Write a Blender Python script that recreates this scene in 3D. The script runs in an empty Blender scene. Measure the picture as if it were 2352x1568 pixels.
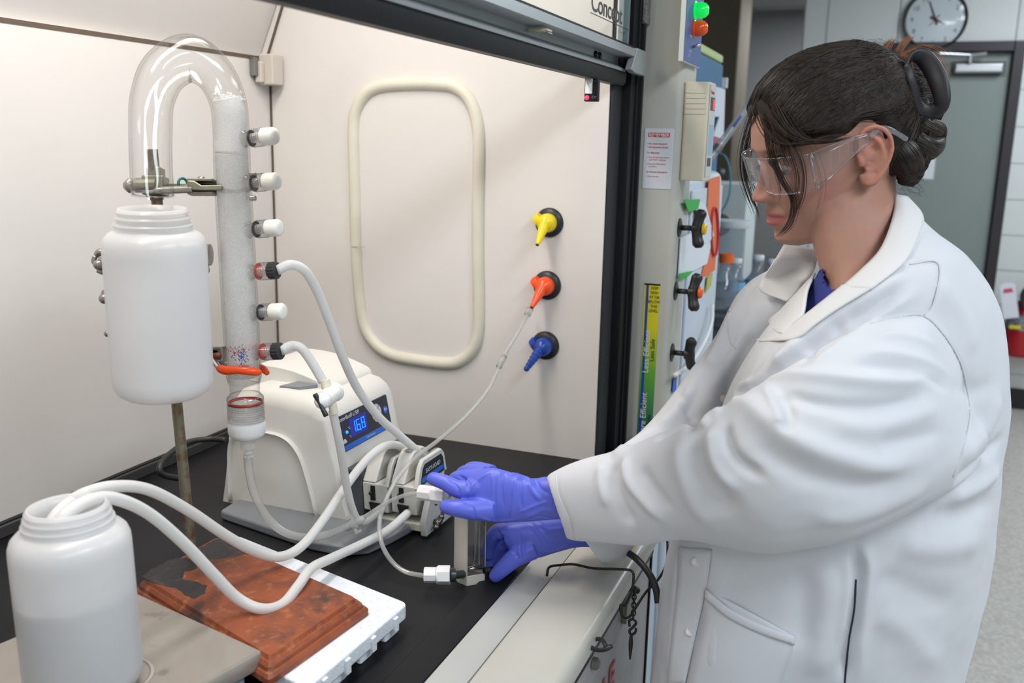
import bpy, bmesh, math, random
import numpy as np
from mathutils import Vector, Matrix, Euler
from mathutils.bvhtree import BVHTree

random.seed(7); np.random.seed(7)
scene = bpy.context.scene
COL = scene.collection

# ------------------------------------------------------------------ camera
FPX = 2150.0                                    # focal length in pixels of a 2352-wide frame
YAW, PITCH, ROLL = [math.radians(a) for a in (21.36, 11.95, 1.31)]
CAM = np.array([0.0, 0.0, 1.45])
def cam_axes():
    f = np.array([math.cos(PITCH)*math.cos(YAW), math.cos(PITCH)*math.sin(YAW), -math.sin(PITCH)])
    r = np.array([math.sin(YAW), -math.cos(YAW), 0.0]); u = np.cross(r, f)
    return f, math.cos(ROLL)*r+math.sin(ROLL)*u, -math.sin(ROLL)*r+math.cos(ROLL)*u
CF, CR, CU = cam_axes()
cd = bpy.data.cameras.new('camera'); cam = bpy.data.objects.new('camera', cd); COL.objects.link(cam)
cd.sensor_width = 36.0; cd.lens = FPX/2352*36.0; cd.clip_start = 0.05; cd.clip_end = 60
m = Matrix.Identity(4)
for i in range(3):
    m[i][0] = CR[i]; m[i][1] = CU[i]; m[i][2] = -CF[i]; m[i][3] = CAM[i]
cam.matrix_world = m
cd.dof.use_dof = True; cd.dof.focus_distance = 1.22; cd.dof.aperture_fstop = 6.0
scene.camera = cam

# ------------------------------------------------------------------ world, lights, exposure
w = bpy.data.worlds.new('world'); scene.world = w; w.use_nodes = True
w.node_tree.nodes['Background'].inputs[0].default_value = (0.75, 0.85, 1.0, 1)
w.node_tree.nodes['Background'].inputs[1].default_value = 0.25
scene.view_settings.view_transform = 'Standard'; scene.view_settings.look = 'None'
scene.view_settings.exposure = 0.20; scene.view_settings.gamma = 1.0; scene.view_settings.use_curve_mapping = False
scene.cycles.use_denoising = True
scene.cycles.max_bounces = 10; scene.cycles.transparent_max_bounces = 24
scene.cycles.transmission_bounces = 8; scene.cycles.caustics_reflective = False; scene.cycles.caustics_refractive = False
scene.cycles.sample_clamp_indirect = 6.0

def area(name, loc, size, power, color, target=None):
    l = bpy.data.lights.new(name, 'AREA'); l.shape = 'RECTANGLE'; l.size, l.size_y = size
    l.energy = power; l.color = color
    o = bpy.data.objects.new(name, l); COL.objects.link(o); o.location = loc
    if target is not None:
        o.rotation_euler = (Vector(target)-Vector(loc)).to_track_quat('-Z', 'Y').to_euler()
    return o
# hood lamp, ceiling troffers, and last an unseen fill lamp added behind the camera
area('hood_lamp', (0.75, 0.72, 2.08), (1.1, 0.16), 9.5, (1.0, 0.93, 0.86))
for i, (x, y, p) in enumerate([(0.15, -1.1, 30), (2.3, -1.4, 22), (4.6, -1.0, 34), (7.9, 0.4, 24), (-1.5, -1.0, 24)]):
    area('troffer_and_fill_lamp', (x, y, 2.66), (1.15, 0.55), p, (0.86, 0.93, 1.0))

# ------------------------------------------------------------------ pixel helpers: a pixel of the photograph to a point at a measured depth
def ray(px, py): return CF + CR*((px-1176)/FPX) - CU*((py-784)/FPX)
def at(px, py, t): return CAM + ray(px, py)*t
def on(px, py, ax, v):
    d = ray(px, py); return CAM + d*((v-CAM[ax])/d[ax])
def px_of(P):
    q = np.asarray(P)-CAM; t = q@CF
    return np.array([1176+FPX*(q@CR)/t, 784-FPX*(q@CU)/t, t])

# ------------------------------------------------------------------ materials
MATS = {}
def mat(name, col, rough=0.5, metal=0.0, **k):
    if name in MATS: return MATS[name]
    m = bpy.data.materials.new(name); m.use_nodes = True
    nt = m.node_tree; b = nt.nodes['Principled BSDF']
    b.inputs['Base Color'].default_value = (*col, 1); b.inputs['Roughness'].default_value = rough
    b.inputs['Metallic'].default_value = metal
    for kk, v in k.items():
        kk = kk.replace('_', ' ')
        if kk in b.inputs: b.inputs[kk].default_value = v
    MATS[name] = m; return m
def nz(m, scale=30, amount=0.1, detail=4, col2=None, ramp=(0.35, 0.65), bump=0.0, bscale=None, vec=None, rough_var=0.0, dist=0.0):
    """noise variation of base colour and/or bump"""
    nt = m.node_tree; b = nt.nodes['Principled BSDF']
    tc = nt.nodes.new('ShaderNodeTexCoord'); mp = nt.nodes.new('ShaderNodeMapping')
    nt.links.new(tc.outputs['Object'], mp.inputs[0])
    if vec: mp.inputs['Scale'].default_value = vec
    if col2 is not None:
        n = nt.nodes.new('ShaderNodeTexNoise'); n.inputs['Scale'].default_value = scale; n.inputs['Detail'].default_value = detail
        n.inputs['Distortion'].default_value = dist
        nt.links.new(mp.outputs[0], n.inputs['Vector'])
        r = nt.nodes.new('ShaderNodeValToRGB'); r.color_ramp.elements[0].position = ramp[0]; r.color_ramp.elements[1].position = ramp[1]
        c1 = b.inputs['Base Color'].default_value[:]
        src = None
        for l in nt.links:
            if l.to_socket == b.inputs['Base Color']: src = l.from_socket
        mx = nt.nodes.new('ShaderNodeMix'); mx.data_type = 'RGBA'
        nt.links.new(n.outputs[0], r.inputs[0]); nt.links.new(r.outputs[0], mx.inputs[0])
        if src: nt.links.new(src, mx.inputs[6])
        else: mx.inputs[6].default_value = c1
        mx.inputs[7].default_value = (*col2, 1)
        nt.links.new(mx.outputs[2], b.inputs['Base Color'])
    if bump:
        n2 = nt.nodes.new('ShaderNodeTexNoise'); n2.inputs['Scale'].default_value = bscale or scale; n2.inputs['Detail'].default_value = 5
        nt.links.new(mp.outputs[0], n2.inputs['Vector'])
        bp = nt.nodes.new('ShaderNodeBump'); bp.inputs['Strength'].default_value = bump; bp.inputs['Distance'].default_value = 0.002
        nt.links.new(n2.outputs[0], bp.inputs['Height']); nt.links.new(bp.outputs[0], b.inputs['Normal'])
    return m
def emit(name, col, s):
    if name in MATS: return MATS[name]
    m = mat(name, (0.02, 0.02, 0.02)); b = m.node_tree.nodes['Principled BSDF']
    b.inputs['Emission Color'].default_value = (*col, 1); b.inputs['Emission Strength'].default_value = s
    return m
def thin_glass(name, tint=(1, 1, 1), edge=(0.72, 0.74, 0.74), gloss=1.0, milk=0.0, milkcol=(0.9, 0.9, 0.9), rough=0.03, edgepow=0.35):
    """clear wall: transmits, reflects by angle, and its rim path is longer so it takes more tint"""
    if name in MATS: return MATS[name]
    m = bpy.data.materials.new(name); m.use_nodes = True; nt = m.node_tree; nt.nodes.clear()
    out = nt.nodes.new('ShaderNodeOutputMaterial'); tr = nt.nodes.new('ShaderNodeBsdfTransparent'); gl = nt.nodes.new('ShaderNodeBsdfGlossy')
    gl.inputs['Roughness'].default_value = rough
    lw = nt.nodes.new('ShaderNodeLayerWeight'); lw.inputs['Blend'].default_value = edgepow
    mx = nt.nodes.new('ShaderNodeMix'); mx.data_type = 'RGBA'
    mx.inputs[6].default_value = (*tint, 1); mx.inputs[7].default_value = (*edge, 1)
    pw = nt.nodes.new('ShaderNodeMath'); pw.operation = 'POWER'; pw.inputs[1].default_value = 1.6
    nt.links.new(lw.outputs['Facing'], pw.inputs[0]); nt.links.new(pw.outputs[0], mx.inputs[0])
    nt.links.new(mx.outputs[2], tr.inputs[0])
    fr = nt.nodes.new('ShaderNodeMath'); fr.operation = 'POWER'; fr.inputs[1].default_value = 4.0
    lw2 = nt.nodes.new('ShaderNodeLayerWeight'); lw2.inputs['Blend'].default_value = 0.5; nt.links.new(lw2.outputs['Facing'], fr.inputs[0])
    ml = nt.nodes.new('ShaderNodeMath'); ml.operation = 'MULTIPLY_ADD'; ml.inputs[1].default_value = 0.45*gloss; ml.inputs[2].default_value = 0.035*gloss; ml.use_clamp = True
    nt.links.new(fr.outputs[0], ml.inputs[0])
    s = nt.nodes.new('ShaderNodeMixShader'); nt.links.new(ml.outputs[0], s.inputs[0])
    if milk > 0:
        df = nt.nodes.new('ShaderNodeBsdfDiffuse'); df.inputs[0].default_value = (*milkcol, 1)
        tl = nt.nodes.new('ShaderNodeBsdfTranslucent'); tl.inputs[0].default_value = (*milkcol, 1)
        dm = nt.nodes.new('ShaderNodeMixShader'); dm.inputs[0].default_value = 0.45
        nt.links.new(df.outputs[0], dm.inputs[1]); nt.links.new(tl.outputs[0], dm.inputs[2])
        s0 = nt.nodes.new('ShaderNodeMixShader'); s0.inputs[0].default_value = milk
        nt.links.new(tr.outputs[0], s0.inputs[1]); nt.links.new(dm.outputs[0], s0.inputs[2]); nt.links.new(s0.outputs[0], s.inputs[1])
    else:
        nt.links.new(tr.outputs[0], s.inputs[1])
    nt.links.new(gl.outputs[0], s.inputs[2]); nt.links.new(s.outputs[0], out.inputs[0])
    MATS[name] = m; return m

# ------------------------------------------------------------------ geometry: every builder returns (verts, faces)
def join(*a):
    V, Fc, n = [], [], 0
    for v, f in a:
        v = np.asarray(v, float).reshape(-1, 3); V.append(v); Fc += [tuple(i+n for i in q) for q in f]; n += len(v)
    return np.vstack(V), Fc
def box(lo, hi):
    x0, y0, z0 = lo; x1, y1, z1 = hi
    v = [(x0, y0, z0), (x1, y0, z0), (x1, y1, z0), (x0, y1, z0), (x0, y0, z1), (x1, y0, z1), (x1, y1, z1), (x0, y1, z1)]
    return np.array(v, float), [(0, 3, 2, 1), (4, 5, 6, 7), (0, 1, 5, 4), (1, 2, 6, 5), (2, 3, 7, 6), (3, 0, 4, 7)]
def frame_of(d, up=(0, 0, 1)):
    d = np.asarray(d, float); d /= np.linalg.norm(d); up = np.asarray(up, float)
    if abs(d@up) > 0.98: up = np.array([1.0, 0, 0]) if abs(d[0]) < .9 else np.array([0, 1.0, 0])
    a = np.cross(up, d); a /= np.linalg.norm(a); return a, np.cross(d, a), d
def smoothpath(P, n=8):
    P = np.asarray(P, float); k = len(P)
    if k < 3: return P
    Q = np.vstack([2*P[0]-P[1], P, 2*P[-1]-P[-2]]); out = []
    for i in range(k-1):
        p0, p1, p2, p3 = Q[i:i+4]
        for j in range(n):
            t = j/n
            out.append(0.5*((2*p1)+(-p0+p2)*t+(2*p0-5*p1+4*p2-p3)*t*t+(-p0+3*p1-3*p2+p3)*t**3))
    out.append(P[-1]); return np.array(out)
def tube(P, r, seg=14, smooth=8, caps=True, flat=None, closed=False):
    """swept round tube; r number or per-point list; flat=(scale_a, scale_b)"""
    P = np.asarray(P, float); R = np.full(len(P), r, float) if np.isscalar(r) else np.asarray(r, float)
    if smooth and len(P) > 2:
        if closed:
            k = len(P); Q = smoothpath(np.vstack([P[-2:], P, P[:2]]), smooth)[2*smooth:(k+2)*smooth]
            R = np.interp(np.linspace(0, k, len(Q), endpoint=False), np.arange(k+1), np.append(R, R[0])); P = Q
        else:
            PR = smoothpath(np.hstack([P, R[:, None]]), smooth); P, R = PR[:, :3], np.maximum(PR[:, 3], 1e-5)
    n = len(P)
    if closed: T = np.roll(P, -1, 0)-np.roll(P, 1, 0)
    else: T = np.gradient(P, axis=0)
    T /= np.linalg.norm(T, axis=1)[:, None]+1e-12
    a, b, _ = frame_of(T[0]); V = []
    ang = np.linspace(0, 2*math.pi, seg, endpoint=False)
    fa, fb = flat or (1, 1)
    for i in range(n):
        a = a-T[i]*(a@T[i]); a /= np.linalg.norm(a)+1e-12; b = np.cross(T[i], a)
        V.append(P[i]+R[i]*(np.outer(np.cos(ang)*fa, a)+np.outer(np.sin(ang)*fb, b)))
    F = []
    for i in range(n if closed else n-1):
        j = (i+1) % n
        for s in range(seg):
            s2 = (s+1) % seg; F.append((i*seg+s, i*seg+s2, j*seg+s2, j*seg+s))
    if caps and not closed:
        F.append(tuple(range(seg-1, -1, -1))); F.append(tuple((n-1)*seg+s for s in range(seg)))
    return np.vstack(V), F
def lathe(prof, base=(0, 0, 0), axis=(0, 0, 1), seg=40, caps=True):
    """prof = [(radius, height)...] turned about axis through base"""
    a, b, d = frame_of(axis); base = np.asarray(base, float); ang = np.linspace(0, 2*math.pi, seg, endpoint=False)
    V = []
    for r, h in prof: V.append(base+d*h+max(r, 1e-5)*(np.outer(np.cos(ang), a)+np.outer(np.sin(ang), b)))
    F = []; n = len(prof)
    for i in range(n-1):
        for s in range(seg):
            s2 = (s+1) % seg; F.append((i*seg+s, i*seg+s2, (i+1)*seg+s2, (i+1)*seg+s))
    if caps:
        if prof[0][0] > 1e-4: F.append(tuple(range(seg-1, -1, -1)))
        if prof[-1][0] > 1e-4: F.append(tuple((n-1)*seg+s for s in range(seg)))
    return np.vstack(V), F
def prism(poly, o, ux, uy, uz, d0, d1):
    """2-D outline in (ux, uy) about o, swept from d0 to d1 along uz"""
    o, ux, uy, uz = [np.asarray(q, float) for q in (o, ux, uy, uz)]; n = len(poly)
    V = [o+ux*x+uy*y+uz*d for d in (d0, d1) for x, y in poly]
    F = [tuple(range(n-1, -1, -1)), tuple(range(n, 2*n))]+[(i, (i+1) % n, n+(i+1) % n, n+i) for i in range(n)]
    return np.array(V), F
def rrect(w, h, r, n=6, cx=0, cy=0):
    out = []
    for sx, sy, a0 in ((1, 1, 0), (-1, 1, 90), (-1, -1, 180), (1, -1, 270)):
        for k in range(n+1):
            a = math.radians(a0+90*k/n); out.append((cx+sx*(w/2-r)+r*math.cos(a), cy+sy*(h/2-r)+r*math.sin(a)))
    return out
def ball(c, r, nu=20, nv=12, sq=(1, 1, 1)):
    V = []; F = []
    for i in range(nv+1):
        p = math.pi*i/nv
        for j in range(nu):
            q = 2*math.pi*j/nu; V.append((c[0]+r*sq[0]*math.sin(p)*math.cos(q), c[1]+r*sq[1]*math.sin(p)*math.sin(q), c[2]+r*sq[2]*math.cos(p)))
    for i in range(nv):
        for j in range(nu): F.append((i*nu+j, (i+1)*nu+j, (i+1)*nu+(j+1) % nu, i*nu+(j+1) % nu))
    return np.array(V), F

def root_loc(p):
    while p is not None and p.parent is not None: p = p.parent
    return np.array(p.location) if p is not None else np.zeros(3)
def obj(name, vf, m, parent=None, smooth=False, bevel=0.0, bseg=2, sub=0, angle=None):
    v, f = vf; me = bpy.data.meshes.new(name); v = np.asarray(v, float)-root_loc(parent)
    me.from_pydata([tuple(q) for q in v], [], [tuple(int(i) for i in q) for q in f]); me.update()
    bm = bmesh.new(); bm.from_mesh(me); bmesh.ops.recalc_face_normals(bm, faces=bm.faces); bm.to_mesh(me); bm.free()
    if m is not None: me.materials.append(m)
    o = bpy.data.objects.new(name, me); COL.objects.link(o)
    if smooth: me.shade_smooth()
    if angle is not None: me.set_sharp_from_angle(angle=math.radians(angle))
    if bevel:
        b = o.modifiers.new('edge', 'BEVEL'); b.width = bevel; b.segments = bseg; b.limit_method = 'ANGLE'; b.angle_limit = math.radians(40)
        b.harden_normals = True; me.shade_smooth()
    if sub: s = o.modifiers.new('s', 'SUBSURF'); s.levels = s.render_levels = sub
    if parent is not None: o.parent = parent
    return o
def tag(o, label, cat, group=None, kind=None):
    if label: o['label'] = label
    if cat: o['category'] = cat
    if group: o['group'] = group
    if kind: o['kind'] = kind
    return o
def thing(name, loc, label, cat, group=None):
    o = bpy.data.objects.new(name, None); COL.objects.link(o); o.location = tuple(loc); o.empty_display_size = 0.02
    return tag(o, label, cat, group)
def struct(name, vf, m, **k):
    o = obj(name, vf, m, None, **k); o['kind'] = 'structure'; return o
def text(body, size, org, ux, uy, m, parent=None, name='lettering', align='LEFT', ext=0.0003, xs=1.0, shear=0.0, space=1.0, bold=0.0, tall=1.0):
    cu = bpy.data.curves.new(name, 'FONT'); cu.body = body; cu.size = size; cu.align_x = align; cu.extrude = ext; cu.shear = shear
    cu.space_character = space; cu.offset = bold; cu.materials.append(m)
    o = bpy.data.objects.new(name, cu); COL.objects.link(o)
    ux = np.asarray(ux, float); ux /= np.linalg.norm(ux); uy = np.asarray(uy, float); uy = uy-ux*(uy@ux); uy /= np.linalg.norm(uy); uz = np.cross(ux, uy)
    org = np.asarray(org, float)-root_loc(parent)
    mw = Matrix.Identity(4)
    for i in range(3): mw[i][0] = ux[i]*xs; mw[i][1] = uy[i]*tall; mw[i][2] = uz[i]; mw[i][3] = org[i]
    dg = bpy.context.evaluated_depsgraph_get(); dg.update()
    me = bpy.data.meshes.new_from_object(o.evaluated_get(dg)); me.name = name
    bpy.data.objects.remove(o); bpy.data.curves.remove(cu)
    me.transform(mw)
    o = bpy.data.objects.new(name, me); COL.objects.link(o)
    if parent is not None: o.parent = parent
    return o
X_, Y_, Z_ = np.eye(3)

# ================================================================== THE LABORATORY ROOM
paint = nz(mat('wall_paint', (0.70, 0.73, 0.72), 0.6), bump=0.06, bscale=120)
paint_far = mat('far_wall_paint', (0.40, 0.40, 0.40), 0.7)
floor_m = nz(nz(mat('floor_tile', (0.46, 0.43, 0.39), 0.35), scale=60, col2=(0.56, 0.54, 0.50), ramp=(.42, .60)), scale=22, col2=(0.40, 0.38, 0.35), ramp=(.5, .8))
ceil_m = nz(mat('ceiling_tile', (0.62, 0.64, 0.64), 0.9), bump=0.3, bscale=200)
dark_trim = mat('dark_trim', (0.03, 0.026, 0.032), 0.35)
CZ = 2.70
struct('floor', box((-2.5, -3.0, -0.05), (9.6, 3.2, 0.0)), floor_m)
struct('ceiling', box((-2.5, -3.0, CZ), (9.6, 3.2, CZ+0.05)), ceil_m)
grid_bars = [box((-2.5+i*0.61, -3.0, CZ-0.004), (-2.475+i*0.61, 3.2, CZ+0.001)) for i in range(20)]+[box((-2.5, -3.0+i*0.61, CZ-0.004), (9.6, -2.975+i*0.61, CZ+0.001)) for i in range(11)]
struct('trim_1', join(*grid_bars), mat('ceiling_grid', (0.5, 0.5, 0.5), 0.5))
struct('wall_left', box((-2.5, 3.1, 0), (9.6, 3.2, CZ)), paint_far)
struct('wall_right', box((-2.5, -3.1, 0), (9.6, -3.0, CZ)), paint)
struct('wall_rear', box((-2.6, -3.0, 0), (-2.5, 3.1, CZ)), paint)
struct('wall_far', box((9.3, -3.0, 0), (9.4, 3.1, CZ)), paint_far)
# nearer block wall that holds the door and the clock, with the door opening left out
WX = 6.0; YE = 0.55; DY0, DY1, DH = -0.575, 0.03, 2.005      # door opening
wall = join(box((WX, DY1, 0), (WX+0.2, YE, CZ)), box((WX, DY0, DH), (WX+0.2, DY1, CZ)), box((WX, -3.0, 0), (WX+0.2, DY0, CZ)))
struct('wall_front', wall, paint, bevel=0.012)
cl = [box((WX-0.0025, YE-0.14, 0), (WX+0.001, YE-0.132, CZ))]
for k in range(1, 13): cl.append(box((WX-0.0015, -3.0, k*0.2), (WX+0.001, DY0-0.05, k*0.2+0.006)))
for k in range(1, 13): cl.append(box((WX-0.0015, -0.96-0.2*(k % 2), (k-1)*0.2), (WX+0.001, -0.955-0.2*(k % 2), k*0.2)))
struct('trim_2', join(*cl), mat('joint_paint', (0.42, 0.44, 0.44), 0.7))
struct('baseboard_front', box((WX-0.012, -3.0, 0), (WX, DY0-0.055, 0.12)), mat('black_base', (0.012, 0.012, 0.014), 0.4))
# door and frame
fr = join(box((WX-0.03, DY0-0.055, 0), (WX+0.10, DY0, DH+0.055)), box((WX-0.03, DY1, 0), (WX+0.10, DY1+0.055, DH+0.055)), box((WX-0.03, DY0, DH), (WX+0.10, DY1, DH+0.055)))
struct('trim_3', fr, dark_trim, bevel=0.004)
door = tag(obj('door_1', box((WX+0.02, DY0+0.004, 0.01), (WX+0.065, DY1-0.004, DH-0.004)), mat('door_paint', (0.25, 0.29, 0.275), 0.45)), None, None, kind='structure')
alum = mat('aluminium', (0.55, 0.56, 0.58), 0.3, 0.9)
dc = thing('door_closer', (WX+0.02, -0.36, 1.90), 'silver door closer with folding arm at the top of the grey door', 'door closer')
obj('closer_body', join(box((WX-0.035, -0.535, 1.89), (WX+0.019, -0.285, 1.945))), alum, dc, bevel=0.012, bseg=4)
obj('mounting_plate', box((WX+0.0155, -0.55, 1.875), (WX+0.0198, -0.27, 1.955)), mat('closer_plate', (0.12, 0.13, 0.13), 0.5), dc)
obj('arm', join(tube([(WX-0.045, -0.36, 1.94), (WX-0.045, -0.36, 1.985)], 0.012), tube([(WX-0.045, -0.36, 1.985), (WX-0.10, -0.20, 1.99), (WX-0.05, -0.06, 2.0)], 0.008, smooth=0), tube([(WX-0.045, -0.36, 1.985), (WX-0.05, -0.44, 1.992)], 0.009)), alum, dc)
pn = tag(obj('paper_notice', box((WX+0.0165, -0.245, 1.30), (WX+0.0195, -0.035, 1.58)), mat('paper_dim', (0.72, 0.76, 0.80), 0.8)), 'blank looking white paper taped to the grey door behind the woman\'s neck', 'notice')
# clock
cc = at(2148, 46, 5.26); cc[0] = WX
ck = thing('wall_clock', cc-np.array([0.02, 0, 0.165]), 'round black rimmed wall clock above the grey door', 'clock')
obj('case', lathe([(0.02, 0.0), (0.160, 0.0), (0.166, 0.012), (0.166, 0.034), (0.160, 0.040), (0.152, 0.036), (0.151, 0.022), (0.02, 0.022)], cc, -X_, 64), mat('clock_black', (0.015, 0.016, 0.018), 0.35), ck, smooth=True, angle=40)
obj('dial', lathe([(0.0, 0.0222), (0.151, 0.0222), (0.151, 0.024), (0.0, 0.024)], cc, -X_, 64), mat('dial_white', (0.66, 0.72, 0.76), 0.5), ck)
inkm = mat('ink', (0.03, 0.035, 0.05), 0.6)
cf = cc-X_*0.0242
for h in range(1, 13):
    a = math.radians(90-30*h); p = cf+(-Y_)*0.122*math.cos(a)+Z_*(0.122*math.sin(a)-0.012)
    text(str(h), 0.036, p, -Y_, Z_, inkm, ck, 'numeral', 'CENTER')
def hand(ang, L, w, m, nm):
    a = math.radians(90-ang); d = (-Y_)*math.cos(a)+Z_*math.sin(a); s = np.cross(d, X_)
    obj(nm, prism([(-w, -0.03), (w, -0.03), (w*0.5, L), (-w*0.5, L)], cf-X_*0.002, s, d, -X_, 0, 0.002), m, ck)
hand(-22, 0.105, 0.006, inkm, 'minute_hand'); hand(118, 0.06, 0.007, inkm, 'hour_hand'); hand(-140, 0.045, 0.003, mat('red_ink', (0.45, 0.03, 0.03), 0.5), 'second_hand')
obj('glass', lathe([(0.150, 0.034), (0.10, 0.040), (0.0, 0.042)], cc, -X_, 48, caps=False), thin_glass('clock_glass', gloss=1.6, rough=0.08), ck, smooth=True)
# fire extinguisher on the wall right of the door
ex0 = np.array([WX-0.105, -0.785, 0.335])
ex = thing('fire_extinguisher', ex0, 'red fire extinguisher with white tag hanging on the block wall', 'fire extinguisher')
redm = mat('extinguisher_red', (0.40, 0.012, 0.02), 0.3)
obj('cylinder', lathe([(0.0, 0), (0.070, 0.0), (0.084, 0.010), (0.086, 0.03), (0.086, 0.24), (0.078, 0.28), (0.035, 0.31), (0.02, 0.32), (0.02, 0.34), (0, 0.34)], ex0, seg=40), redm, ex, smooth=True)
obj('instruction_label', lathe([(0.0865, 0.155), (0.0872, 0.16), (0.0872, 0.238), (0.0865, 0.242)], ex0, seg=40, caps=False), nz(mat('label_grey', (0.34, 0.36, 0.40), 0.5), scale=60, col2=(0.08, 0.08, 0.1)), ex, smooth=True)
obj('yellow_band', prism([(-0.03, 0), (0.03, 0), (0.03, 0.02), (-0.03, 0.02)], ex0+np.array([-0.089, 0.045, 0.165]), -Y_, Z_, X_, 0, 0.002), mat('yellow_label', (0.75, 0.62, 0.03), 0.5), ex)
obj('valve_head', join(box(ex0+np.array([-0.03, -0.02, 0.33]), ex0+np.array([0.02, 0.02, 0.38])), box(ex0+np.array([-0.10, -0.012, 0.355]), ex0+np.array([0.0, 0.012, 0.365])), box(ex0+np.array([-0.10, -0.012, 0.385]), ex0+np.array([0.0, 0.012, 0.397]))), mat('black_metal', (0.02, 0.02, 0.02), 0.4), ex, bevel=0.003)
obj('safety_strap', join(tube([ex0+np.array(q) for q in ((-0.06, 0.04, 0.31), (-0.09, 0.0, 0.30), (-0.09, -0.05, 0.315))], 0.012)), redm, ex, smooth=True)
obj('hose', tube([ex0+np.array(q) for q in ((0, -0.02, 0.35), (-0.04, -0.05, 0.39), (-0.07, -0.02, 0.42), (-0.09, 0.03, 0.37), (-0.10, 0.02, 0.28))], 0.011), mat('black_rubber', (0.015, 0.015, 0.016), 0.5), ex, smooth=True)
obj('inspection_tag', prism([(-0.038, -0.10), (0.038, -0.10), (0.038, 0.085), (0.022, 0.10), (-0.022, 0.10), (-0.038, 0.085)], ex0+np.array([-0.115, 0.095, 0.325]), -Y_*0.97+Z_*0.22, Z_*0.97+Y_*0.22, X_, 0, 0.002), mat('tag_white', (0.78, 0.80, 0.86), 0.6), ex)
obj('tag_print', prism([(-0.026, 0.045), (0.026, 0.045), (0.02, 0.068), (-0.02, 0.068)], ex0+np.array([-0.1165, 0.095, 0.325]), -Y_*0.97+Z_*0.22, Z_*0.97+Y_*0.22, X_, 0, 0.001), mat('tag_red', (0.65, 0.08, 0.14), 0.6), ex)
obj('wall_bracket', box(ex0+np.array([0.084, -0.03, 0.1]), (WX-0.001, ex0[1]+0.03, ex0[2]+0.3)), mat('black_metal', (0.02, 0.02, 0.02), 0.4), ex)

# column standing before the far wall
struct('wall_column', box((7.2, 1.10, 0), (7.75, 1.42, CZ)), mat('column_tan', (0.22, 0.185, 0.14), 0.8), bevel=0.02)
# back bench of the room
bx, by = 3.2, 0.62
def q(px, py, t): return at(px, py, t)
bench = thing('lab_bench', (3.7, 0.8, 0), 'dark topped laboratory bench across the aisle, half hidden by the woman\'s shoulder', 'bench')
obj('bench_top', box((3.02, 0.30, 0.88), (4.9, 1.9, 0.915)), nz(mat('bench_black', (0.05, 0.052, 0.055), 0.35), scale=40, col2=(0.09, 0.09, 0.095)), bench, bevel=0.004)
obj('bench_cabinet', box((3.05, 0.34, 0.0), (4.85, 1.85, 0.88)), mat('bench_cab', (0.12, 0.12, 0.13), 0.5), bench)
obj('edge_strip', box((3.03, 0.292, 0.893), (4.9, 0.2995, 0.905)), mat('edge_tan', (0.55, 0.46, 0.30), 0.5), bench)

# ================================================================== THINGS BEYOND THE HOOD
def quad_on(ax, v, pts, thick, out, m, parent, name):
    """flat sheet lying on a plane: pixel corners on the plane, given a thickness along out"""
    P = np.array([on(*p, ax, v) for p in pts]); n = len(P); out = np.asarray(out, float)*thick
    V = np.vstack([P, P+out]); F = [tuple(range(n)), tuple(range(2*n-1, n-1, -1))]+[(i, (i+1) % n, n+(i+1) % n, n+i) for i in range(n)]
    return obj(name, (V, F), m, parent)
bc = thing('blue_cabinet', (2.9, 0.8, 0), 'tall blue cabinet with a pale yellow top edge beyond the fume hood post', 'cabinet')
obj('body', box((2.35, 0.50, 0.0), (3.0, 1.1, 1.700)), mat('cabinet_blue', (0.045, 0.17, 0.33), 0.45), bc, bevel=0.008)
obj('top_strip', box((2.35, 0.496, 1.700), (2.96, 1.1, 1.722)), mat('pale_yellow', (0.55, 0.68, 0.30), 0.5), bc, bevel=0.004)
obj('hinge', box((2.985, 0.485, 1.63), (3.01, 0.50, 1.66)), mat('white_plastic', (0.75, 0.76, 0.77), 0.4), bc)
pw = mat('paper_cool', (0.68, 0.74, 0.82), 0.7)
tag(quad_on(1, 0.495, [(1618, 192), (1663, 205), (1659, 320), (1636, 312), (1650, 268), (1618, 268)], 0.004, -Y_, pw, None, 'paper_sheet'), 'white curled paper sheet stuck on the blue cabinet', 'paper')
tag(quad_on(1, 0.494, [(1630, 310), (1650, 318), (1660, 335), (1630, 345)], 0.004, -Y_, mat('folder_red', (0.40, 0.12, 0.14), 0.6), None, 'red_folder'), 'small dark red folder edge below the curled paper on the blue cabinet', 'folder')

wcab = thing('storage_cabinet', (1.98, 0.6, 0), 'white storage cabinet with orange poster standing directly beside the fume hood post', 'cabinet')
wcm = nz(mat('cabinet_white', (0.60, 0.68, 0.78), 0.4), scale=4, col2=(0.66, 0.72, 0.80))
obj('body', box((1.765, 0.345, 0.0), (2.16, 0.48, 1.40)), wcm, wcab, bevel=0.02, bseg=4)
obj('door_panel', box((1.79, 0.3395, 0.05), (2.135, 0.345, 1.37)), wcm, wcab, bevel=0.002)
tag(quad_on(1, 0.3385, [(1627, 412), (1652, 404), (1649, 520), (1640, 620), (1609, 640), (1616, 607), (1625, 560), (1622, 500)], 0.002, -Y_, mat('poster_orange', (0.78, 0.18, 0.06), 0.6), None, 'poster'), 'orange hazard poster on the white storage cabinet', 'poster')
ring = []
for k in range(24):
    a = 2*math.pi*k/24; ring.append(on(1641+8*math.cos(a), 532+56*math.sin(a), 1, 0.334))
tag(obj('hazard_ring', tube(ring, 0.0035, 8, 2, closed=True, flat=(1, 0.3)), mat('poster_red', (0.50, 0.05, 0.08), 0.6)), 'dark red ring mark on the orange poster', 'sticker')
tag(quad_on(1, 0.3375, [(1562, 545), (1625, 520), (1632, 560), (1622, 605), (1556, 640)], 0.002, -Y_, mat('paper_cool2', (0.74, 0.78, 0.84), 0.7), None, 'paper_sheet'), 'tilted white paper taped over the middle of the white cabinet', 'paper')
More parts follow.
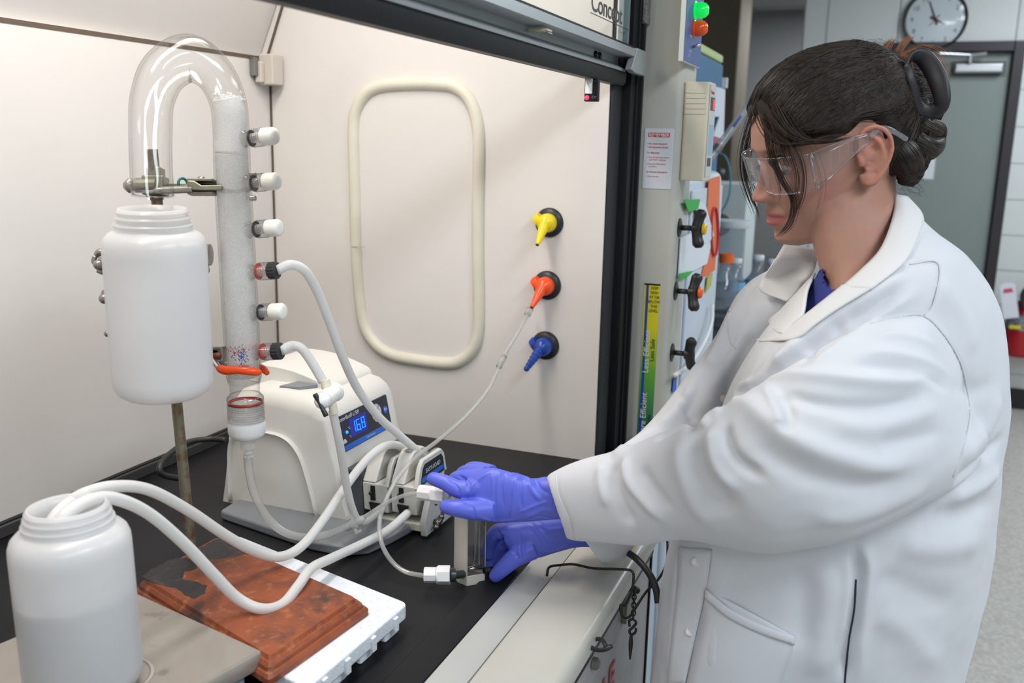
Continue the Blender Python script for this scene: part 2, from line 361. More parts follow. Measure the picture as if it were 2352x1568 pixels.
tag(quad_on(1, 0.335, [(1600, 462), (1618, 468), (1638, 540), (1630, 552), (1606, 565), (1596, 510)], 0.002, -Y_, pw, None, 'paper_sheet'), 'curled white paper hanging above the yellow valve handle on the white cabinet', 'paper')
tag(quad_on(1, 0.333, [(1570, 459), (1607, 457), (1602, 480), (1580, 486)], 0.0015, -Y_, mat('tape_green', (0.03, 0.42, 0.05), 0.5), None, 'tape_piece'), 'upper bright green tape piece above the yellow capped valve handle', 'tape')
tag(quad_on(1, 0.333, [(1560, 628), (1590, 622), (1580, 634), (1559, 642)], 0.0015, -Y_, mat('tape_green', (0.03, 0.42, 0.05), 0.5), None, 'tape_piece'), 'lower bright green tape piece just above the orange capped valve handle', 'tape')
tag(quad_on(1, 0.336, [(1624, 636), (1636, 626), (1632, 655), (1620, 672)], 0.0015, -Y_, mat('sticker_yellow', (0.50, 0.48, 0.10), 0.5), None, 'sticker'), 'small yellow sticker under the orange poster', 'sticker')
tag(obj('white_cable', tube([on(1636, 700, 1, 0.33), on(1634, 740, 1, 0.322), on(1615, 790, 1, 0.32), on(1585, 835, 1, 0.32), on(1550, 862, 1, 0.325)], 0.0045), mat('white_plastic', (0.75, 0.76, 0.77), 0.4), smooth=True), 'white cable drooping across the front of the white storage cabinet', 'cable')
tag(quad_on(1, 0.3375, [(1546, 870), (1553, 866), (1552, 896), (1543, 902)], 0.001, -Y_, mat('mark_blue', (0.03, 0.12, 0.62), 0.5), None, 'sticker'), 'small blue framed sticker low on the white storage cabinet beside the lab coat', 'sticker')
for k, (px, py) in enumerate([(1612, 504), (1616, 504)]): pass
text('SE', 0.022, on(1611, 507, 1, 0.331), X_, Z_, inkm, wcab, xs=1.6)

# bench-top things, all on the bench across the aisle (z = 0.915)
BZ = 0.915
gcab = thing('instrument_box', (3.95, 0.66, BZ), 'pale grey instrument box with dark fan spot on the bench', 'instrument')
obj('case', box((3.75, 0.50, BZ+0.012), (4.05, 0.86, BZ+0.40)), mat('instrument_grey', (0.66, 0.73, 0.73), 0.5), gcab, bevel=0.006)
obj('plinth', box((3.76, 0.51, BZ), (4.04, 0.85, BZ+0.012)), mat('black_metal', (0.02, 0.02, 0.02), 0.4), gcab)
obj('fan_spot', lathe([(0.0, 0), (0.045, 0), (0.045, 0.004), (0, 0.004)], (3.749, 0.60, BZ+0.24), -X_), nz(mat('fan_dark', (0.10, 0.09, 0.09), 0.6), scale=40, col2=(0.25, 0.23, 0.22)), gcab)
clr = thin_glass('bench_plastic', (0.92, 0.95, 0.98), (0.55, 0.60, 0.66), gloss=2.0, milk=0.15, milkcol=(0.7, 0.78, 0.85))
t0 = thing('media_bottle', (3.13, 0.47, BZ), 'clear media bottle with orange screw cap on the bench beyond the orange poster', 'bottle')
P0 = np.array([3.13, 0.47, BZ])
def bottle_prof(r, h, n): return [(0, 0), (r*0.95, 0), (r, 0.01), (r, h*0.6), (n, h*0.8), (n, h)]
obj('body', lathe(bottle_prof(0.045, 0.17, 0.02), P0), clr, t0, smooth=True)
obj('cap', lathe([(0, 0.165), (0.024, 0.165), (0.024, 0.195), (0, 0.195)], P0), mat('cap_orange', (0.85, 0.16, 0.02), 0.4), t0, smooth=True, angle=40)
for k, (x, y, r, h, lab) in enumerate([(3.22, 0.45, 0.035, 0.15, 'clear bottle with pale blue band standing left in the bottle row on the bench'), (3.28, 0.385, 0.035, 0.16, 'clear bottle with pale blue band in the middle of the bottle row on the bench'), (3.36, 0.345, 0.032, 0.14, 'clear bottle with pale blue band nearest the woman in the bottle row on the bench')]):
    b = thing('reagent_bottle', (x, y, BZ), lab, 'bottle', 'clear bottles on the bench')
    pp = np.array([x, y, BZ]); obj('body', lathe(bottle_prof(r, h, r*0.5), pp), clr, b, smooth=True)
    obj('band', lathe([(r+.001, h*0.42), (r+.001, h*0.62)], pp, caps=False), mat('band_blue', (0.22, 0.48, 0.75), 0.5), b, smooth=True)
    obj('cap', lathe([(0, h), (r*0.55, h), (r*0.55, h+0.02), (0, h+0.02)], pp), mat('cap_white', (0.72, 0.76, 0.8), 0.4), b, smooth=True)
jar = thing('clear_canister', (3.40, 0.50, BZ), 'tall clear canister with flat white lid behind the bottle row', 'canister')
pj = np.array([3.40, 0.50, BZ])
obj('wall', lathe([(0.0, 0.0), (0.05, 0.0), (0.05, 0.26), (0.048, 0.26)], pj), clr, jar, smooth=True, angle=40)
obj('lid', lathe([(0, 0.26), (0.062, 0.26), (0.066, 0.268), (0.066, 0.285), (0, 0.287)], pj), mat('cap_white', (0.72, 0.76, 0.8), 0.4), jar, smooth=True, angle=40)
st = thing('retort_stand', (3.55, 0.72, BZ), 'metal stand crowded with clamps and tubing on the far bench', 'stand')
sm = mat('stand_metal', (0.22, 0.21, 0.20), 0.4, 0.6)
ps = np.array([3.55, 0.66, BZ])
obj('base', box(ps+(-.08, -.05, 0), ps+(.08, .05, .015)), sm, st, bevel=0.003)
obj('rod', tube([ps, ps+Z_*0.66], 0.006), sm, st, smooth=True)
for k in range(7):
    zz = 0.16+k*0.07; a = 0.9*k; d = np.array([math.cos(a)*0.03, math.sin(a+1)*0.09, 0.01])
    obj('clamp', join(tube([ps+Z_*zz-d*0.4, ps+Z_*zz+d], 0.006, 8), ball(ps+Z_*zz, 0.017, 10, 6), ball(ps+Z_*zz+d, 0.016, 10, 6, (0.6, 1, 0.8))), sm, st)
obj('hose', tube([ps+(0, -.02, .52), ps+(0, -.10, .50), ps+(0, -.12, .36), ps+(0, -.05, .22), ps+(0, -.02, .1)], 0.0035, 8), mat('hose_teal', (0.05, 0.28, 0.40), 0.5), st, smooth=True)
obj('flask', join(ball(ps+(0.02, -.05, .28), 0.035, 16, 10), tube([ps+(0.02, -.05, .30), ps+(0.02, -.05, .40)], 0.010)), clr, st, smooth=True)
pip = thing('measuring_pipette', at(1690, 290, 2.42), 'long clear pipette with blue print leaning diagonally above the bench', 'pipette')
A_, B_ = at(1628, 368, 2.42), at(1738, 218, 2.42)
obj('barrel', tube([A_, A_*0.5+B_*0.5, B_], [0.011, 0.010, 0.007], 12), thin_glass('pip_glass', (0.85, 0.87, 0.9), (0.5, 0.52, 0.55), gloss=2, milk=0.35), pip, smooth=True)
obj('print_band', tube([A_*0.50+B_*0.50-CF*0.009, A_*0.34+B_*0.66-CF*0.008], 0.0032, 8), mat('print_blue', (0.08, 0.10, 0.42), 0.5), pip, smooth=True)
obj('support_bracket', join(tube([on(1650, 345, 1, 0.53), A_*0.8+B_*0.2], 0.004, 8), tube([A_*0.86+B_*0.14, A_*0.78+B_*0.22], 0.0125, 12)), sm, pip)

# ================================================================== THE FUME HOOD
XW, YB, ZC, YS = 1.53, 1.10, 0.90, 0.425         # right inner wall, back wall, work surface, sash plane
hood_w = nz(mat('hood_liner', (0.74, 0.70, 0.665), 0.42), scale=6, col2=(0.70, 0.665, 0.63), ramp=(.45, .75))
hood_w2 = nz(mat('hood_liner_back', (0.73, 0.695, 0.67), 0.42), scale=5, col2=(0.69, 0.66, 0.635), ramp=(.45, .75))
beige = nz(mat('hood_enamel', (0.52, 0.51, 0.45), 0.38), scale=5, col2=(0.50, 0.50, 0.46), bump=0.03, bscale=300)
greyen = nz(mat('sash_enamel', (0.34, 0.37, 0.38), 0.35, 0.2), bump=0.03, bscale=500)
blk = nz(mat('gasket_black', (0.012, 0.013, 0.015), 0.45, 0.0, Specular_IOR_Level=0.25), bump=0.08, bscale=300)
blk2 = nz(mat('track_grey', (0.032, 0.033, 0.037), 0.5, 0.0, Specular_IOR_Level=0.25), bump=0.08, bscale=300)
hood = thing('fume_hood', (0.7, 0.7, 0), 'white lined laboratory fume hood with beige frame, black work surface and right hand corner post', 'fume hood')
ws = nz(nz(mat('epoxy_black', (0.008, 0.008, 0.010), 0.40, 0.0, Specular_IOR_Level=0.13), scale=3, col2=(0.02, 0.02, 0.022)), scale=250, col2=(0.10, 0.10, 0.11), ramp=(.74, .80))
# work surface with a raised rim at the front, seen as a step line
obj('work_surface', join(box((-0.35, 0.435, ZC-0.035), (XW, YB, ZC)), box((-0.35, 0.395, ZC-0.035), (XW+0.11, 0.435, ZC+0.004))), ws, hood, bevel=0.002)
obj('back_panel', box((-0.35, YB, ZC), (XW+0.02, YB+0.02, 1.595)), hood_w2, hood)
obj('back_sill_strip', box((-0.35, YB-0.012, ZC), (XW, YB, ZC+0.018)), mat('strip_grey', (0.05, 0.05, 0.054), 0.45), hood, bevel=0.002)
obj('rear_panel_low', box((-0.35, YB-0.008, ZC+0.018), (XW, YB+0.001, ZC+0.020)), blk, hood)
# slanted upper baffle, from a shadow gap at the top of the back panel up and forward
bf = prism([(YB+0.02, 1.597), (0.93, 2.02), (0.95, 2.04), (YB+0.04, 1.61)], (0, 0, 0), Y_, Z_, X_, -0.35, XW-0.004)
obj('upper_baffle', bf, hood_w2, hood)
obj('baffle_gap_shade', join(box((-0.35, YB-0.001, 1.590), (XW-0.03, YB+0.004, 1.5965))), mat('gap_shade_and_seal_brown', (0.12, 0.085, 0.06), 0.7), hood)  # dark brown box painted as the shade in the open gap
obj('corner_clip', join(box((XW-0.040, YB-0.035, 1.545), (XW-0.006, YB-0.004, 1.600)), box((XW-0.052, YB-0.018, 1.548), (XW-0.040, YB-0.004, 1.586))), mat('clip_beige', (0.60, 0.55, 0.49), 0.5), hood, bevel=0.003)
obj('clip_bracket', box((XW-0.062, YB-0.012, 1.560), (XW-0.050, YB-0.001, 1.592)), mat('zinc', (0.28, 0.28, 0.26), 0.4, 0.8), hood, bevel=0.001)
obj('side_panel', box((XW, YS+0.012, ZC), (XW+0.03, YB+0.02, 2.15)), hood_w, hood)
obj('corner_seal', join(box((XW-0.003, YB-0.003, ZC), (XW, YB, 1.545)), prism([(YB+0.004, 1.60), (0.932, 2.02), (0.928, 2.02), (YB, 1.60)], (0, 0, 0), Y_, Z_, X_, XW-0.004, XW-0.001)), mat('gap_shade_and_seal_brown', (0.12, 0.085, 0.06), 0.7), hood)
obj('left_side_panel', box((-0.38, YS, ZC), (-0.35, YB+0.02, 2.15)), hood_w, hood)
obj('top_panel', box((-0.38, YS+0.02, 2.15), (XW+0.05, YB+0.02, 2.17)), hood_w, hood)
obj('lamp_lens', box((0.2, 0.62, 2.12), (1.3, 0.80, 2.149)), mat('lamp_lens', (0.8, 0.8, 0.78), 0.5), hood)
# access panel gasket on the side wall
ov = []
oc = [(810, 560), (808, 400), (808, 290), (815, 245), (838, 208), (872, 190), (930, 184), (1000, 184), (1045, 190), (1078, 215), (1098, 260), (1106, 320), (1107, 420), (1107, 560), (1106, 700), (1103, 770), (1090, 810), (1062, 836), (1030, 843), (960, 836), (900, 824), (862, 800), (835, 760), (823, 700), (816, 640)]
ctr = np.array([960, 515.])
for p in oc:
    d = np.array(p)-ctr; L = np.hypot(*d); p2 = ctr+d*(1-9/L); ov.append(on(p2[0], p2[1], 0, XW-0.001))
obj('access_gasket', tube(ov, 0.0115, 14, 6, closed=True, flat=(1, 1)), nz(mat('gasket_cream', (0.72, 0.69, 0.58), 0.5), scale=20, col2=(0.68, 0.64, 0.53)), hood, smooth=True)
ov2 = [CAM+(p-CAM)*1.0 for p in ov]
pc = on(960, 515, 0, XW)
obj('access_panel', (np.array([[XW-0.0015, p[1]*0.97+pc[1]*0.03, p[2]*0.97+pc[2]*0.03] for p in ov]+[[XW-0.0001, p[1]*0.97+pc[1]*0.03, p[2]*0.97+pc[2]*0.03] for p in ov]), [tuple(range(len(ov)))]+[(i, (i+1) % len(ov), len(ov)+(i+1) % len(ov), len(ov)+i) for i in range(len(ov))]), mat('access_white', (0.74, 0.705, 0.675), 0.4), hood)
obj('gasket_joint', tube([on(808, 566, 0, XW-0.013), on(824, 566, 0, XW-0.013), on(838, 567, 0, XW-0.013)], 0.0006, 6), mat('joint_cream', (0.50, 0.47, 0.38), 0.6), hood)
# sash track (dark side jamb) and corner post
obj('sash_track', join(box((XW+0.004, YS+0.006, ZC), (XW+0.082, YS+0.03, 2.15))), blk2, hood, bevel=0.002)
obj('track_groove', join(box((XW+0.055, YS-0.010, ZC), (XW+0.080, YS+0.008, 2.15)), box((XW+0.082, YS-0.014, ZC), (XW+0.118, YS+0.03, 2.15)), box((XW+0.092, YS-0.020, ZC), (XW+0.100, YS-0.012, 2.15))), blk, hood, bevel=0.0015)
XP, YF = 1.648, 0.34
obj('upper_cream_strip', box((XW+0.004, YS+0.0032, 1.61), (XW+0.040, YS+0.0058, 2.14)), hood_w, hood)  # cream strip in front of the sash track, behind the glass
post = prism([(XP, YS-0.002), (XP, YF+0.012), (XP+0.003, YF+0.004), (XP+0.012, YF), (XP+0.105, YF), (XP+0.105, YS+0.4), (XP, YS+0.4)], (0, 0, 0), X_, Y_, Z_, 0.86, 2.5)
obj('corner_post', post, beige, hood, smooth=True, angle=50)
obj('upper_fascia', box((-0.5, YF, 2.25), (XP+0.105, YS+0.35, 2.5)), beige, hood)
obj('left_post', box((-0.55, YF+0.05, 0.86), (-0.38, YS+0.4, 2.5)), beige, hood)
obj('roller_block', box((XP-0.030, YS-0.022, 1.652), (XP-0.004, YS-0.014, 1.70)), nz(mat('roller_grey', (0.30, 0.30, 0.30), 0.5), scale=200, col2=(0.1, 0.1, 0.1)), hood, bevel=0.002)
# airfoil sill: upstand strip, slot, broad top rolling over to a lip
sill_m = nz(mat('sill_enamel', (0.52, 0.515, 0.46), 0.3), scale=8, col2=(0.49, 0.49, 0.45), bump=0.02, bscale=300)
obj('sill_strip', prism([(0.392, 0.896), (0.394, 0.904), (0.386, 0.906), (0.358, 0.897), (0.355, 0.885), (0.39, 0.885)], (0, 0, 0), Y_, Z_, X_, -0.38, XP+0.0), mat('sill_strip_m', (0.46, 0.47, 0.45), 0.32), hood, smooth=True, angle=40)
def sill_pro(z, y0=0.350, y1=0.262):
    o = [(y0, z-0.030), (y0, z+0.002), (y0-0.004, z+0.004)]
    for k in range(9):
        a = math.radians(90*k/8); o.append((y1+0.014-0.014*math.sin(a), z-0.014+0.016*math.cos(a)))
    return o+[(y1, z-0.022), (y1+0.004, z-0.025), (y1+0.004, z-0.03)]
obj('airfoil_sill', prism(sill_pro(0.905), (0, 0, 0), Y_, Z_, X_, -0.38, 1.60), sill_m, hood, smooth=True, angle=35)
obj('slot', box((-0.38, 0.349, 0.870), (1.60, 0.359, 0.8835)), sill_m, hood)
obj('sill_seam', join(tube([at(1000, 1560, 1.0)*0+np.array([0.728, 0.40, 0.9075]), np.array([0.732, 0.352, 0.9085])], 0.0012, 6), ), mat('gasket_black2', (0.02, 0.02, 0.02), 0.5), hood)
# base cabinet under the hood
obj('base_cabinet', box((-0.38, 0.285, 0.0), (1.34, 0.95, 0.866)), nz(mat('base_enamel', (0.40, 0.40, 0.40), 0.5), scale=12, col2=(0.30, 0.30, 0.31), ramp=(.5, .8)), hood)
obj('base_plinth', box((1.34, 0.36, 0.0), (1.76, 0.95, 0.866)), mat('base_blue_white', (0.50, 0.58, 0.68), 0.45), hood)
obj('cabinet_edge', join(box((1.336, 0.282, 0.0), (1.341, 0.286, 0.866)), box((-0.38, 0.281, 0.835), (1.34, 0.2855, 0.845))), blk, hood)
obj('cabinet_hinge', join(box((1.12, 0.278, 0.62), (1.135, 0.285, 0.70)), box((1.17, 0.278, 0.80), (1.21, 0.285, 0.83))), mat('hinge_green', (0.16, 0.17, 0.12), 0.4), hood, bevel=0.001)
obj('cabinet_lock', lathe([(0, 0), (0.008, 0), (0.008, 0.006), (0.004, 0.009), (0, 0.009)], on(1362, 1522, 1, 0.284), -Y_, 20), sm, hood)
rp = mat('warning_red', (0.55, 0.07, 0.07), 0.6)
text('FLAMMABLE', 0.055, np.array([0.80, 0.2835, 0.725]), X_, Z_, rp, hood, xs=1.15, bold=0.001)

# ---- the sash, a thing that slides
sash = thing('sash', (0.6, YS, 1.546), 'raised sliding glass sash with grey pull rail and black lower gasket', 'sash')
SX0, SX1 = -0.35, XW+0.004
obj('lower_gasket', prism([(YS+0.012, 1.547), (YS-0.004, 1.5465), (YS-0.008, 1.552), (YS-0.009, 1.567), (YS+0.012, 1.568)], (0, 0, 0), Y_, Z_, X_, SX0, SX1+0.02), blk, sash, smooth=True, angle=40)
obj('pull_rail', prism([(YS+0.010, 1.568), (YS-0.012, 1.5675), (YS-0.013, 1.571), (YS-0.003, 1.576), (YS+0.001, 1.580), (YS+0.001, 1.590), (YS-0.026, 1.590), (YS-0.028, 1.591), (YS-0.027, 1.603), (YS+0.010, 1.606)], (0, 0, 0), Y_, Z_, X_, SX0, SX1), greyen, sash, smooth=True, angle=30)
obj('glazing_seal', box((SX0, YS-0.020, 1.604), (SX1+0.02, YS+0.010, 1.609)), blk, sash, bevel=0.001)
obj('end_bracket', join(prism([(SX1-0.004, 0), (SX1+0.06, 0), (SX1+0.066, 0.004), (SX1+0.066, 0.036), (SX1+0.06, 0.040), (SX1+0.004, 0.040), (SX1-0.03, 0.004)], (0, YS-0.030, 1.565), X_, Z_, Y_, 0, 0.012)), greyen, sash, bevel=0.002)
for xx in (1.405, 1.425):
    obj('rail_screw', lathe([(0, 0.0), (0.0062, 0.0), (0.0055, 0.003), (0.002, 0.0045), (0, 0.0045)], (xx, YS+0.001, 1.5825), -Y_, 20), mat('screw_black', (0.03, 0.03, 0.03), 0.25, 0.8), sash, smooth=True)
obj('pull_hook', join(box((1.11, YS-0.027, 1.5835), (1.128, YS-0.002, 1.586)), tube([(1.119, YS-0.024, 1.583), (1.127, YS-0.027, 1.5815), (1.13, YS-0.020, 1.583)], 0.0009, 8)), mat('hook_cream', (0.55, 0.52, 0.38), 0.4), sash, bevel=0.0008)
glm = thin_glass('sash_glass', (0.97, 0.98, 0.975), (0.90, 0.93, 0.925), gloss=0.25)
obj('glass', box((SX0, YS-0.004, 1.606), (SX1+0.03, YS+0.002, 2.3)), glm, sash)
obj('end_stile', box((SX1+0.03, YS-0.006, 1.609), (SX1+0.036, YS+0.006, 2.3)), mat('glass_edge', (0.18, 0.26, 0.28), 0.2), sash)
lm = mat('letter_grey', (0.09, 0.09, 0.085), 0.5)
E0 = on(1357, 12, 1, YS-0.006)
text('Concept', 0.032, on(1357, 22, 1, YS-0.0055), X_, Z_, lm, sash, xs=1.58, tall=1.15, bold=0.0004, space=0.95)
ul = on(1357, 28, 1, YS-0.0055)
obj('logo_underline', box((ul[0], YS-0.0057, ul[2]-0.001), (SX1+0.03, YS-0.0047, ul[2])), lm, sash)
dev = thing('sash_sensor', (1.44, YS, 1.52), 'small black sensor with red and dark lights hanging under the sash rail', 'sensor')
s0 = on(1340, 176, 1, YS+0.004); 
obj('housing', box((1.392, YS-0.009, 1.514), (1.404, YS+0.012, 1.5463)), blk, dev, bevel=0.0015)
obj('label', box((1.3914, YS-0.0005, 1.5255), (1.3921, YS+0.0105, 1.5455)), mat('label_white', (0.8, 0.8, 0.8), 0.5), dev)
obj('mount_tab', box((1.380, YS-0.002, 1.544), (1.389, YS+0.008, 1.5466)), mat('clip_beige', (0.60, 0.55, 0.49), 0.5), dev)
obj('red_light', ball((1.3925, YS+0.0075, 1.5195), 0.0036, 14, 8), emit('red_led', (1.0, 0.02, 0.08), 2.2), dev, smooth=True)
obj('dark_light', ball((1.3925, YS-0.0035, 1.5195), 0.0042, 14, 8), mat('dark_lens', (0.03, 0.03, 0.035), 0.1), dev, smooth=True)
obj('knob', ball((1.3925, YS-0.0035, 1.5425), 0.003, 12, 8), blk, dev, smooth=True)

# ---- things on the post
sg = thing('reminder_sign', (XP, 0.378, 1.43), 'white REMEMBER instruction sign with red print on the hood post', 'sign')
obj('plate', box((XP-0.0015, 0.352, 1.377), (XP-0.0001, 0.4035, 1.481)), mat('sign_white', (0.72, 0.75, 0.80), 0.5), sg, bevel=0.0004)
obj('heading_band', box((XP-0.0019, 0.3585, 1.466), (XP-0.0014, 0.397, 1.4735)), mat('sign_red', (0.62, 0.02, 0.03), 0.5), sg)
xr = XP-0.002; srm = mat('sign_red', (0.62, 0.02, 0.03), 0.5); swm = mat('sign_text_white', (0.8, 0.8, 0.8), 0.5)
text('REMEMBER', 0.0075, (xr, 0.3778, 1.4672), -Y_, Z_, swm, sg, align='CENTER', ext=0.0001, bold=0.0001)
for z, s, b, ind in [(1.4535, '• No Active Research', 1, 0), (1.4475, '• All Chemicals Closed', 1, 0), (1.4380, 'To Hibernate:', 1, 0), (1.4305, '1. Press & hold both buttons', 0, 0), (1.4260, '    until "OFF?" is flashing', 0, 0), (1.4190, '2. Press the Mute button', 0, 0), (1.4145, '    to confirm.', 0, 0), (1.4050, 'For Normal Operation:', 1, 0), (1.3975, '1. Raise the sash.', 0, 0)]:
    text(s, 0.0040 if b else 0.0034, (xr, 0.3975, z), -Y_, Z_, srm, sg, ext=0.00008, bold=0.00005 if b else 0)
# sash height label: yellow above green
lb = thing('sash_height_label', (XP, 0.376, 1.06), 'tall yellow to green sash height label with blue stripe on the hood post', 'label')
yg = bpy.data.materials.new('label_gradient'); yg.use_nodes = True; nt = yg.node_tree; b_ = nt.nodes['Principled BSDF']; b_.inputs['Roughness'].default_value = 0.45
tc = nt.nodes.new('ShaderNodeTexCoord'); sp = nt.nodes.new('ShaderNodeSeparateXYZ'); rp_ = nt.nodes.new('ShaderNodeValToRGB'); mr = nt.nodes.new('ShaderNodeMapRange')
nt.links.new(tc.outputs['Object'], sp.inputs[0]); nt.links.new(sp.outputs[2], mr.inputs[0]); mr.inputs[1].default_value = 0.93-1.06; mr.inputs[2].default_value = 1.205-1.06
nt.links.new(mr.outputs[0], rp_.inputs[0]); nt.links.new(rp_.outputs[0], b_.inputs['Base Color'])
e = rp_.color_ramp.elements; e[0].position = 0.10; e[0].color = (0.02, 0.18, 0.10, 1); e[1].position = 0.72; e[1].color = (0.72, 0.66, 0.01, 1); e2 = e.new(0.42); e2.color = (0.12, 0.42, 0.03, 1)
obj('strip', box((XP-0.0012, 0.3615, 0.905), (XP-0.0001, 0.3895, 1.207)), yg, lb)
obj('border', join(box((XP-0.0014, 0.361, 1.2055), (XP-0.0001, 0.390, 1.2085))), blk, lb)
obj('blue_stripe', box((XP-0.0016, 0.3815, 0.905), (XP-0.0011, 0.3862, 1.2055)), mat('stripe_blue', (0.01, 0.05, 0.42), 0.45), lb)
for k, s in enumerate(['KEEP', 'SASH', 'AT OR', 'BELOW', 'THIS', 'LEVEL.']):
    text(s, 0.0075, (xr, 0.3705, 1.1985-k*0.0083), -Y_, Z_, mat('label_ink', (0.03, 0.03, 0.02), 0.5), lb, align='CENTER', ext=0.0001, xs=0.85)
wt = mat('label_text_white', (0.78, 0.84, 0.78), 0.5)
text('Less Efficient', 0.0155, (xr, 0.3745, 1.043), Z_, Y_, wt, lb, ext=0.0001)
text('Less Safe', 0.0115, (xr, 0.3650, 1.066), Z_, Y_, mat('label_ink', (0.03, 0.03, 0.02), 0.5), lb, ext=0.0001)
text('More Efficient', 0.0155, (xr, 0.3745, 0.918), Z_, Y_, wt, lb, ext=0.0001)
text('More Safe', 0.0115, (xr, 0.3650, 0.918), Z_, Y_, mat('label_ink', (0.03, 0.03, 0.02), 0.5), lb, ext=0.0001)
# monitor box on the post front
mb = thing('airflow_monitor', (1.66, 0.31, 1.39), 'cream airflow monitor box with grooved top and red display on the hood post', 'monitor')
cream = nz(mat('monitor_cream', (0.66, 0.62, 0.50), 0.42), scale=10, col2=(0.66, 0.60, 0.44), ramp=(.4, .8))
MX0, MX1, MY0 = 1.655, 1.715, 0.296
obj('case', prism(rrect(MX1-MX0, YF-MY0, 0.006, 4, (MX0+MX1)/2, (MY0+YF)/2), (0, 0, 0), X_, Y_, Z_, 1.393, 1.560), cream, mb, bevel=0.002)
for k in range(5): obj('raised_slat', box((MX0-0.0014, MY0+0.006, 1.5413-k*0.0088), (MX0+0.001, YF-0.004, 1.549-k*0.0088)), cream, mb)
obj('front_plate', box((MX0+0.003, MY0-0.0012, 1.40), (MX1-0.003, MY0, 1.555)), mat('front_grey', (0.58, 0.60, 0.58), 0.4), mb)
obj('display', box((MX0+0.008, MY0-0.0018, 1.513), (MX1-0.012, MY0-0.001, 1.535)), mat('display_dark', (0.08, 0.01, 0.02), 0.15), mb)
obj('display_digit', box((MX1-0.026, MY0-0.0022, 1.515), (MX1-0.020, MY0-0.0016, 1.532)), emit('display_red', (1.0, 0.02, 0.05), 2.5), mb)
obj('key_panel', box((MX0+0.008, MY0-0.0016, 1.437), (MX1-0.010, MY0-0.001, 1.489)), mat('panel_blue', (0.30, 0.45, 0.60), 0.4), mb)
obj('key', join(box((MX0+0.010, MY0-0.0018, 1.418), (MX0+0.022, MY0-0.0010, 1.4325)), box((MX0+0.028, MY0-0.0018, 1.418), (MX0+0.040, MY0-0.0010, 1.4325))), inkm, mb)
text('Monitor', 0.010, (MX0+0.006, MY0-0.0014, 1.540), X_, Z_, srm, mb, ext=0.0001)
# lamp panel
lp = thing('indicator_panel', (1.66, 0.33, 1.59), 'blue indicator panel with green and orange lamps at the top of the hood post', 'panel')
obj('back_plate', box((1.590, 0.3315, 1.588), (1.735, 0.3400, 1.86)), mat('panel_edge', (0.60, 0.62, 0.60), 0.4), lp, bevel=0.001)
pb = nz(nz(mat('panel_blue_face', (0.06, 0.10, 0.30), 0.45), scale=120, col2=(0.35, 0.42, 0.62), ramp=(.62, .66)), bump=0.0)
obj('face', box((1.592, 0.3305, 1.590), (1.733, 0.3318, 1.86)), mat('panel_face', (0.065, 0.11, 0.30), 0.45), lp)
def domelamp(c, m, nm):
    obj(nm, lathe([(0, 0), (0.0155, 0), (0.0155, 0.002), (0.013, 0.003), (0.0135, 0.010), (0.0115, 0.018), (0.007, 0.0225), (0, 0.0235)], c, -Y_, 28), m, lp, smooth=True, angle=50)
domelamp((1.660, 0.3305, 1.6765), emit('green_lamp', (0.0, 0.9, 0.12), 0.5), 'green_lamp')
domelamp((1.660, 0.3305, 1.6475), mat('orange_lamp', (0.85, 0.10, 0.01), 0.15), 'orange_lamp')
MATS['green_lamp'].node_tree.nodes['Principled BSDF'].inputs['Base Color'].default_value = (0.0, 0.5, 0.06, 1); MATS['green_lamp'].node_tree.nodes['Principled BSDF'].inputs['Roughness'].default_value = 0.15
obj('toggle_switch', tube([(1.660, 0.3305, 1.6175), (1.660, 0.318, 1.6205)], [0.0022, 0.0035], 10), alum, lp, smooth=True)
for z_, s_ in ((1.629, 'NORMAL'), (1.598, 'OFF'), (1.606, 'ALARM')): text(s_, 0.008, (1.625, 0.3303, z_), X_, Z_, mat('print_pale', (0.45, 0.52, 0.7), 0.5), lp, ext=0.0001)
# service valve handles on the post front
def valve(px, py, sx, cap, capn, lab, tilt):
    c = on(px, py, 1, YF); c[0] = 1.68
    c = np.array([1.68, YF, on(px, py, 0, 1.68)[2]])
    v = thing('valve_handle', c, lab, 'valve handle', 'service valve handles on the hood post')
    bm_ = mat('handle_black', (0.018, 0.018, 0.018), 0.38)
    obj('flange', lathe([(0, 0.0), (0.017, 0.0), (0.017, 0.002), (0.007, 0.005), (0, 0.005)], c, -Y_, 24), bm_, v, smooth=True, angle=40)
    obj('stem', tube([c, c-Y_*0.030], 0.0048, 14), bm_, v, smooth=True)
    P = []; R = []
    ax = np.array([math.sin(tilt), 0, math.cos(tilt)])
    g = c-Y_*0.034
    for s, rr, dy in ((-1.0, 0.006, -0.004), (-0.8, 0.0105, -0.003), (-0.45, 0.0095, 0), (0, 0.0105, 0.001), (0.45, 0.0095, 0), (0.8, 0.0105, -0.003), (1.0, 0.006, -0.004)):
        P.append(g+ax*0.034*s+Y_*dy); R.append(rr)
    obj('grip', tube(P, R, 16, 4, flat=(1.0, 0.75)), bm_, v, smooth=True)
    obj('hub', lathe([(0, 0), (0.010, 0), (0.010, 0.010), (0, 0.010)], c-Y_*0.024, -Y_, 20), bm_, v, smooth=True, angle=40)
    if cap: obj('index_button', lathe([(0, 0), (0.0105, 0), (0.0105, 0.004), (0.008, 0.0065), (0, 0.0065)], c-Y_*0.0425, -Y_, 24), cap, v, smooth=True, angle=40)
valve(1550, 522, 0, mat('button_yellow', (0.80, 0.50, 0.01), 0.35), 'yellow', 'topmost black valve handle with yellow button on the hood post', 0.15)
valve(1543, 667, 0, mat('button_orange', (0.90, 0.13, 0.01), 0.35), 'orange', 'middle black valve handle with orange button on the hood post', 0.25)
valve(1534, 808, 0, None, '', 'lowest black valve handle, half covered by the lab coat sleeve', -0.35)
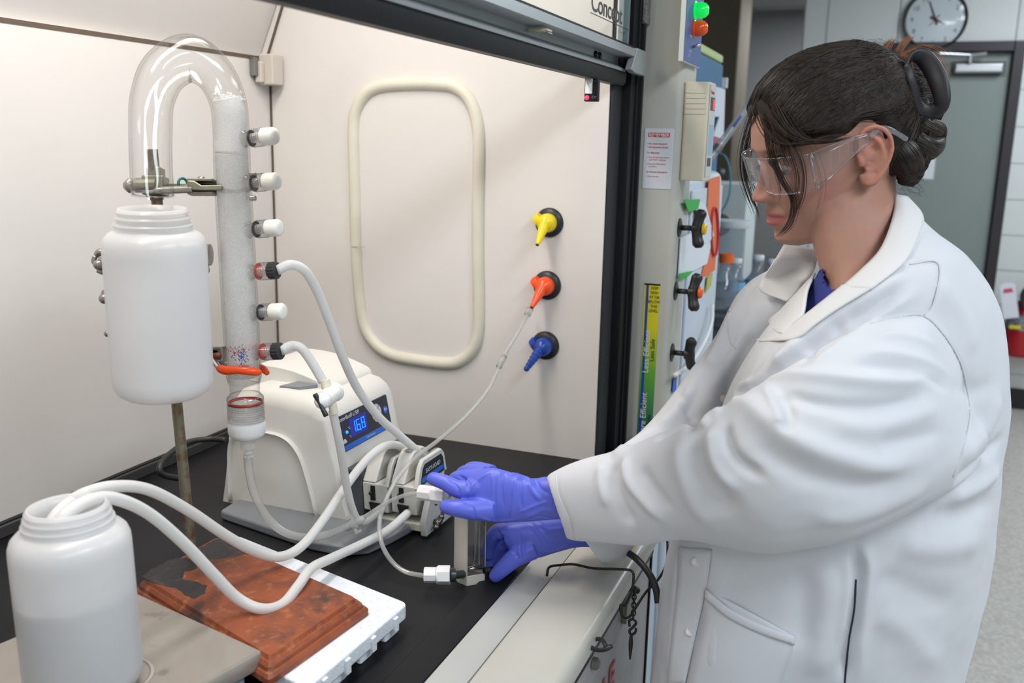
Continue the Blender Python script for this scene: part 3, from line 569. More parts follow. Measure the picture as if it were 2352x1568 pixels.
# service outlets on the side wall: black rosette, coloured turret and hose nozzle
def outlet(px, py, ex, ey, col, nm, lab, barbed=False):
    c = on(px, py, 0, XW); v = thing('gas_outlet', c, lab, 'gas outlet', 'service outlets on the side wall of the hood')
    m_ = mat('nozzle_'+nm, col, 0.28)
    obj('rosette', lathe([(0, 0), (0.0255, 0), (0.0255, 0.002), (0.023, 0.006), (0.016, 0.008), (0, 0.008)], c, -X_, 40), mat('rosette_black', (0.018, 0.02, 0.022), 0.4), v, smooth=True, angle=50)
    obj('turret', join(lathe([(0, 0.004), (0.0165, 0.004), (0.0165, 0.012), (0.0155, 0.022), (0.012, 0.030), (0, 0.033)], c, -X_, 32), lathe([(0, 0), (0.012, 0), (0.0135, 0.005), (0.012, 0.012), (0, 0.012)], c-X_*0.016+Z_*0.008+Y_*0.008, np.array([0, 0.75, -0.6]), 24)), m_, v, smooth=True, angle=60)
    s = c-X_*0.022; e_ = on(ex, ey, 0, XW-0.055); n = 14
    P = [s+(e_-s)*k/n for k in range(n+1)]
    if barbed: R = [0.0095-0.0055*(k/n)+(0.0009 if k % 2 else 0) for k in range(n+1)]
    else: R = [0.0105-0.0070*(k/n) for k in range(n+1)]
    R[0] = 0.010
    obj('nozzle', tube(P, R, 18, 0), m_, v, smooth=not barbed)
    obj('nozzle_tip', tube([e_, e_+(e_-s)*0.02], 0.0026, 10, 0), mat('rosette_black', (0.018, 0.02, 0.022), 0.4), v)
    return e_
outlet(1262, 511, 1234, 562, (0.80, 0.62, 0.01), 'yellow', 'yellow gas outlet nozzle, topmost on the side wall')
OE = outlet(1257, 655, 1221, 706, (0.90, 0.085, 0.01), 'orange', 'orange gas outlet nozzle with clear tubing, middle of the side wall')
outlet(1253, 793, 1207, 850, (0.012, 0.06, 0.36), 'blue', 'blue ribbed gas outlet nozzle, lowest on the side wall', True)
# steel bracket low on the side wall
sb = thing('steel_bracket', on(1272, 1075, 0, XW), 'small steel bracket screwed to the side wall above the cuff', 'bracket')
c = on(1272, 1071, 0, XW); stl = nz(mat('steel', (0.42, 0.41, 0.40), 0.35, 0.85), scale=40, col2=(0.30, 0.29, 0.28))
obj('plate', box(c+(-0.002, -0.016, -0.008), c+(0.0, 0.014, 0.010)), stl, sb, bevel=0.0005)
obj('flange', prism([(0.014, -0.008), (-0.016, -0.008), (-0.004, -0.030), (0.030, -0.030)], c, Y_, Z_, X_, -0.014, -0.011), stl, sb, bevel=0.0005)
obj('flange_web', box(c+(-0.014, -0.016, -0.012), c+(0, 0.014, -0.008)), stl, sb)
obj('screw', ball(c+(-0.002, 0, 0.001), 0.0035, 12, 8), mat('screw_black', (0.03, 0.03, 0.03), 0.25, 0.8), sb, smooth=True)

# ---- cords and chain at the sill
rub = mat('cord_black', (0.012, 0.012, 0.013), 0.45)
tag(obj('thin_cord', tube([at(1256, 1322, 1.215), at(1262, 1302, 1.222), at(1290, 1297, 1.205), at(1320, 1296, 1.21), at(1365, 1305, 1.19), at(1430, 1307, 1.17), at(1452, 1312, 1.145), at(1455, 1330, 1.14), at(1450, 1360, 1.15), at(1436, 1390, 1.16), at(1427, 1388, 1.16), at(1425, 1400, 1.16), at(1432, 1417, 1.16), at(1447, 1415, 1.17), at(1462, 1392, 1.18), at(1485, 1358, 1.19), at(1512, 1330, 1.2), at(1530, 1295, 1.22), at(1533, 1250, 1.25), at(1528, 1215, 1.28)], 0.0017, 8), rub, smooth=True), 'thin black cord running over the sill and looping down beside the coat', 'cord')
tag(obj('thick_cord', tube([at(1400, 1235, 1.27), at(1432, 1262, 1.22), at(1462, 1283, 1.18), at(1490, 1315, 1.16), at(1506, 1350, 1.15), at(1512, 1385, 1.145)], 0.0044, 12), rub, smooth=True), 'thick black cord with cut end bending over the outer sill edge', 'cord')
tag(obj('cord_loop', tube([at(1352, 1483, 1.07), at(1370, 1492, 1.06), at(1390, 1491, 1.05), at(1403, 1484, 1.05), at(1394, 1486, 1.055), at(1389, 1478, 1.06), at(1384, 1470, 1.07), at(1374, 1467, 1.08), at(1360, 1470, 1.09)], 0.0026, 8), rub, smooth=True), 'short loop of black cord poking out under the sill', 'cord')
ch = thing('hanging_chain', on(1450, 1350, 1, 0.29), 'dark metal chain with an S hook hanging beside the sill end', 'chain')
cm = mat('chain_metal', (0.10, 0.09, 0.085), 0.4, 0.8)
def chp(px, py): return at(px, py, 1.30)
obj('swivel', join(tube([chp(1438, 1350), chp(1450, 1345), chp(1464, 1354), chp(1460, 1360)], 0.004, 8), ball(chp(1442, 1350), 0.006, 10, 6), ball(chp(1460, 1354), 0.0055, 10, 6)), cm, ch, smooth=True)
for k in range(7):
    a = chp(1457-k*0.4, 1362+k*9.0); n2 = CR if k % 2 else CF
    obj('link', tube([a+n2*0.0028*math.cos(q_)+Z_*0.0046*math.sin(q_) for q_ in np.linspace(0, 2*math.pi, 9)[:-1]], 0.0011, 6, 3, closed=True), cm, ch, smooth=True)
obj('s_hook', tube([chp(1446, 1438), chp(1446, 1425), chp(1455, 1422), chp(1461, 1430), chp(1454, 1440), chp(1446, 1448), chp(1450, 1457), chp(1459, 1452), chp(1461, 1442)], 0.0019, 8), cm, ch, smooth=True)
obj('weight_rod', tube([chp(1450, 1455), chp(1449, 1480), chp(1447, 1514)], [0.002, 0.0032, 0.0012], 8), cm, ch, smooth=True)
hs = tag(obj('hazard_sticker', (lambda c_: prism([(-0.014, 0), (0.014, 0), (0.0, 0.022)], c_, X_, Y_, Z_, 0, 0.0006))(np.array([on(1458, 1258, 2, 0.9075)[0], on(1458, 1258, 2, 0.9075)[1], 0.9075])), mat('sticker_bright_yellow', (0.85, 0.62, 0.02), 0.45)), 'yellow and black hazard sticker on the sill end under the coat sleeve', 'sticker')

# ================================================================== BENCH EQUIPMENT INSIDE THE HOOD
hdpe = bpy.data.materials.new('hdpe'); hdpe.use_nodes = True
def milky(m, col, transp=0.12, rough=0.3, trans=0.5, noise=None):
    m.use_nodes = True; nt = m.node_tree; nt.nodes.clear(); out = nt.nodes.new('ShaderNodeOutputMaterial')
    df = nt.nodes.new('ShaderNodeBsdfDiffuse'); tl = nt.nodes.new('ShaderNodeBsdfTranslucent'); tr = nt.nodes.new('ShaderNodeBsdfTransparent'); gl = nt.nodes.new('ShaderNodeBsdfGlossy')
    for n in (df, tl): n.inputs[0].default_value = (*col, 1)
    gl.inputs['Roughness'].default_value = rough
    a = nt.nodes.new('ShaderNodeMixShader'); a.inputs[0].default_value = trans; nt.links.new(df.outputs[0], a.inputs[1]); nt.links.new(tl.outputs[0], a.inputs[2])
    b = nt.nodes.new('ShaderNodeMixShader'); b.inputs[0].default_value = transp; nt.links.new(a.outputs[0], b.inputs[1]); nt.links.new(tr.outputs[0], b.inputs[2])
    fr = nt.nodes.new('ShaderNodeMath'); fr.operation = 'POWER'; fr.inputs[1].default_value = 4.0; lw = nt.nodes.new('ShaderNodeLayerWeight'); nt.links.new(lw.outputs['Facing'], fr.inputs[0])
    f2 = nt.nodes.new('ShaderNodeMath'); f2.operation = 'MULTIPLY_ADD'; f2.inputs[1].default_value = 0.3; f2.inputs[2].default_value = 0.04; nt.links.new(fr.outputs[0], f2.inputs[0])
    c = nt.nodes.new('ShaderNodeMixShader'); nt.links.new(f2.outputs[0], c.inputs[0]); nt.links.new(b.outputs[0], c.inputs[1]); nt.links.new(gl.outputs[0], c.inputs[2])
    nt.links.new(c.outputs[0], out.inputs[0])
    if noise:
        tc = nt.nodes.new('ShaderNodeTexCoord'); vo = nt.nodes.new('ShaderNodeTexVoronoi'); vo.inputs['Scale'].default_value = noise[0]
        no = nt.nodes.new('ShaderNodeTexNoise'); no.inputs['Scale'].default_value = noise[0]*0.18; no.inputs['Detail'].default_value = 5
        nt.links.new(tc.outputs['Object'], vo.inputs[0]); nt.links.new(tc.outputs['Object'], no.inputs[0])
        mr = nt.nodes.new('ShaderNodeMapRange'); mr.inputs[1].default_value = 0.05; mr.inputs[2].default_value = 0.55; mr.inputs[3].default_value = noise[1]; mr.inputs[4].default_value = noise[2]
        nt.links.new(vo.outputs['Distance'], mr.inputs[0])
        ad = nt.nodes.new('ShaderNodeMath'); ad.operation = 'MULTIPLY_ADD'; ad.inputs[1].default_value = noise[3]; nt.links.new(no.outputs[0], ad.inputs[0]); nt.links.new(mr.outputs[0], ad.inputs[2]); ad.use_clamp = True
        nt.links.new(ad.outputs[0], b.inputs[0])
        bp = nt.nodes.new('ShaderNodeBump'); bp.inputs['Strength'].default_value = 0.22; bp.inputs['Distance'].default_value = 0.001
        nt.links.new(vo.outputs['Distance'], bp.inputs['Height'])
        for n in (df, gl): nt.links.new(bp.outputs[0], n.inputs['Normal'])
    return m
milky(hdpe, (0.94, 0.94, 0.95), 0.34, 0.28, 0.42)
hdpe_l = milky(bpy.data.materials.new('liquid_in_bottle'), (0.58, 0.60, 0.62), 0.0, 0.3, 0.4)

BPROF = [(0.0, 0.012), (0.55, 0.010), (0.62, 0.0), (0.80, 0.006), (0.92, 0.028), (0.985, 0.065), (1.0, 0.11), (1.0, 0.775), (0.99, 0.815), (0.95, 0.848), (0.87, 0.872), (0.78, 0.885), (0.735, 0.892),
         (0.735, 0.905), (0.765, 0.915), (0.76, 0.922), (0.69, 0.926), (0.685, 0.938), (0.725, 0.948), (0.72, 0.956), (0.665, 0.962), (0.66, 0.972), (0.69, 0.980), (0.685, 0.986), (0.655, 0.990), (0.65, 1.0),
         (0.61, 1.0), (0.61, 0.90), (0.72, 0.87), (0.93, 0.80), (0.965, 0.76), (0.965, 0.10), (0.90, 0.04), (0.60, 0.02), (0.0, 0.02)]
def bottle(name, base, top, r, label, liquid=None):
    base, top = np.array(base), np.array(top); ax = top-base; h = np.linalg.norm(ax)
    b = thing(name, base, label, 'bottle')
    obj('body', lathe([(a*r, z*h) for a, z in BPROF], base, ax, 72, caps=False), hdpe, b, smooth=True)
    if liquid:
        a, bb, d = frame_of(ax)
        prof = [(0, 0.022*h), (0.58*r, 0.022*h), (0.89*r, 0.042*h), (0.962*r, 0.10*h), (0.962*r, liquid*h), (0, liquid*h)]
        obj('liquid', lathe(prof, base, ax, 60, caps=False), hdpe_l, b, smooth=True, angle=50)
    return b
# lower left bottle: stands on the steel plate (its top is z = 0.955)
ZS = 0.955
lb0 = on(197, 1578, 2, ZS); lb1 = at(153, 1160, 0.823)
bottle('collecting_bottle', lb0, lb1, 0.0505, 'white plastic bottle half full of liquid on the steel plate, with two thick tubes inside', 0.53)
# hanging bottle in front of the stand rod
hb0 = at(378, 905, 1.035); hb1 = at(350, 478, 0.985)
HB = bottle('hanging_bottle', hb0, hb1, 0.0530, 'empty white plastic bottle clamped under the open end of the glass arch')

# ---- styrofoam slab
foam_m = nz(mat('styrofoam', (0.78, 0.82, 0.87), 0.75), scale=150, col2=(0.68, 0.73, 0.79), ramp=(.5, .75), bump=0.7, bscale=420)
fz0, fz1 = ZC, 0.932
fc = [on(545, 1228, 2, fz1), on(938, 1384, 2, fz1), on(706, 1580, 2, fz1)]
fA, fB, fC = fc; fD = fA+(fC-fB)
def shrink(poly, d):
    c = sum(poly)/len(poly); return [p+(c-p)/np.linalg.norm(c-p)*d for p in poly]
foam = thing('styrofoam_slab', ((fA+fB+fC+fD)/4)*[1, 1, 0]+[0, 0, fz0], 'white styrofoam packing slab with notched edge under the iron stand base', 'foam slab')
def slab(poly, z0, z1, rr=0.010):
    out = []; n = len(poly)
    for i in range(n):
        p, a, b = poly[i][:2], poly[i-1][:2], poly[(i+1) % n][:2]
        da = (a-p)/np.linalg.norm(a-p); db = (b-p)/np.linalg.norm(b-p)
        for k in range(5):
            t = k/4; out.append((p+da*rr*(1-t)**2+db*rr*t**2))
    V = np.array([[q_[0], q_[1], z0] for q_ in out]+[[q_[0], q_[1], z1] for q_ in out]); m_ = len(out)
    return V, [tuple(range(m_-1, -1, -1)), tuple(range(m_, 2*m_))]+[(i, (i+1) % m_, m_+(i+1) % m_, m_+i) for i in range(m_)]
obj('upper_layer', slab([fA, fB, fC, fD], fz0+0.014, fz1), foam_m, foam, bevel=0.0025)
e1 = (fC-fB)/np.linalg.norm(fC-fB); e2 = (fA-fB)/np.linalg.norm(fA-fB)
LF = np.linalg.norm(fC-fB)
for k, (a, b) in enumerate([(0.012, 0.042), (0.066, 0.092), (0.116, 0.150)]):
    p = [fB+e1*a+e2*0.006, fB+e1*b+e2*0.006, fB+e1*b+e2*0.15, fB+e1*a+e2*0.15]
    obj('foot', slab(p, fz0, fz0+0.0142, 0.004), foam_m, foam, bevel=0.002)
for a in (0.030, 0.076, 0.125, 0.165):
    p = fB+e1*a; obj('notch_shade_rib', prism([(-0.004, 0), (0.004, 0), (0.004, 0.016), (-0.004, 0.016)], [p[0], p[1], fz0+0.012], e1, Z_, e2, -0.0035, 0.001), foam_m, foam)  # ribs added so their shading stands in for the edge notches

# ---- ring stand: rusty cast base and rod
rust = nz(nz(mat('rust', (0.27, 0.062, 0.018), 0.5), scale=14, col2=(0.12, 0.030, 0.014), ramp=(.42, .72), detail=8, bump=0.5, bscale=180, dist=1.5), scale=90, col2=(0.36, 0.13, 0.05), ramp=(.55, .72), detail=6)
nz(rust, scale=11, col2=(0.030, 0.018, 0.014), ramp=(.54, .66), detail=9, dist=0.8)
iz0, iz1 = fz1, 0.953
iq = [on(*p, 2, iz1-0.004) for p in ((303, 1337), (500, 1226), (850, 1377), (617, 1540))]
std = thing('ring_stand', ((iq[0]+iq[1]+iq[2]+iq[3])/4)*[1, 1, 0]+[0, 0, iz0], 'laboratory stand with rusty rectangular cast base and corroded rod on the foam slab', 'stand')
def ringq(poly, ins, z):
    c = sum(poly)/4; out = []
    for i in range(4):
        p, a, b = poly[i], poly[i-1], poly[(i+1) % 4]
        da = (a-p)/np.linalg.norm(a-p); db = (b-p)/np.linalg.norm(b-p); q_ = p+(da+db)*ins
        for k in range(4):
            t = k/3; w_ = q_+da*0.006*(1-t)**2+db*0.006*t**2; out.append((w_[0], w_[1], z))
    return out
lev = [(0.000, iz0), (0.000, iz0+0.006), (0.0025, iz0+0.009), (0.0045, iz0+0.0095), (0.0055, iz0+0.0135), (0.0085, iz0+0.0170), (0.0105, iz0+0.0172), (0.0125, iz0+0.0212), (0.016, iz0+0.0215)]
V = []
for ins, z in lev: V += ringq(iq, ins, z)
F = []; n = 16
for i in range(len(lev)-1):
    for k in range(n): F.append((i*n+k, i*n+(k+1) % n, (i+1)*n+(k+1) % n, (i+1)*n+k))
F.append(tuple((len(lev)-1)*n+k for k in range(n))); F.append(tuple(range(n-1, -1, -1)))
baseo = obj('cast_base', (V, F), rust, std, smooth=True, angle=25)
# flaked patches of remaining black paint keep their own outline
paintm = nz(mat('old_black_paint', (0.020, 0.019, 0.020), 0.5), scale=60, col2=(0.09, 0.05, 0.04), ramp=(.55, .7), bump=0.4, bscale=200)
def patch(pts, nm='paint_patch', z=iz0+0.0217, jag=2.2):
    P = [np.array(p, float) for p in pts]; out = []
    for i in range(len(P)):
        a, b = P[i], P[(i+1) % len(P)]; L = max(2, int(np.hypot(*(b-a))/7))
        for k in range(L): out.append(a+(b-a)*k/L+np.random.uniform(-jag, jag, 2))
    top = [on(p[0], p[1], 2, z) for p in out]; m_ = len(top)
    V = np.array(top+[t-Z_*0.0006 for t in top])
    return obj(nm, (V, [tuple(range(m_)), tuple(range(2*m_-1, m_-1, -1))]+[(i, (i+1) % m_, m_+(i+1) % m_, m_+i) for i in range(m_)]), paintm, std)
patch([(327, 1322), (345, 1308), (395, 1283), (430, 1280), (460, 1298), (446, 1308), (425, 1310), (418, 1330), (440, 1332), (475, 1345), (470, 1362), (448, 1375), (425, 1366), (408, 1350), (380, 1345), (345, 1335)])
patch([(452, 1262), (490, 1240), (510, 1232), (560, 1250), (620, 1275), (560, 1273), (520, 1280), (480, 1285)])
rodm = nz(nz(mat('corroded_rod', (0.22, 0.20, 0.15), 0.45, 0.5), scale=60, col2=(0.16, 0.08, 0.03), ramp=(.45, .62), detail=8, bump=0.3, bscale=300), scale=35, col2=(0.22, 0.27, 0.17), ramp=(.55, .7), detail=6)
R0 = on(440, 1272, 2, iz0+0.02); R1 = at(349, 343, 1.063)
def rodat(py):
    best = min((abs(px_of(R0+(R1-R0)*s)[1]-py), s) for s in np.linspace(0, 1, 400)); return R0+(R1-R0)*best[1]
obj('rod', tube([R0, R1], 0.0064, 20, 0), rodm, std, smooth=True, angle=50)

# ---- steel balance plate at the lower left
sp0 = [on(303, 1352, 2, ZS), on(608, 1492, 2, ZS)]
ey = (sp0[1]-sp0[0]); ey /= np.linalg.norm(ey); ex = np.array([ey[1], -ey[0], 0])
if ex[0] > 0: ex = -ex
pB = sp0[0]+(-ey)*0.0; pR = sp0[1]
plate = thing('steel_plate', (pR+ex*0.1)*[1, 1, 0]+[0, 0, ZC], 'stained brushed steel plate of a low grey balance carrying the half full bottle', 'plate')
stst = nz(nz(mat('stained_steel', (0.44, 0.40, 0.36), 0.33, 0.55), scale=6, col2=(0.36, 0.32, 0.28), ramp=(.4, .7), detail=8, dist=2), scale=30, col2=(0.28, 0.24, 0.20), ramp=(.62, .70), detail=3)
L1 = 0.26
corner = [pR, pB-ey*0.005, pB-ey*0.005+ex*L1, pR+ex*L1]
def ringp(ins, z): return [np.array([*(p+((corner[i-1]-p)/np.linalg.norm(corner[i-1]-p)+(corner[(i+1) % 4]-p)/np.linalg.norm(corner[(i+1) % 4]-p))*ins)[:2], z]) for i, p in enumerate(corner)]
def roundring(poly, z, rr=0.006):
    out = []
    for i in range(4):
        p, a, b = poly[i], poly[i-1], poly[(i+1) % 4]; da = (a-p)/np.linalg.norm(a-p); db = (b-p)/np.linalg.norm(b-p)
        for k in range(5): t = k/4; w_ = p+da*rr*(1-t)**2+db*rr*t**2; out.append((w_[0], w_[1], z))
    return out
V = []; lv = [(0.0, ZS-0.017), (0.0, ZS-0.006), (0.0015, ZS-0.002), (0.004, ZS)]
for ins, z in lv: V += roundring(ringp(ins, z), z)
n = 20; F = [tuple(range(n-1, -1, -1)), tuple(3*n+k for k in range(n))]
for i in range(3):
    for k in range(n): F.append((i*n+k, i*n+(k+1) % n, (i+1)*n+(k+1) % n, (i+1)*n+k))
obj('pan', (V, F), stst, plate, smooth=True, angle=30)
V = roundring(ringp(0.012, ZC), ZC, 0.01)+roundring(ringp(0.012, ZS-0.0165), ZS-0.0165, 0.01)
obj('balance_body', (V, [tuple(range(n-1, -1, -1)), tuple(n+k for k in range(n))]+[(k, (k+1) % n, n+(k+1) % n, n+k) for k in range(n)]), mat('balance_grey', (0.42, 0.44, 0.52), 0.5), plate)
cs = on(325, 1525, 2, ZS); 
rr_ = [cs-np.array([0.0, 0.0, 0])+np.array([0.036*math.cos(a)-0.028, 0.036*math.sin(a)+0.010, 0.0002]) for a in np.linspace(0, 2*math.pi, 40)[:-1]]
obj('ring_mark', tube(rr_, 0.0022, 6, 2, closed=True, flat=(1, 0.08)), mat('residue', (0.46, 0.42, 0.37), 0.5), plate, smooth=True)

# ---- glass column with arch
glass = thin_glass('clear_glass', (0.995, 0.995, 0.995), (0.66, 0.66, 0.65), gloss=1.1, rough=0.02, edgepow=0.42)
glass2 = thin_glass('clear_glass_ribbed', (0.97, 0.97, 0.97), (0.26, 0.26, 0.26), gloss=2.0, rough=0.05, edgepow=0.5)
CB, CT = at(566, 962, 1.136), at(530, 330, 1.068)
cax = (CT-CB)/np.linalg.norm(CT-CB)
def colat(py):
    s = min((abs(px_of(CB+(CT-CB)*s)[1]-py), s) for s in np.linspace(-0.2, 1.1, 800))[1]; return CB+(CT-CB)*s
gc = thing('glass_column', CB, 'tall glass column filled with foaming liquid, bending over into an open arch', 'column')
arch = [(colat(880), 0.0190), (colat(855), 0.0212), (colat(800), 0.0212), (colat(600), 0.0212), (colat(400), 0.0208), (at(531, 300, 1.066), 0.0204), (at(523, 232, 1.058), 0.0205), (at(491, 168, 1.050), 0.0225), (at(434, 134, 1.042), 0.0262),
        (at(377, 165, 1.034), 0.0250), (at(350, 228, 1.027), 0.0232), (at(346, 300, 1.022), 0.0226), (at(347, 380, 1.018), 0.0221), (at(351, 446, 1.014), 0.0221)]
obj('tube', tube([a for a, _ in arch], [b for _, b in arch], 48, 10, caps=False), glass, gc, smooth=True)
obj('inner_wall', tube([a for a, _ in arch], [b*0.89 for _, b in arch], 40, 10, caps=False), thin_glass('clear_glass_inner', (1, 1, 1), (0.86, 0.86, 0.85), gloss=0.4, rough=0.03, edgepow=0.4), gc, smooth=True)
obj('open_rim', tube([arch[-1][0]+(CR*math.cos(q_)+CF*math.sin(q_))*0.0212 for q_ in np.linspace(0, 2*math.pi, 25)[:-1]], 0.0011, 8, 2, closed=True), thin_glass('rim_glass', (0.9, 0.9, 0.9), (0.7, 0.7, 0.7), gloss=2.5), gc, smooth=True)
bub = milky(bpy.data.materials.new('bubbling_liquid'), (0.90, 0.92, 0.92), 0.2, 0.15, 0.45, noise=(650, 0.15, 0.60, -0.25))
foamliq = milky(bpy.data.materials.new('foam_white'), (0.95, 0.94, 0.93), 0.1, 0.4, 0.35, noise=(420, 0.0, 0.15, 0.20))
obj('liquid', tube([colat(858), colat(850), colat(700), colat(500), colat(356)], [0.0172, 0.0184, 0.0184, 0.0184, 0.0184], 40, 6), bub, gc, smooth=True, angle=60)
fp = [colat(354), at(531, 300, 1.066), at(527, 255, 1.061), at(520, 225, 1.057)]
obj('foam', tube(fp, [0.0181, 0.0178, 0.0176, 0.0150], 40, 8), foamliq, gc, smooth=True)
fb_ = []
for k in range(60):
    p = at(random.uniform(495, 558), 222+random.uniform(-6, 14), 1.058)+CF*random.uniform(-0.012, 0.012); fb_.append(ball(p, random.uniform(0.0006, 0.0022), 8, 5))
tag(obj('foam_bubbles', join(*fb_), foamliq, gc, smooth=True), None, None, kind='stuff')
specks = mat('blue_specks', (0.03, 0.06, 0.45), 0.5); specr = mat('red_specks', (0.45, 0.03, 0.03), 0.5)
def speckset(nm, m_, cnt, cx, cy, sx, sy):
    L = []
    for k in range(cnt):
        p = at(cx+random.gauss(0, sx), cy+random.gauss(0, sy), 1.128)
        c = colat(px_of(p)[1]); p = c+(-CF)*0.0189+CR*((p-c)@CR)*0.9
        if abs((p-c)@CR) < 0.014: L.append(ball(p-CF*-0.0, random.uniform(0.0003, 0.0009), 6, 4))
    return tag(obj(nm, join(*L), m_, gc), None, None, kind='stuff')
speckset('blue_resin_specks', specks, 70, 570, 818, 8, 7); speckset('red_resin_specks', specr, 60, 556, 806, 17, 6); speckset('red_resin_layer', specr, 70, 575, 843, 14, 3)
# lower joint: red gasket, ribbed glass thread, white cap and hose nipple
JB = colat(905)
def up(py): return colat(py)
def lat(profpx, m_, nm, seg=48, **k):
    """profile given as (half width in px, row) along the column axis"""
    P = []
    for hw, py in profpx:
        c = colat(py); P.append((hw*px_of(c)[2]/FPX, (c-CB)@cax))
    return obj(nm, lathe(P, CB, cax, seg, caps=False), m_, gc, smooth=True, **k)
lat([(40, 862), (34, 880), (33, 900), (37, 908)], glass, 'neck')
lat([(33, 904), (41, 910), (42, 918), (41, 926), (33, 926)], glass2, 'joint_rim')
lat([(37, 920), (39, 921), (39, 926), (37, 927)], mat('gasket_red', (0.62, 0.06, 0.03), 0.4), 'red_gasket')
rib = []
for k in range(9): rib += [(40.5, 926+k*5), (41.8, 927.2+k*5), (40.3, 929+k*5)]
lat(rib, glass2, 'thread_collar', angle=20)
lat([(30, 926), (33, 960)], thin_glass('inner_sleeve', (0.9, 0.9, 0.9), (0.6, 0.6, 0.6), gloss=1, milk=0.35), 'inner_sleeve')
capw = mat('cap_ptfe', (0.84, 0.84, 0.84), 0.35)
lat([(0, 965), (41, 966), (42.5, 972), (42.5, 990), (39, 998), (30, 1005), (16, 1009), (16, 1012), (0, 1012)], capw, 'bottom_cap', angle=60)
nip = milky(bpy.data.materials.new('nipple_clear'), (0.82, 0.82, 0.80), 0.35, 0.2, 0.5)
lat([(15, 1010), (17, 1014), (17, 1028), (10, 1032), (10, 1038), (12, 1040), (10, 1044), (12, 1047), (10, 1051), (9, 1062), (0, 1062)], nip, 'hose_nipple', angle=50)
# side ports
pax = (CR*0.94-CF*0.30+CU*0.03); pax /= np.linalg.norm(pax)
blackring = mat('ring_black', (0.015, 0.015, 0.016), 0.35); nut = mat('nut_black', (0.02, 0.02, 0.022), 0.4); ivory = mat('stopper_ivory', (0.84, 0.82, 0.76), 0.35)
PORT = {}
for py, kind in ((320, 0), (422, 0), (527, 0), (623, 1), (716, 0), (806, 1)):
    c = colat(py+3)+pax*0.0185; hw = 0.0098
    sp_ = obj('side_port', lathe([(0.010, 0), (0.0078, 0.003), (0.0078, 0.007), (0.0098, 0.009)]+[v for k in range(6) for v in ((0.0098, 0.0105+k*0.0024), (0.0106, 0.0115+k*0.0024), (0.0098, 0.0125+k*0.0024))], c, pax, 32, caps=False), glass2, gc, smooth=True, angle=20)
    obj('port_core', lathe([(0.0, 0.004), (0.0055, 0.004), (0.006, 0.02), (0, 0.02)], c, pax, 20), thin_glass('core_milk', (0.9, 0.9, 0.9), (0.7, 0.7, 0.7), gloss=1, milk=0.45), sp_, smooth=True)
    obj('o_ring', lathe([(0.0080, 0.0088), (0.0094, 0.0088), (0.0094, 0.0097), (0.0080, 0.0097)], c, pax, 28), mat('gasket_red', (0.62, 0.06, 0.03), 0.4) if kind else blackring, sp_, smooth=True, angle=40)
    if kind == 0:
        obj('stopper', lathe([(0.0, 0.0235), (0.0094, 0.0235), (0.0099, 0.0245), (0.0099, 0.0375), (0.0086, 0.0402), (0.004, 0.041), (0, 0.041)], c, pax, 32), ivory, sp_, smooth=True, angle=60)
    else:
        P_ = []
        for k in range(32): rr = 0.0104 if k % 2 else 0.0094; P_.append((rr*math.cos(2*math.pi*k/32), rr*math.sin(2*math.pi*k/32)))
        a, b, d = frame_of(pax); obj('lock_nut', prism(P_, c, a, b, pax, 0.0240, 0.0340), nut, sp_, bevel=0.0006)
        PORT[py] = c+pax*0.0335
# ---- clamps on the stand rod
zn = nz(mat('clamp_zinc', (0.42, 0.41, 0.38), 0.35, 0.75), scale=50, col2=(0.30, 0.28, 0.25)); brass = nz(mat('clamp_brass', (0.26, 0.25, 0.18), 0.35, 0.7), scale=60, col2=(0.34, 0.33, 0.27))
tipm = mat('knob_taupe', (0.32, 0.28, 0.26), 0.35, 0.5)
rc = rodat(428)
uc = thing('column_clamp', rc, 'brassy clamp with threaded screw and lever joining the stand rod to the glass column', 'clamp')
h_ = CR; d_ = CF
def rbox(c, hx, hz, hy, ux=CR, uz=None, uy=CF): 
    uz = CU if uz is None else uz
    return prism([(-hx, -hz), (hx, -hz), (hx, hz), (-hx, hz)], c, ux, uz, uy, -hy, hy)
obj('boss_head', join(rbox(rc, 0.0125, 0.011, 0.011), rbox(rc+CU*0.015, 0.0085, 0.006, 0.009)), brass, uc, bevel=0.002)
obj('cross_barrel', tube([rc-CR*0.020-CF*0.006, rc+CR*0.004-CF*0.006], 0.0085, 20, 0), brass, uc, smooth=True, angle=50)
obj('thumb_knob', tube([rc-CR*0.034-CF*0.004, rc-CR*0.029-CF*0.004, rc-CR*0.026-CF*0.004, rc-CR*0.022-CF*0.004], [0.004, 0.0085, 0.0085, 0.004], 18, 0), tipm, uc, smooth=True)
obj('cross_rod', tube([rc+CR*0.008+CF*0.004, rc+CR*0.072+CF*0.004], 0.0034, 14, 0), rodm, uc, smooth=True)
K = []
s0_, s1_ = at(370, 437, 1.06), at(442, 434, 1.06)
for k in range(31): K.append(s0_+(s1_-s0_)*k/30)
obj('threaded_screw', tube(K, [0.0040+(0.0006 if k % 2 else 0) for k in range(31)], 12, 0), zn, uc, smooth=True)
obj('screw_wing', tube([at(350, 440, 1.058), at(362, 436, 1.058), at(374, 437, 1.06)], [0.0035, 0.0060, 0.0045], 12, flat=(1, 0.5)), zn, uc, smooth=True)
obj('green_ring', tube([at(420, 421, 1.075)+(CU*math.cos(q_)+(CF*0.8+CR*0.6)*math.sin(q_))*0.0058 for q_ in np.linspace(0, 2*math.pi, 17)[:-1]], 0.0016, 8, 2, closed=True), mat('ring_green', (0.03, 0.20, 0.17), 0.4), uc, smooth=True)
cbx = at(464, 430, 1.068)
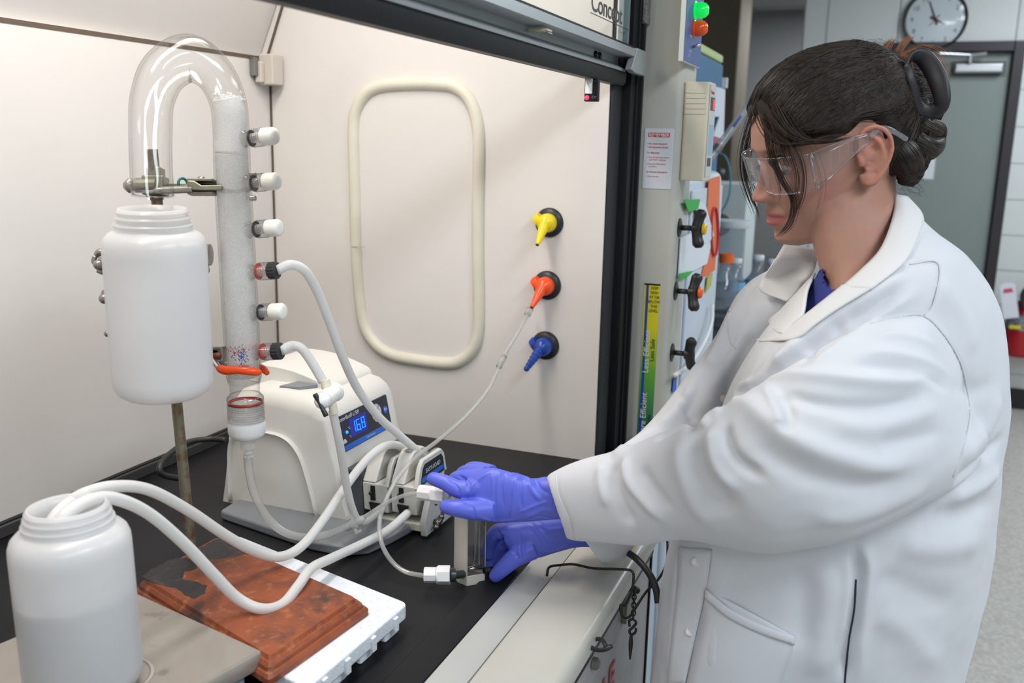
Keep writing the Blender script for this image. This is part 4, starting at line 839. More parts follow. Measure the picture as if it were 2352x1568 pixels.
obj('jaw_body', join(rbox(cbx+CU*0.0075, 0.0145, 0.0015, 0.008), rbox(cbx-CU*0.0075, 0.0145, 0.0015, 0.008), rbox(cbx-CR*0.012, 0.0025, 0.008, 0.008), rbox(cbx+CF*0.007, 0.0145, 0.008, 0.001)), brass, uc, bevel=0.0008)
obj('jaw_bolt', ball(cbx+CU*0.0095-CF*0.002, 0.0045, 14, 8, (1, 1, .7)), zn, uc, smooth=True)
obj('lever', prism([(-0.014, 0.006), (-0.006, 0.0055), (0.002, 0.0005), (0.024, 0.001), (0.026, -0.0015), (0.024, -0.0048), (0.000, -0.0052), (-0.014, -0.004)], cbx-CF*0.009+CR*0.001, CR, CU, CF, -0.003, 0.003), brass, uc, bevel=0.0012)
for py_ in (401, 455): obj('prong', rbox(at(581, py_, 1.073), 0.0042, 0.0027, 0.003), zn, uc, bevel=0.0015)
obj('jaw_arm', tube([cbx+CR*0.012+CF*0.004, cbx+CR*0.020+CF*0.026, colat(428)+CF*0.026, at(578, 428, 1.085)+CF*0.01], 0.003, 10), zn, uc, smooth=True)
obj('lock_washer', join(tube([rodat(449), rodat(453)], 0.0118, 24, 0), tube([rodat(452), rodat(460)], 0.0075, 20, 0)), mat('washer_dark', (0.10, 0.09, 0.085), 0.4, 0.7), uc, smooth=True, angle=50)
# clamps behind the hanging bottle
def backclamp(py, xl, xr, style, lab):
    c = rodat(py); g = thing('bottle_clamp', c, lab, 'clamp', 'clamps behind the hanging bottle')
    t_ = px_of(c)[2]-0.004
    A0 = at(xl, py, t_)
    B0 = at(xr, py, t_) if xr else c+CR*0.02
    obj('boss_head', rbox(c, 0.012, 0.011, 0.010), zn, g, bevel=0.002)
    obj('cross_rod', tube([A0, B0], 0.0035, 12, 0), zn, g, smooth=True)
    if style == 'knob':
        obj('thumb_screw', join(tube([A0-CR*0.006+CU*0.007, A0-CR*0.001+CU*0.011, A0+CR*0.010+CU*0.009], [0.003, 0.0045, 0.003], 12, flat=(1, 1)), tube([A0-CR*0.007+CU*0.006, A0-CR*0.008, A0-CR*0.003-CU*0.004], 0.003, 12), tube([A0-CR*0.004-CU*0.010, A0+CR*0.004-CU*0.011, A0+CR*0.010-CU*0.009], [0.003, 0.0045, 0.003], 12)), zn, g, smooth=True)
        obj('screw_tip', join(tube([A0+CR*0.000-CU*0.001-CF*0.004, A0+CR*0.010-CF*0.002], [0.0066, 0.0066], 16, 0), ball(A0-CU*0.004-CF*0.007, 0.0058, 14, 8)), tipm, g, smooth=True)
        if xr: 
            obj('jaw_disc', tube([B0+CU*0.008-CR*0.004, B0+CU*0.008+CR*0.002], [0.0125, 0.0125], 24, 0, flat=(1, 1)), zn, g, smooth=True, angle=50)
            obj('jaw_tip', join(tube([B0-CR*0.008-CU*0.004-CF*0.004, B0-CR*0.001-CU*0.006-CF*0.006], [0.0060, 0.0058], 16, 0), ball(B0-CU*0.010-CF*0.008-CR*0.001, 0.0052, 14, 8)), tipm, g, smooth=True)
    elif style == 'tip': obj('screw_tip', join(tube([A0-CR*0.003+CU*0.001, A0+CR*0.010], [0.0066, 0.0072], 16, 0), ball(A0-CU*0.003-CF*0.004, 0.0062, 14, 8)), tipm, g, smooth=True)
    else: obj('rod_end', ball(A0, 0.0040, 14, 8), zn, g, smooth=True)
backclamp(601, 232, 479, 'knob', 'highest clamp behind the hanging bottle, grey thumb screw showing on both sides')
backclamp(680, 243, None, 'tip', 'middle clamp behind the hanging bottle with one brown tip at its left side')
backclamp(766, 247, 481, 'rod', 'thin rod clamp, lowest of those behind the hanging bottle')
# three finger clamp with orange sleeves low on the column
fc_ = colat(845); tf = px_of(fc_)[2]
oc_ = thing('finger_clamp', rodat(815), 'three finger clamp with orange rubber sleeves gripping the column foot', 'clamp')
orr = mat('sleeve_orange', (0.86, 0.085, 0.012), 0.28)
obj('boss_head', rbox(rodat(815), 0.013, 0.012, 0.011), zn, oc_, bevel=0.002)
obj('arm', tube([rodat(815), at(498, 812, tf+0.004)], 0.0045, 14, 0), zn, oc_, smooth=True)
hbx = at(500, 813, tf-0.004)
obj('clamp_head', join(rbox(hbx+CU*0.0078, 0.0085, 0.0015, 0.008), rbox(hbx-CU*0.0078, 0.0085, 0.0015, 0.008), rbox(hbx+CR*0.007, 0.0015, 0.0085, 0.008), rbox(hbx+CF*0.007, 0.0085, 0.0085, 0.001)), zn, oc_, bevel=0.0008)
obj('adjust_bolt', tube([at(488, 818, tf-0.012), at(508, 814, tf-0.012)], 0.0035, 12, 0), mat('bolt_rust', (0.22, 0.07, 0.05), 0.5, 0.4), oc_, smooth=True)
front = [(484, 820, -.012), (492, 832, -.018), (502, 844, -.022)]
obj('finger', tube([at(x, y, tf+d) for x, y, d in front], [0.0035, 0.0032, 0.0035], 12, flat=(1, .7)), zn, oc_, smooth=True)
obj('orange_sleeve', tube([at(x, y, tf+d) for x, y, d in ((503, 845, -.022), (518, 850, -.025), (545, 850, -.027), (570, 852, -.026), (590, 854, -.022), (598, 855, -.018))], [0.0046, 0.0054, 0.0045, 0.0050, 0.0044, 0.0028], 14), orr, oc_, smooth=True)
obj('finger', tube([at(500, 822, tf+.004), at(520, 838, tf+.024), at(570, 844, tf+.026)], 0.003, 10), zn, oc_, smooth=True)
obj('orange_sleeve', tube([at(570, 845, tf+.027), at(590, 843, tf+.022), at(605, 848, tf+.010), at(614, 857, tf+.004)], [0.004, 0.0048, 0.0046, 0.003], 14), orr, oc_, smooth=True)
obj('finger', tube([at(502, 806, tf+.006), at(520, 800, tf+.024), at(565, 795, tf+.026)], 0.003, 10), zn, oc_, smooth=True)
obj('orange_sleeve', tube([at(565, 795, tf+.027), at(592, 797, tf+.020), at(605, 805, tf+.008), at(613, 814, tf-.002)], [0.004, 0.0048, 0.0052, 0.003], 14), orr, oc_, smooth=True)

# ---- peristaltic pump drive
PX0, PX1, PY0, PY1, PZ = 1.09, 1.285, 0.680, 0.892, 0.908
pump = thing('pump_drive', (1.18, 0.78, ZC), 'off white benchtop pump drive with blue 16.8 display on a grey stand', 'pump')
pcol = nz(mat('pump_white', (0.68, 0.665, 0.62), 0.38), bump=0.02, bscale=400)
pgrey = mat('pump_grey', (0.20, 0.21, 0.225), 0.42); pdark = mat('pump_dark', (0.06, 0.065, 0.075), 0.4)
side = [(PY1, PZ), (PY1-0.002, 0.97), (PY1-0.006, 1.030), (PY1-0.014, 1.062), (PY1-0.030, 1.084), (PY1-0.055, 1.092), (0.79, 1.092), (0.745, 1.088), (0.722, 1.083), (0.709, 1.074), (0.703, 1.060), (0.692, 1.006), (0.688, 0.992), (0.686, 0.970), (0.672, PZ)]
_P = np.array(side); _c = _P.mean(0)
def sidepoly(ins, x):
    n_ = len(_P); out = []
    for i in range(n_):
        a, b = _P[i]-_P[i-1], _P[(i+1) % n_]-_P[i]; na = np.array([a[1], -a[0]])/np.hypot(*a); nb = np.array([b[1], -b[0]])/np.hypot(*b)
        nn = na+nb; nn /= np.hypot(*nn)
        if nn@(_c-_P[i]) < 0: nn = -nn
        w_ = min(1, max(0, (_P[i][1]-0.92)/0.10)); k_ = 0.45 if _P[i][0] < 0.72 and _P[i][1] < 1.07 else 1.0
        q_ = _P[i]+nn*ins*w_*k_
        out.append((x, q_[0], q_[1]))
    return out
secs = []
for x, ins in ((PX0, 0.024), (PX0+0.0012, 0.0175), (PX0+0.004, 0.0115), (PX0+0.0085, 0.0060), (PX0+0.0145, 0.0020), (PX0+0.021, 0.0)): secs.append((x, ins))
secs += [(PX1-(x-PX0), ins*0.8) for x, ins in secs[::-1]]
V = []; n = len(side)
for x, ins in secs: V += sidepoly(ins, x)
F = [tuple(range(n)), tuple((len(secs)-1)*n+k for k in range(n-1, -1, -1))]
for i in range(len(secs)-1):
    for k in range(n): F.append((i*n+k, i*n+(k+1) % n, (i+1)*n+(k+1) % n, (i+1)*n+k))
obj('housing', (V, F), pcol, pump, smooth=True, angle=40)
# raised arch-shaped panel on the near side
ins_ = [(PY1-0.016, PZ+0.004), (PY1-0.018, 0.99), (PY1-0.026, 1.014), (PY1-0.045, 1.026), (0.81, 1.030), (0.775, 1.026), (0.752, 1.006), (0.738, 0.97), (0.722, PZ+0.004)]
outl = smoothpath([(a, b, 0) for a, b in ins_], 5)[:, :2]
obj('side_ridge', tube([(PX0-0.0002, a, b) for a, b in outl], 0.0075, 12, 0, flat=(0.22, 1.0)), pcol, pump, smooth=True)
# top hump with grey wedge
hump = smoothpath([(0.878, 1.085, 0), (0.872, 1.106, 0), (0.855, 1.114, 0), (0.80, 1.111, 0), (0.745, 1.096, 0), (0.735, 1.082, 0)], 4)[:, :2]
obj('top_hump', prism([(a, b) for a, b in hump], (0, 0, 0), Y_, Z_, X_, PX0+0.055, PX1-0.012), pcol, pump, bevel=0.007, bseg=4)
obj('grey_wedge', prism([(1.112, 0.800), (1.150, 0.790), (1.205, 0.800), (1.205, 0.765), (1.150, 0.752), (1.120, 0.770)], (0, 0, 0), X_, Y_, Z_, 1.088, 1.0955), pgrey, pump, bevel=0.002)
# front panel: dark overlay lies on the slanted front face between (0.655,1.10) and (0.680,1.03)
fa, fb2 = np.array([0.703, 1.060]), np.array([0.692, 1.006]); fd = (fb2-fa)/np.linalg.norm(fb2-fa); fn = np.array([fd[1], -fd[0]]); 
if fn[0] > 0: fn = -fn
FO = np.array([PX0+0.014, *(fa+fn*0.0004)]); FD = np.array([0, *(-fd)]); FN = np.array([0, *fn]); FO = FO-FD*0.0535
PS = 0.85
def fpan(x0, y0, x1, y1, m_, nm, d0=0.0, d1=0.0012, r=0.003, parent=pump):
    y0 *= PS; y1 *= PS; x1 = min(x1, 0.150)
    return obj(nm, prism(rrect(x1-x0, y1-y0, min(r, (x1-x0)/2-1e-4, (y1-y0)/2-1e-4), 4, (x0+x1)/2, (y0+y1)/2), FO, X_, FD, FN, d0, d1), m_, parent)
fpan(0.0, 0.0, 0.150, 0.062, mat('overlay_navy', (0.018, 0.022, 0.035), 0.3), 'control_panel')
fpan(0.001, 0.001, 0.149, 0.010, mat('overlay_blue', (0.02, 0.13, 0.55), 0.3), 'blue_strip', 0.0008, 0.0015, 0.001)
def FP(x, y, d=0.0017): return FO+X_*x+FD*y*PS+FN*d
fpan(0.034, 0.018, 0.082, 0.050, emit('display_glow', (0.0, 0.02, 0.9), 0.25), 'display_window', 0.0010, 0.0014, 0.001)
bl = emit('digit_blue', (0.0, 0.13, 1.0), 4.0)
# seven segment digits 1 6 . 8
def seg7(ch_, x, y, w_, h, nm):
    S = {'1': 'bc', '6': 'acdefg', '8': 'abcdefg'}[ch_]; t = 0.0016; R = {'a': (0, h-t, w_, h), 'd': (0, 0, w_, t), 'g': (0, h/2-t/2, w_, h/2+t/2), 'f': (0, h/2, t, h), 'b': (w_-t, h/2, w_, h), 'e': (0, 0, t, h/2), 'c': (w_-t, 0, w_, h/2)}
    parts = []
    for s in S:
        a, b, c, d = R[s]; e_ = 0.0003
        parts.append(prism([(a+e_, b+e_), (c-e_, b+e_), (c-e_, d-e_), (a+e_, d-e_)], FP(x, y), X_, FD, FN, 0, 0.0004))
    obj(nm, join(*parts), bl, pump)
seg7('1', 0.042, 0.024, 0.006, 0.017, 'digit_one'); seg7('6', 0.0515, 0.024, 0.0095, 0.017, 'digit_six'); seg7('8', 0.0655, 0.024, 0.0095, 0.017, 'digit_eight')
obj('decimal_point', box(FP(0.0608, 0.024)-0.0007, FP(0.0608, 0.024)+0.0007), bl, pump)
obj('status_light', ball(FP(0.0235, 0.031), 0.0024, 12, 8), bl, pump, smooth=True)
pt = mat('panel_print', (0.55, 0.57, 0.62), 0.5)
text('Masterflex® L/S®', 0.0085, FP(-0.001+0.003, 0.0525), X_, FD, pt, pump, shear=0.3, ext=0.0001)
text('°C', 0.005, FP(0.0285, 0.034), X_, FD, pt, pump, ext=0.0001); text('°C', 0.005, FP(0.028, 0.019), X_, FD, pt, pump, ext=0.0001)
text('Cole-Parmer', 0.005, FP(0.072, 0.0035), X_, FD, mat('print_sky', (0.35, 0.5, 0.8), 0.5), pump, ext=0.0001)
obj('half_round_key', prism([(0.005*math.cos(a), 0.006*math.sin(a)) for a in np.linspace(0, math.pi, 12)], FP(0.014, 0.0145), X_, FD, FN, 0, 0.0006), pt, pump)
rcx, rcy = 0.112, 0.038
def sector(a0, a1, r0, r1): 
    A = np.radians(np.linspace(a0, a1, 8)); return [(r1*math.cos(a), r1*math.sin(a)) for a in A]+[(r0*math.cos(a), r0*math.sin(a)) for a in A[::-1]]
for a0 in (48, 138, 228, 318):
    obj('arrow_key', prism(sector(a0+4, a0+82, 0.0072, 0.0138), FP(rcx, rcy, 0.0013), X_, FD, FN, 0, 0.0009), mat('key_silver', (0.50, 0.52, 0.55), 0.35), pump)
obj('start_key', prism([(0.0052*math.cos(a), 0.0058*math.sin(a)) for a in np.linspace(0, 2*math.pi, 25)[:-1]], FP(0.138, 0.036, 0.0013), X_, FD, FN, 0, 0.0009), mat('overlay_blue', (0.02, 0.13, 0.55), 0.3), pump)
text('▶II', 0.006, FP(0.1345, 0.0345, 0.0024), X_, FD, pt, pump, ext=0.0001)
# lower front recess and grey stand
obj('front_recess', box((PX0+0.022, 0.662, PZ), (PX1-0.02, 0.690, 0.985)), pdark, pump, bevel=0.003)
tray = [on(518, 1172, 2, ZC+0.014), on(760, 1250, 2, ZC+0.014), on(848, 1262, 2, ZC+0.014)]
obj('stand_foot', prism([(PX0-0.045, PY1-0.03), (PX0-0.082, 0.68), (PX0-0.080, 0.630), (PX0-0.060, 0.604), (PX0-0.02, 0.592), (PX0+0.05, 0.580), (PX1-0.04, 0.60), (PX1, 0.66), (PX1, PY1-0.01)], (0, 0, 0), X_, Y_, Z_, ZC+0.0005, ZC+0.016), pgrey, pump, bevel=0.005, bseg=3)
obj('under_frame', box((PX0+0.006, PY0+0.012, ZC+0.015), (PX1-0.006, PY1-0.008, PZ+0.001)), pdark, pump)
tag(obj('power_cord', tube([at(518, 1010, 1.375), at(480, 1008, 1.38), at(430, 1016, 1.36), at(390, 1042, 1.33), at(368, 1068, 1.30), at(374, 1090, 1.30), at(420, 1100, 1.34)], 0.0042, 12), rub, smooth=True), 'thick black power cord looping behind the stand rod into the pump', 'cord')
# ---- two pump heads, side by side on the drive shaft
hcol = nz(mat('head_grey', (0.56, 0.555, 0.51), 0.4), bump=0.03, bscale=400)
def head(y0, y1, zoff, lab):
    x0, x1 = 1.116, 1.206; z0 = 0.925+zoff; hd = thing('peristaltic_pump', ((x0+x1)/2, (y0+y1)/2, z0), lab, 'pump', 'peristaltic pumps on the drive')
    yy = y0+(y1-y0)*0.0; ym = y1+0.006
    low = [(x0, z0), (x0-0.004, z0+0.044), (x1+0.004, z0+0.044), (x1-0.004, z0), (x1-0.02, z0-0.006), (x0+0.02, z0-0.006)]
    obj('lower_body', prism(low, (0, 0, 0), X_, Z_, Y_, y1, y0), hcol, hd, bevel=0.0025)
    top_ = [(x0-0.004, z0+0.044), (x0+0.020, z0+0.079), (x0+0.030, z0+0.085), (x1-0.034, z0+0.085), (x1-0.022, z0+0.079), (x1+0.004, z0+0.044)]
    obj('upper_jaw', prism(top_, (0, 0, 0), X_, Z_, Y_, y1+0.018, y0), hcol, hd, bevel=0.0025)
    obj('open_lever', prism([(x0-0.004, z0+0.040), (x0+0.006, z0+0.070), (x0+0.016, z0+0.079), (x1-0.016, z0+0.079), (x1-0.006, z0+0.070), (x1+0.004, z0+0.040)], (0, 0, 0), X_, Z_, Y_, y1-0.003, y1+0.004), hcol, hd, bevel=0.0018)
    P = np.array([(x0+0.006, z0+0.043), (x0+0.013, z0+0.066), (x0+0.019, z0+0.072), (x1-0.019, z0+0.072), (x1-0.013, z0+0.066), (x1-0.006, z0+0.043)])
    obj('name_plate', prism(P, (0, 0, 0), X_, Z_, Y_, y1-0.0038, y1-0.0028), mat('plate_black', (0.02, 0.022, 0.03), 0.3), hd)
    obj('blue_bar', prism([(x0+0.008, z0+0.047), (x0+0.010, z0+0.054), (x1-0.010, z0+0.054), (x1-0.008, z0+0.047)], (0, 0, 0), X_, Z_, Y_, y1-0.0043, y1-0.0037), mat('overlay_blue', (0.02, 0.13, 0.55), 0.3), hd)
    text('EASY-LOAD', 0.0095, (x0+0.020, y1-0.0042, z0+0.058), X_, Z_, mat('print_white', (0.6, 0.62, 0.65), 0.5), hd, ext=0.0001, xs=0.95)
    obj('tube_slot', box((x0-0.0046, (y0+y1)/2-0.001, z0+0.018), (x0-0.0015, (y0+y1)/2+0.006, z0+0.040)), blk, hd)
    obj('slot_knob', ball((x0-0.004, (y0+y1)/2+0.006, z0+0.028), 0.0030, 10, 8), blk, hd, smooth=True)
    obj('tube_port', prism([(-0.009, 0.010), (0.009, 0.010), (0.006, 0.0), (0.004, -0.008), (-0.004, -0.008), (-0.006, 0.0)], (x0-0.0035, (y0+y1)/2, z0+0.004), Y_, Z_, X_, -0.0008, 0.003), blk, hd)
    obj('warning_print', prism([(x0+0.024, 0), (x1-0.05, 0), (x1-0.05, 0.010), (x0+0.024, 0.010)], (0, y0-0.008, z0+0.0853), X_, -Y_, Z_, 0, 0.0004), nz(mat('warn_print', (0.42, 0.42, 0.40), 0.5), scale=300, col2=(0.15, 0.15, 0.15), ramp=(.5, .55)), hd)
    return hd
head(0.662, 0.622, 0.0, 'first grey pump head, next to the drive')
h2 = head(0.616, 0.576, 0.004, 'second grey pump head, the outer one beside the gloved fingertips')
obj('side_knob', tube([(1.204, 0.596, 0.990), (1.220, 0.596, 0.990), (1.227, 0.596, 0.990)], [0.0065, 0.0065, 0.005], 18, 0), pgrey, h2, smooth=True)
mk = thing('mounting_bracket', (1.17, 0.6, 0.90), 'cream mounting bracket with wing nuts under the pump heads', 'bracket')
obj('bracket_body', box((1.114, 0.566, 0.9065), (1.204, 0.660, 0.9185)), mat('bracket_cream', (0.60, 0.58, 0.50), 0.42), mk, bevel=0.002)
obj('end_plate', prism([(1.108, 0.9035), (1.104, 0.926), (1.122, 0.960), (1.180, 0.960), (1.205, 0.938), (1.202, 0.9035)], (0, 0, 0), X_, Z_, Y_, 0.556, 0.5655), mat('bracket_grey', (0.50, 0.50, 0.48), 0.4), mk, bevel=0.002)
obj('plate_hole', lathe([(0, 0), (0.008, 0), (0.008, 0.0006), (0, 0.0006)], (1.140, 0.556, 0.948), -Y_, 24), blk, mk)
obj('wing_nut', join(*[tube([(1.132, 0.556, 0.918), (1.132, 0.546, 0.918)], 0.004, 12, 0), tube([(1.125, 0.549, 0.914), (1.140, 0.549, 0.922)], 0.0035, 10, 0), ball((1.124, 0.549, 0.9135), 0.0045, 10, 6), ball((1.141, 0.549, 0.9225), 0.0045, 10, 6)]), mat('nut_dark', (0.14, 0.13, 0.12), 0.3, 0.9), mk, smooth=True)
obj('wing_nut', join(*[tube([(1.187, 0.556, 0.948), (1.187, 0.546, 0.948)], 0.004, 12, 0), tube([(1.180, 0.549, 0.948), (1.195, 0.549, 0.948)], 0.0035, 10, 0), ball((1.179, 0.549, 0.948), 0.0045, 10, 6), ball((1.196, 0.549, 0.948), 0.0045, 10, 6)]), alum, mk, smooth=True)
obj('threaded_pins', join(tube([(1.148, 0.5555, 0.910), (1.164, 0.5555, 0.938)], 0.002, 8, 0), tube([(1.154, 0.5555, 0.908), (1.170, 0.5555, 0.936)], 0.002, 8, 0)), mat('nut_dark', (0.14, 0.13, 0.12), 0.3, 0.9), mk)

# ---- tubing
silicone = milky(bpy.data.materials.new('silicone_tube'), (0.86, 0.86, 0.85), 0.04, 0.35, 0.35)
cleart = thin_glass('clear_tube', (0.97, 0.97, 0.96), (0.70, 0.70, 0.69), gloss=1.8, rough=0.10, milk=0.34, milkcol=(0.88, 0.88, 0.87), edgepow=0.5)
def tubing(pts, r, m_, lab, nm='tubing', first=None):
    P = [at(*p) for p in pts]
    if first is not None: P = [first]+P
    return tag(obj(nm, tube(P, r, 18, 10), m_, smooth=True), lab, 'tubing')
tubing([(668, 608, 1.094), (700, 622, 1.11), (728, 668, 1.14), (757, 740, 1.17), (785, 815, 1.20), (820, 890, 1.25), (868, 955, 1.29), (918, 1000, 1.33), (955, 1032, 1.36), (985, 1060, 1.40)], 0.0058, silicone, 'white silicone tube arching from the upper black nut down to the outer pump head', first=PORT[623])
tubing([(668, 794, 1.115), (692, 800, 1.12), (715, 830, 1.125), (742, 876, 1.13)], 0.0057, silicone, 'short white tube from the lower black nut to the white stopcock', first=PORT[806])
tubing([(764, 944, 1.133), (776, 1000, 1.15), (786, 1055, 1.18), (795, 1110, 1.21), (808, 1165, 1.24), (826, 1198, 1.27), (850, 1190, 1.32), (876, 1165, 1.352)], 0.0052, silicone, 'white tube dropping from the stopcock to the inner pump head')
tubing([(118, 1200, 0.83), (140, 1172, 0.84), (190, 1135, 0.87), (260, 1117, 0.90), (340, 1124, 0.94), (430, 1170, 0.99), (520, 1230, 1.04), (590, 1268, 1.08), (645, 1278, 1.11), (695, 1252, 1.15), (745, 1190, 1.20), (792, 1120, 1.25), (840, 1058, 1.30), (880, 1026, 1.33), (912, 1022, 1.37), (930, 1035, 1.40)], 0.0059, silicone, 'upper thick white tube from the half full bottle over the inner pump head')
tubing([(128, 1215, 0.80), (160, 1175, 0.81), (210, 1148, 0.835), (265, 1145, 0.86), (340, 1178, 0.90), (420, 1245, 0.94), (490, 1318, 0.97), (545, 1373, 0.99), (600, 1398, 1.00), (648, 1388, 1.02), (685, 1345, 1.05), (715, 1305, 1.09), (765, 1280, 1.14), (830, 1250, 1.20), (890, 1218, 1.27), (936, 1178, 1.325)], 0.0059, silicone, 'lower thick white tube sagging over the rusty base to the outer pump head')
tubing([(569, 1046, 1.143), (573, 1085, 1.15), (585, 1135, 1.16), (612, 1185, 1.17), (650, 1220, 1.18), (700, 1234, 1.20), (752, 1227, 1.22), (806, 1205, 1.245)], 0.0052, cleart, 'wide clear tube curving from the foot of the glass column to the barbed connector')
tubing([(816, 1201, 1.245), (850, 1178, 1.235), (890, 1153, 1.215), (930, 1137, 1.195), (966, 1131, 1.178)], 0.0026, cleart, 'thin clear tube from the barbed connector to the white fitting held by the upper glove')
tubing([(1214, 718, 1.615), (1190, 760, 1.58), (1165, 802, 1.545), (1152, 830, 1.52)], 0.0036, cleart, 'short clear tube pushed onto the orange gas outlet')
tubing([(1152, 830, 1.52), (1120, 895, 1.47), (1070, 955, 1.42), (1010, 1008, 1.36), (955, 1050, 1.30), (915, 1095, 1.26), (888, 1145, 1.24), (872, 1195, 1.22), (876, 1245, 1.20), (897, 1285, 1.19), (930, 1312, 1.18), (980, 1323, 1.172)], 0.0030, cleart, 'long clear gas tube passing before the pump heads to the lower white fitting')
for a, b, rr in (((1146, 842, 1.513), (1158, 818, 1.527), 0.0050), ((1211, 724, 1.612), (1218, 708, 1.616), 0.0062)):
    tag(obj('tube_joint', tube([at(*a), at(*b)], rr, 14, 0), cleart, smooth=True), 'clear sleeve joining the two gas tubes' if rr < 0.006 else 'clear sleeve on the tip of the orange gas outlet', 'tube joint')
# barbed connector
bcn = thing('barbed_connector', at(812, 1203, 1.245), 'small translucent barbed connector joining the clear tubes below the pump', 'connector')
u_ = at(835, 1188, 1.24)-at(790, 1215, 1.245); u_ /= np.linalg.norm(u_); c = at(812, 1203, 1.243); wv = CU-u_*(CU@u_); wv /= np.linalg.norm(wv)
obj('hub', tube([c-u_*0.003, c+u_*0.003], 0.0068, 16, 0), nip, bcn, smooth=True, angle=50)
for s in (-1, 1): obj('tab', join(rbox(c+wv*0.0085*s+u_*0.002*s, 0.0022, 0.005, 0.003, u_, wv), rbox(c+wv*0.012*s-u_*0.001*s, 0.004, 0.0015, 0.003, u_, wv)), nip, bcn, bevel=0.0006)
obj('barb', tube([c-u_*0.014, c-u_*0.008, c, c+u_*0.010, c+u_*0.018], [0.0040, 0.0052, 0.0046, 0.0052, 0.0036], 14, 0), nip, bcn, smooth=True)
# stopcock
sc_ = thing('stopcock', at(752, 912, 1.125), 'cream plastic stopcock with black bar handle between two white tubes', 'stopcock')
cr_ = mat('stopcock_cream', (0.80, 0.75, 0.62), 0.35); c0 = at(758, 905, 1.13)
a0_, a1_ = at(746, 872, 1.128), at(768, 950, 1.133)
obj('inlet_stem', tube([a0_, at(752, 895, 1.13)], [0.0058, 0.0062], 18, 0), cr_, sc_, smooth=True, angle=50)
obj('outlet_stem', tube([at(760, 915, 1.13), a1_], [0.0056, 0.0050], 18, 0), cr_, sc_, smooth=True, angle=50)
bx_ = at(774, 900, 1.137)-at(735, 930, 1.10); bx_ /= np.linalg.norm(bx_)
cc_ = at(757, 908, 1.128)
obj('barrel', lathe([(0, -0.012), (0.0098, -0.012), (0.0106, -0.009), (0.0106, 0.010), (0.0122, 0.011), (0.0122, 0.014), (0, 0.014)], cc_, bx_, 28), mat('stopcock_white', (0.80, 0.80, 0.76), 0.35), sc_, smooth=True, angle=45)
kc = cc_-bx_*0.017
obj('knob', ball(kc, 0.0100, 22, 14, (1, 1, 1)), capw, sc_, smooth=True)
hd0, hd1 = at(723, 904, 1.105), at(750, 956, 1.105)
obj('bar_handle', tube([hd0, hd0*0.9+hd1*0.1, hd0*0.6+hd1*0.4, hd0*0.1+hd1*0.9, hd1], [0.0026, 0.0032, 0.0022, 0.0032, 0.0026], 12, 3), nut, sc_, smooth=True)
# white fittings: octagonal nut, collar, hexagonal nut
def fitting(a, b, lab, extra=None, nm='tube_fitting'):
    a, b = np.array(a), np.array(b); d = b-a; L = np.linalg.norm(d); d /= L; f = thing(nm, a, lab, 'fitting')
    p, q_, _ = frame_of(d); wf = mat('fitting_white', (0.83, 0.83, 0.84), 0.35)
    def ng(k, r, rot=0): return [(r*math.cos(2*math.pi*(i+rot)/k), r*math.sin(2*math.pi*(i+rot)/k)) for i in range(k)]
    obj('compression_nut', prism(ng(8, 0.0098, .5), a, p, q_, d, 0, L*0.46), wf, f, bevel=0.0007)
    obj('collar', lathe([(0, L*0.46), (0.0095, L*0.46), (0.0108, L*0.49), (0.0108, L*0.53), (0.0095, L*0.55), (0, L*0.55)], a, d, 28), wf, f, smooth=True, angle=40)
    obj('hex_body', prism(ng(6, 0.0122, .25), a, p, q_, d, L*0.52, L), wf, f, bevel=0.0009)
    return f
fitting(at(974, 1320, 1.172), at(1034, 1320, 1.172), 'white hexagonal tube fitting screwed to the foot of the flow meter')
fitting(at(963, 1130, 1.178), at(1024, 1138, 1.166), 'white tube fitting pinched between thumb and forefinger of the upper glove')
# flow meter
F0 = on(1094, 1346, 2, ZC); fmx = (1060+1115)/2
fm = thing('flow_meter', F0, 'clear acrylic flow meter block with cream back plate held upright on the black surface', 'flow meter')
fA0 = on(1072, 1346, 2, ZC); fB0 = on(1114, 1339, 2, ZC); ux_ = (fB0-fA0)/np.linalg.norm(fB0-fA0); uy_ = np.cross(Z_, ux_)
if uy_@CF < 0: uy_ = -uy_
wF = np.linalg.norm(fB0-fA0); cre = mat('meter_cream', (0.62, 0.59, 0.52), 0.4)
HT = 0.128
vo = at(1060, 1330, 1.187)
obj('acrylic_block', prism([(0, 0), (wF, 0), (wF, 0.022), (0, 0.022)], fA0+Z_*0.0135, ux_, uy_, Z_, 0, HT-0.0135), thin_glass('acrylic', (0.93, 0.93, 0.93), (0.62, 0.64, 0.66), gloss=1.2, rough=0.03), fm, bevel=0.0006)
obj('cream_foot', prism([(0, 0), (wF, 0), (wF, 0.022), (0, 0.022)], fA0, ux_, uy_, Z_, 0, 0.0135), cre, fm, bevel=0.0006)
obj('side_plate', prism([(-0.0072, 0.014), (-0.0002, 0.0), (-0.0002, 0.022), (-0.0072, 0.03)], fA0, ux_, uy_, Z_, 0, HT), cre, fm, bevel=0.0006)
obj('float_tube', tube([fA0+ux_*wF*0.60+uy_*0.010+Z_*0.022, fA0+ux_*wF*0.60+uy_*0.010+Z_*HT], 0.0030, 14, 0), thin_glass('float_bore', (0.75, 0.76, 0.78), (0.35, 0.36, 0.38), gloss=2.5, milk=0.1), fm, smooth=True)
for ex_, ey_ in ((0.0003, 0.0003), (wF-0.0003, 0.0003), (wF-0.0003, 0.0217)):  # lighter grey tubes painted as highlights along the acrylic corners
    obj('edge_highlight', tube([fA0+ux_*ex_+uy_*ey_+Z_*0.0135, fA0+ux_*ex_+uy_*ey_+Z_*HT], 0.0006, 6, 0), mat('edge_highlight_grey', (0.42, 0.43, 0.45), 0.2), fm)
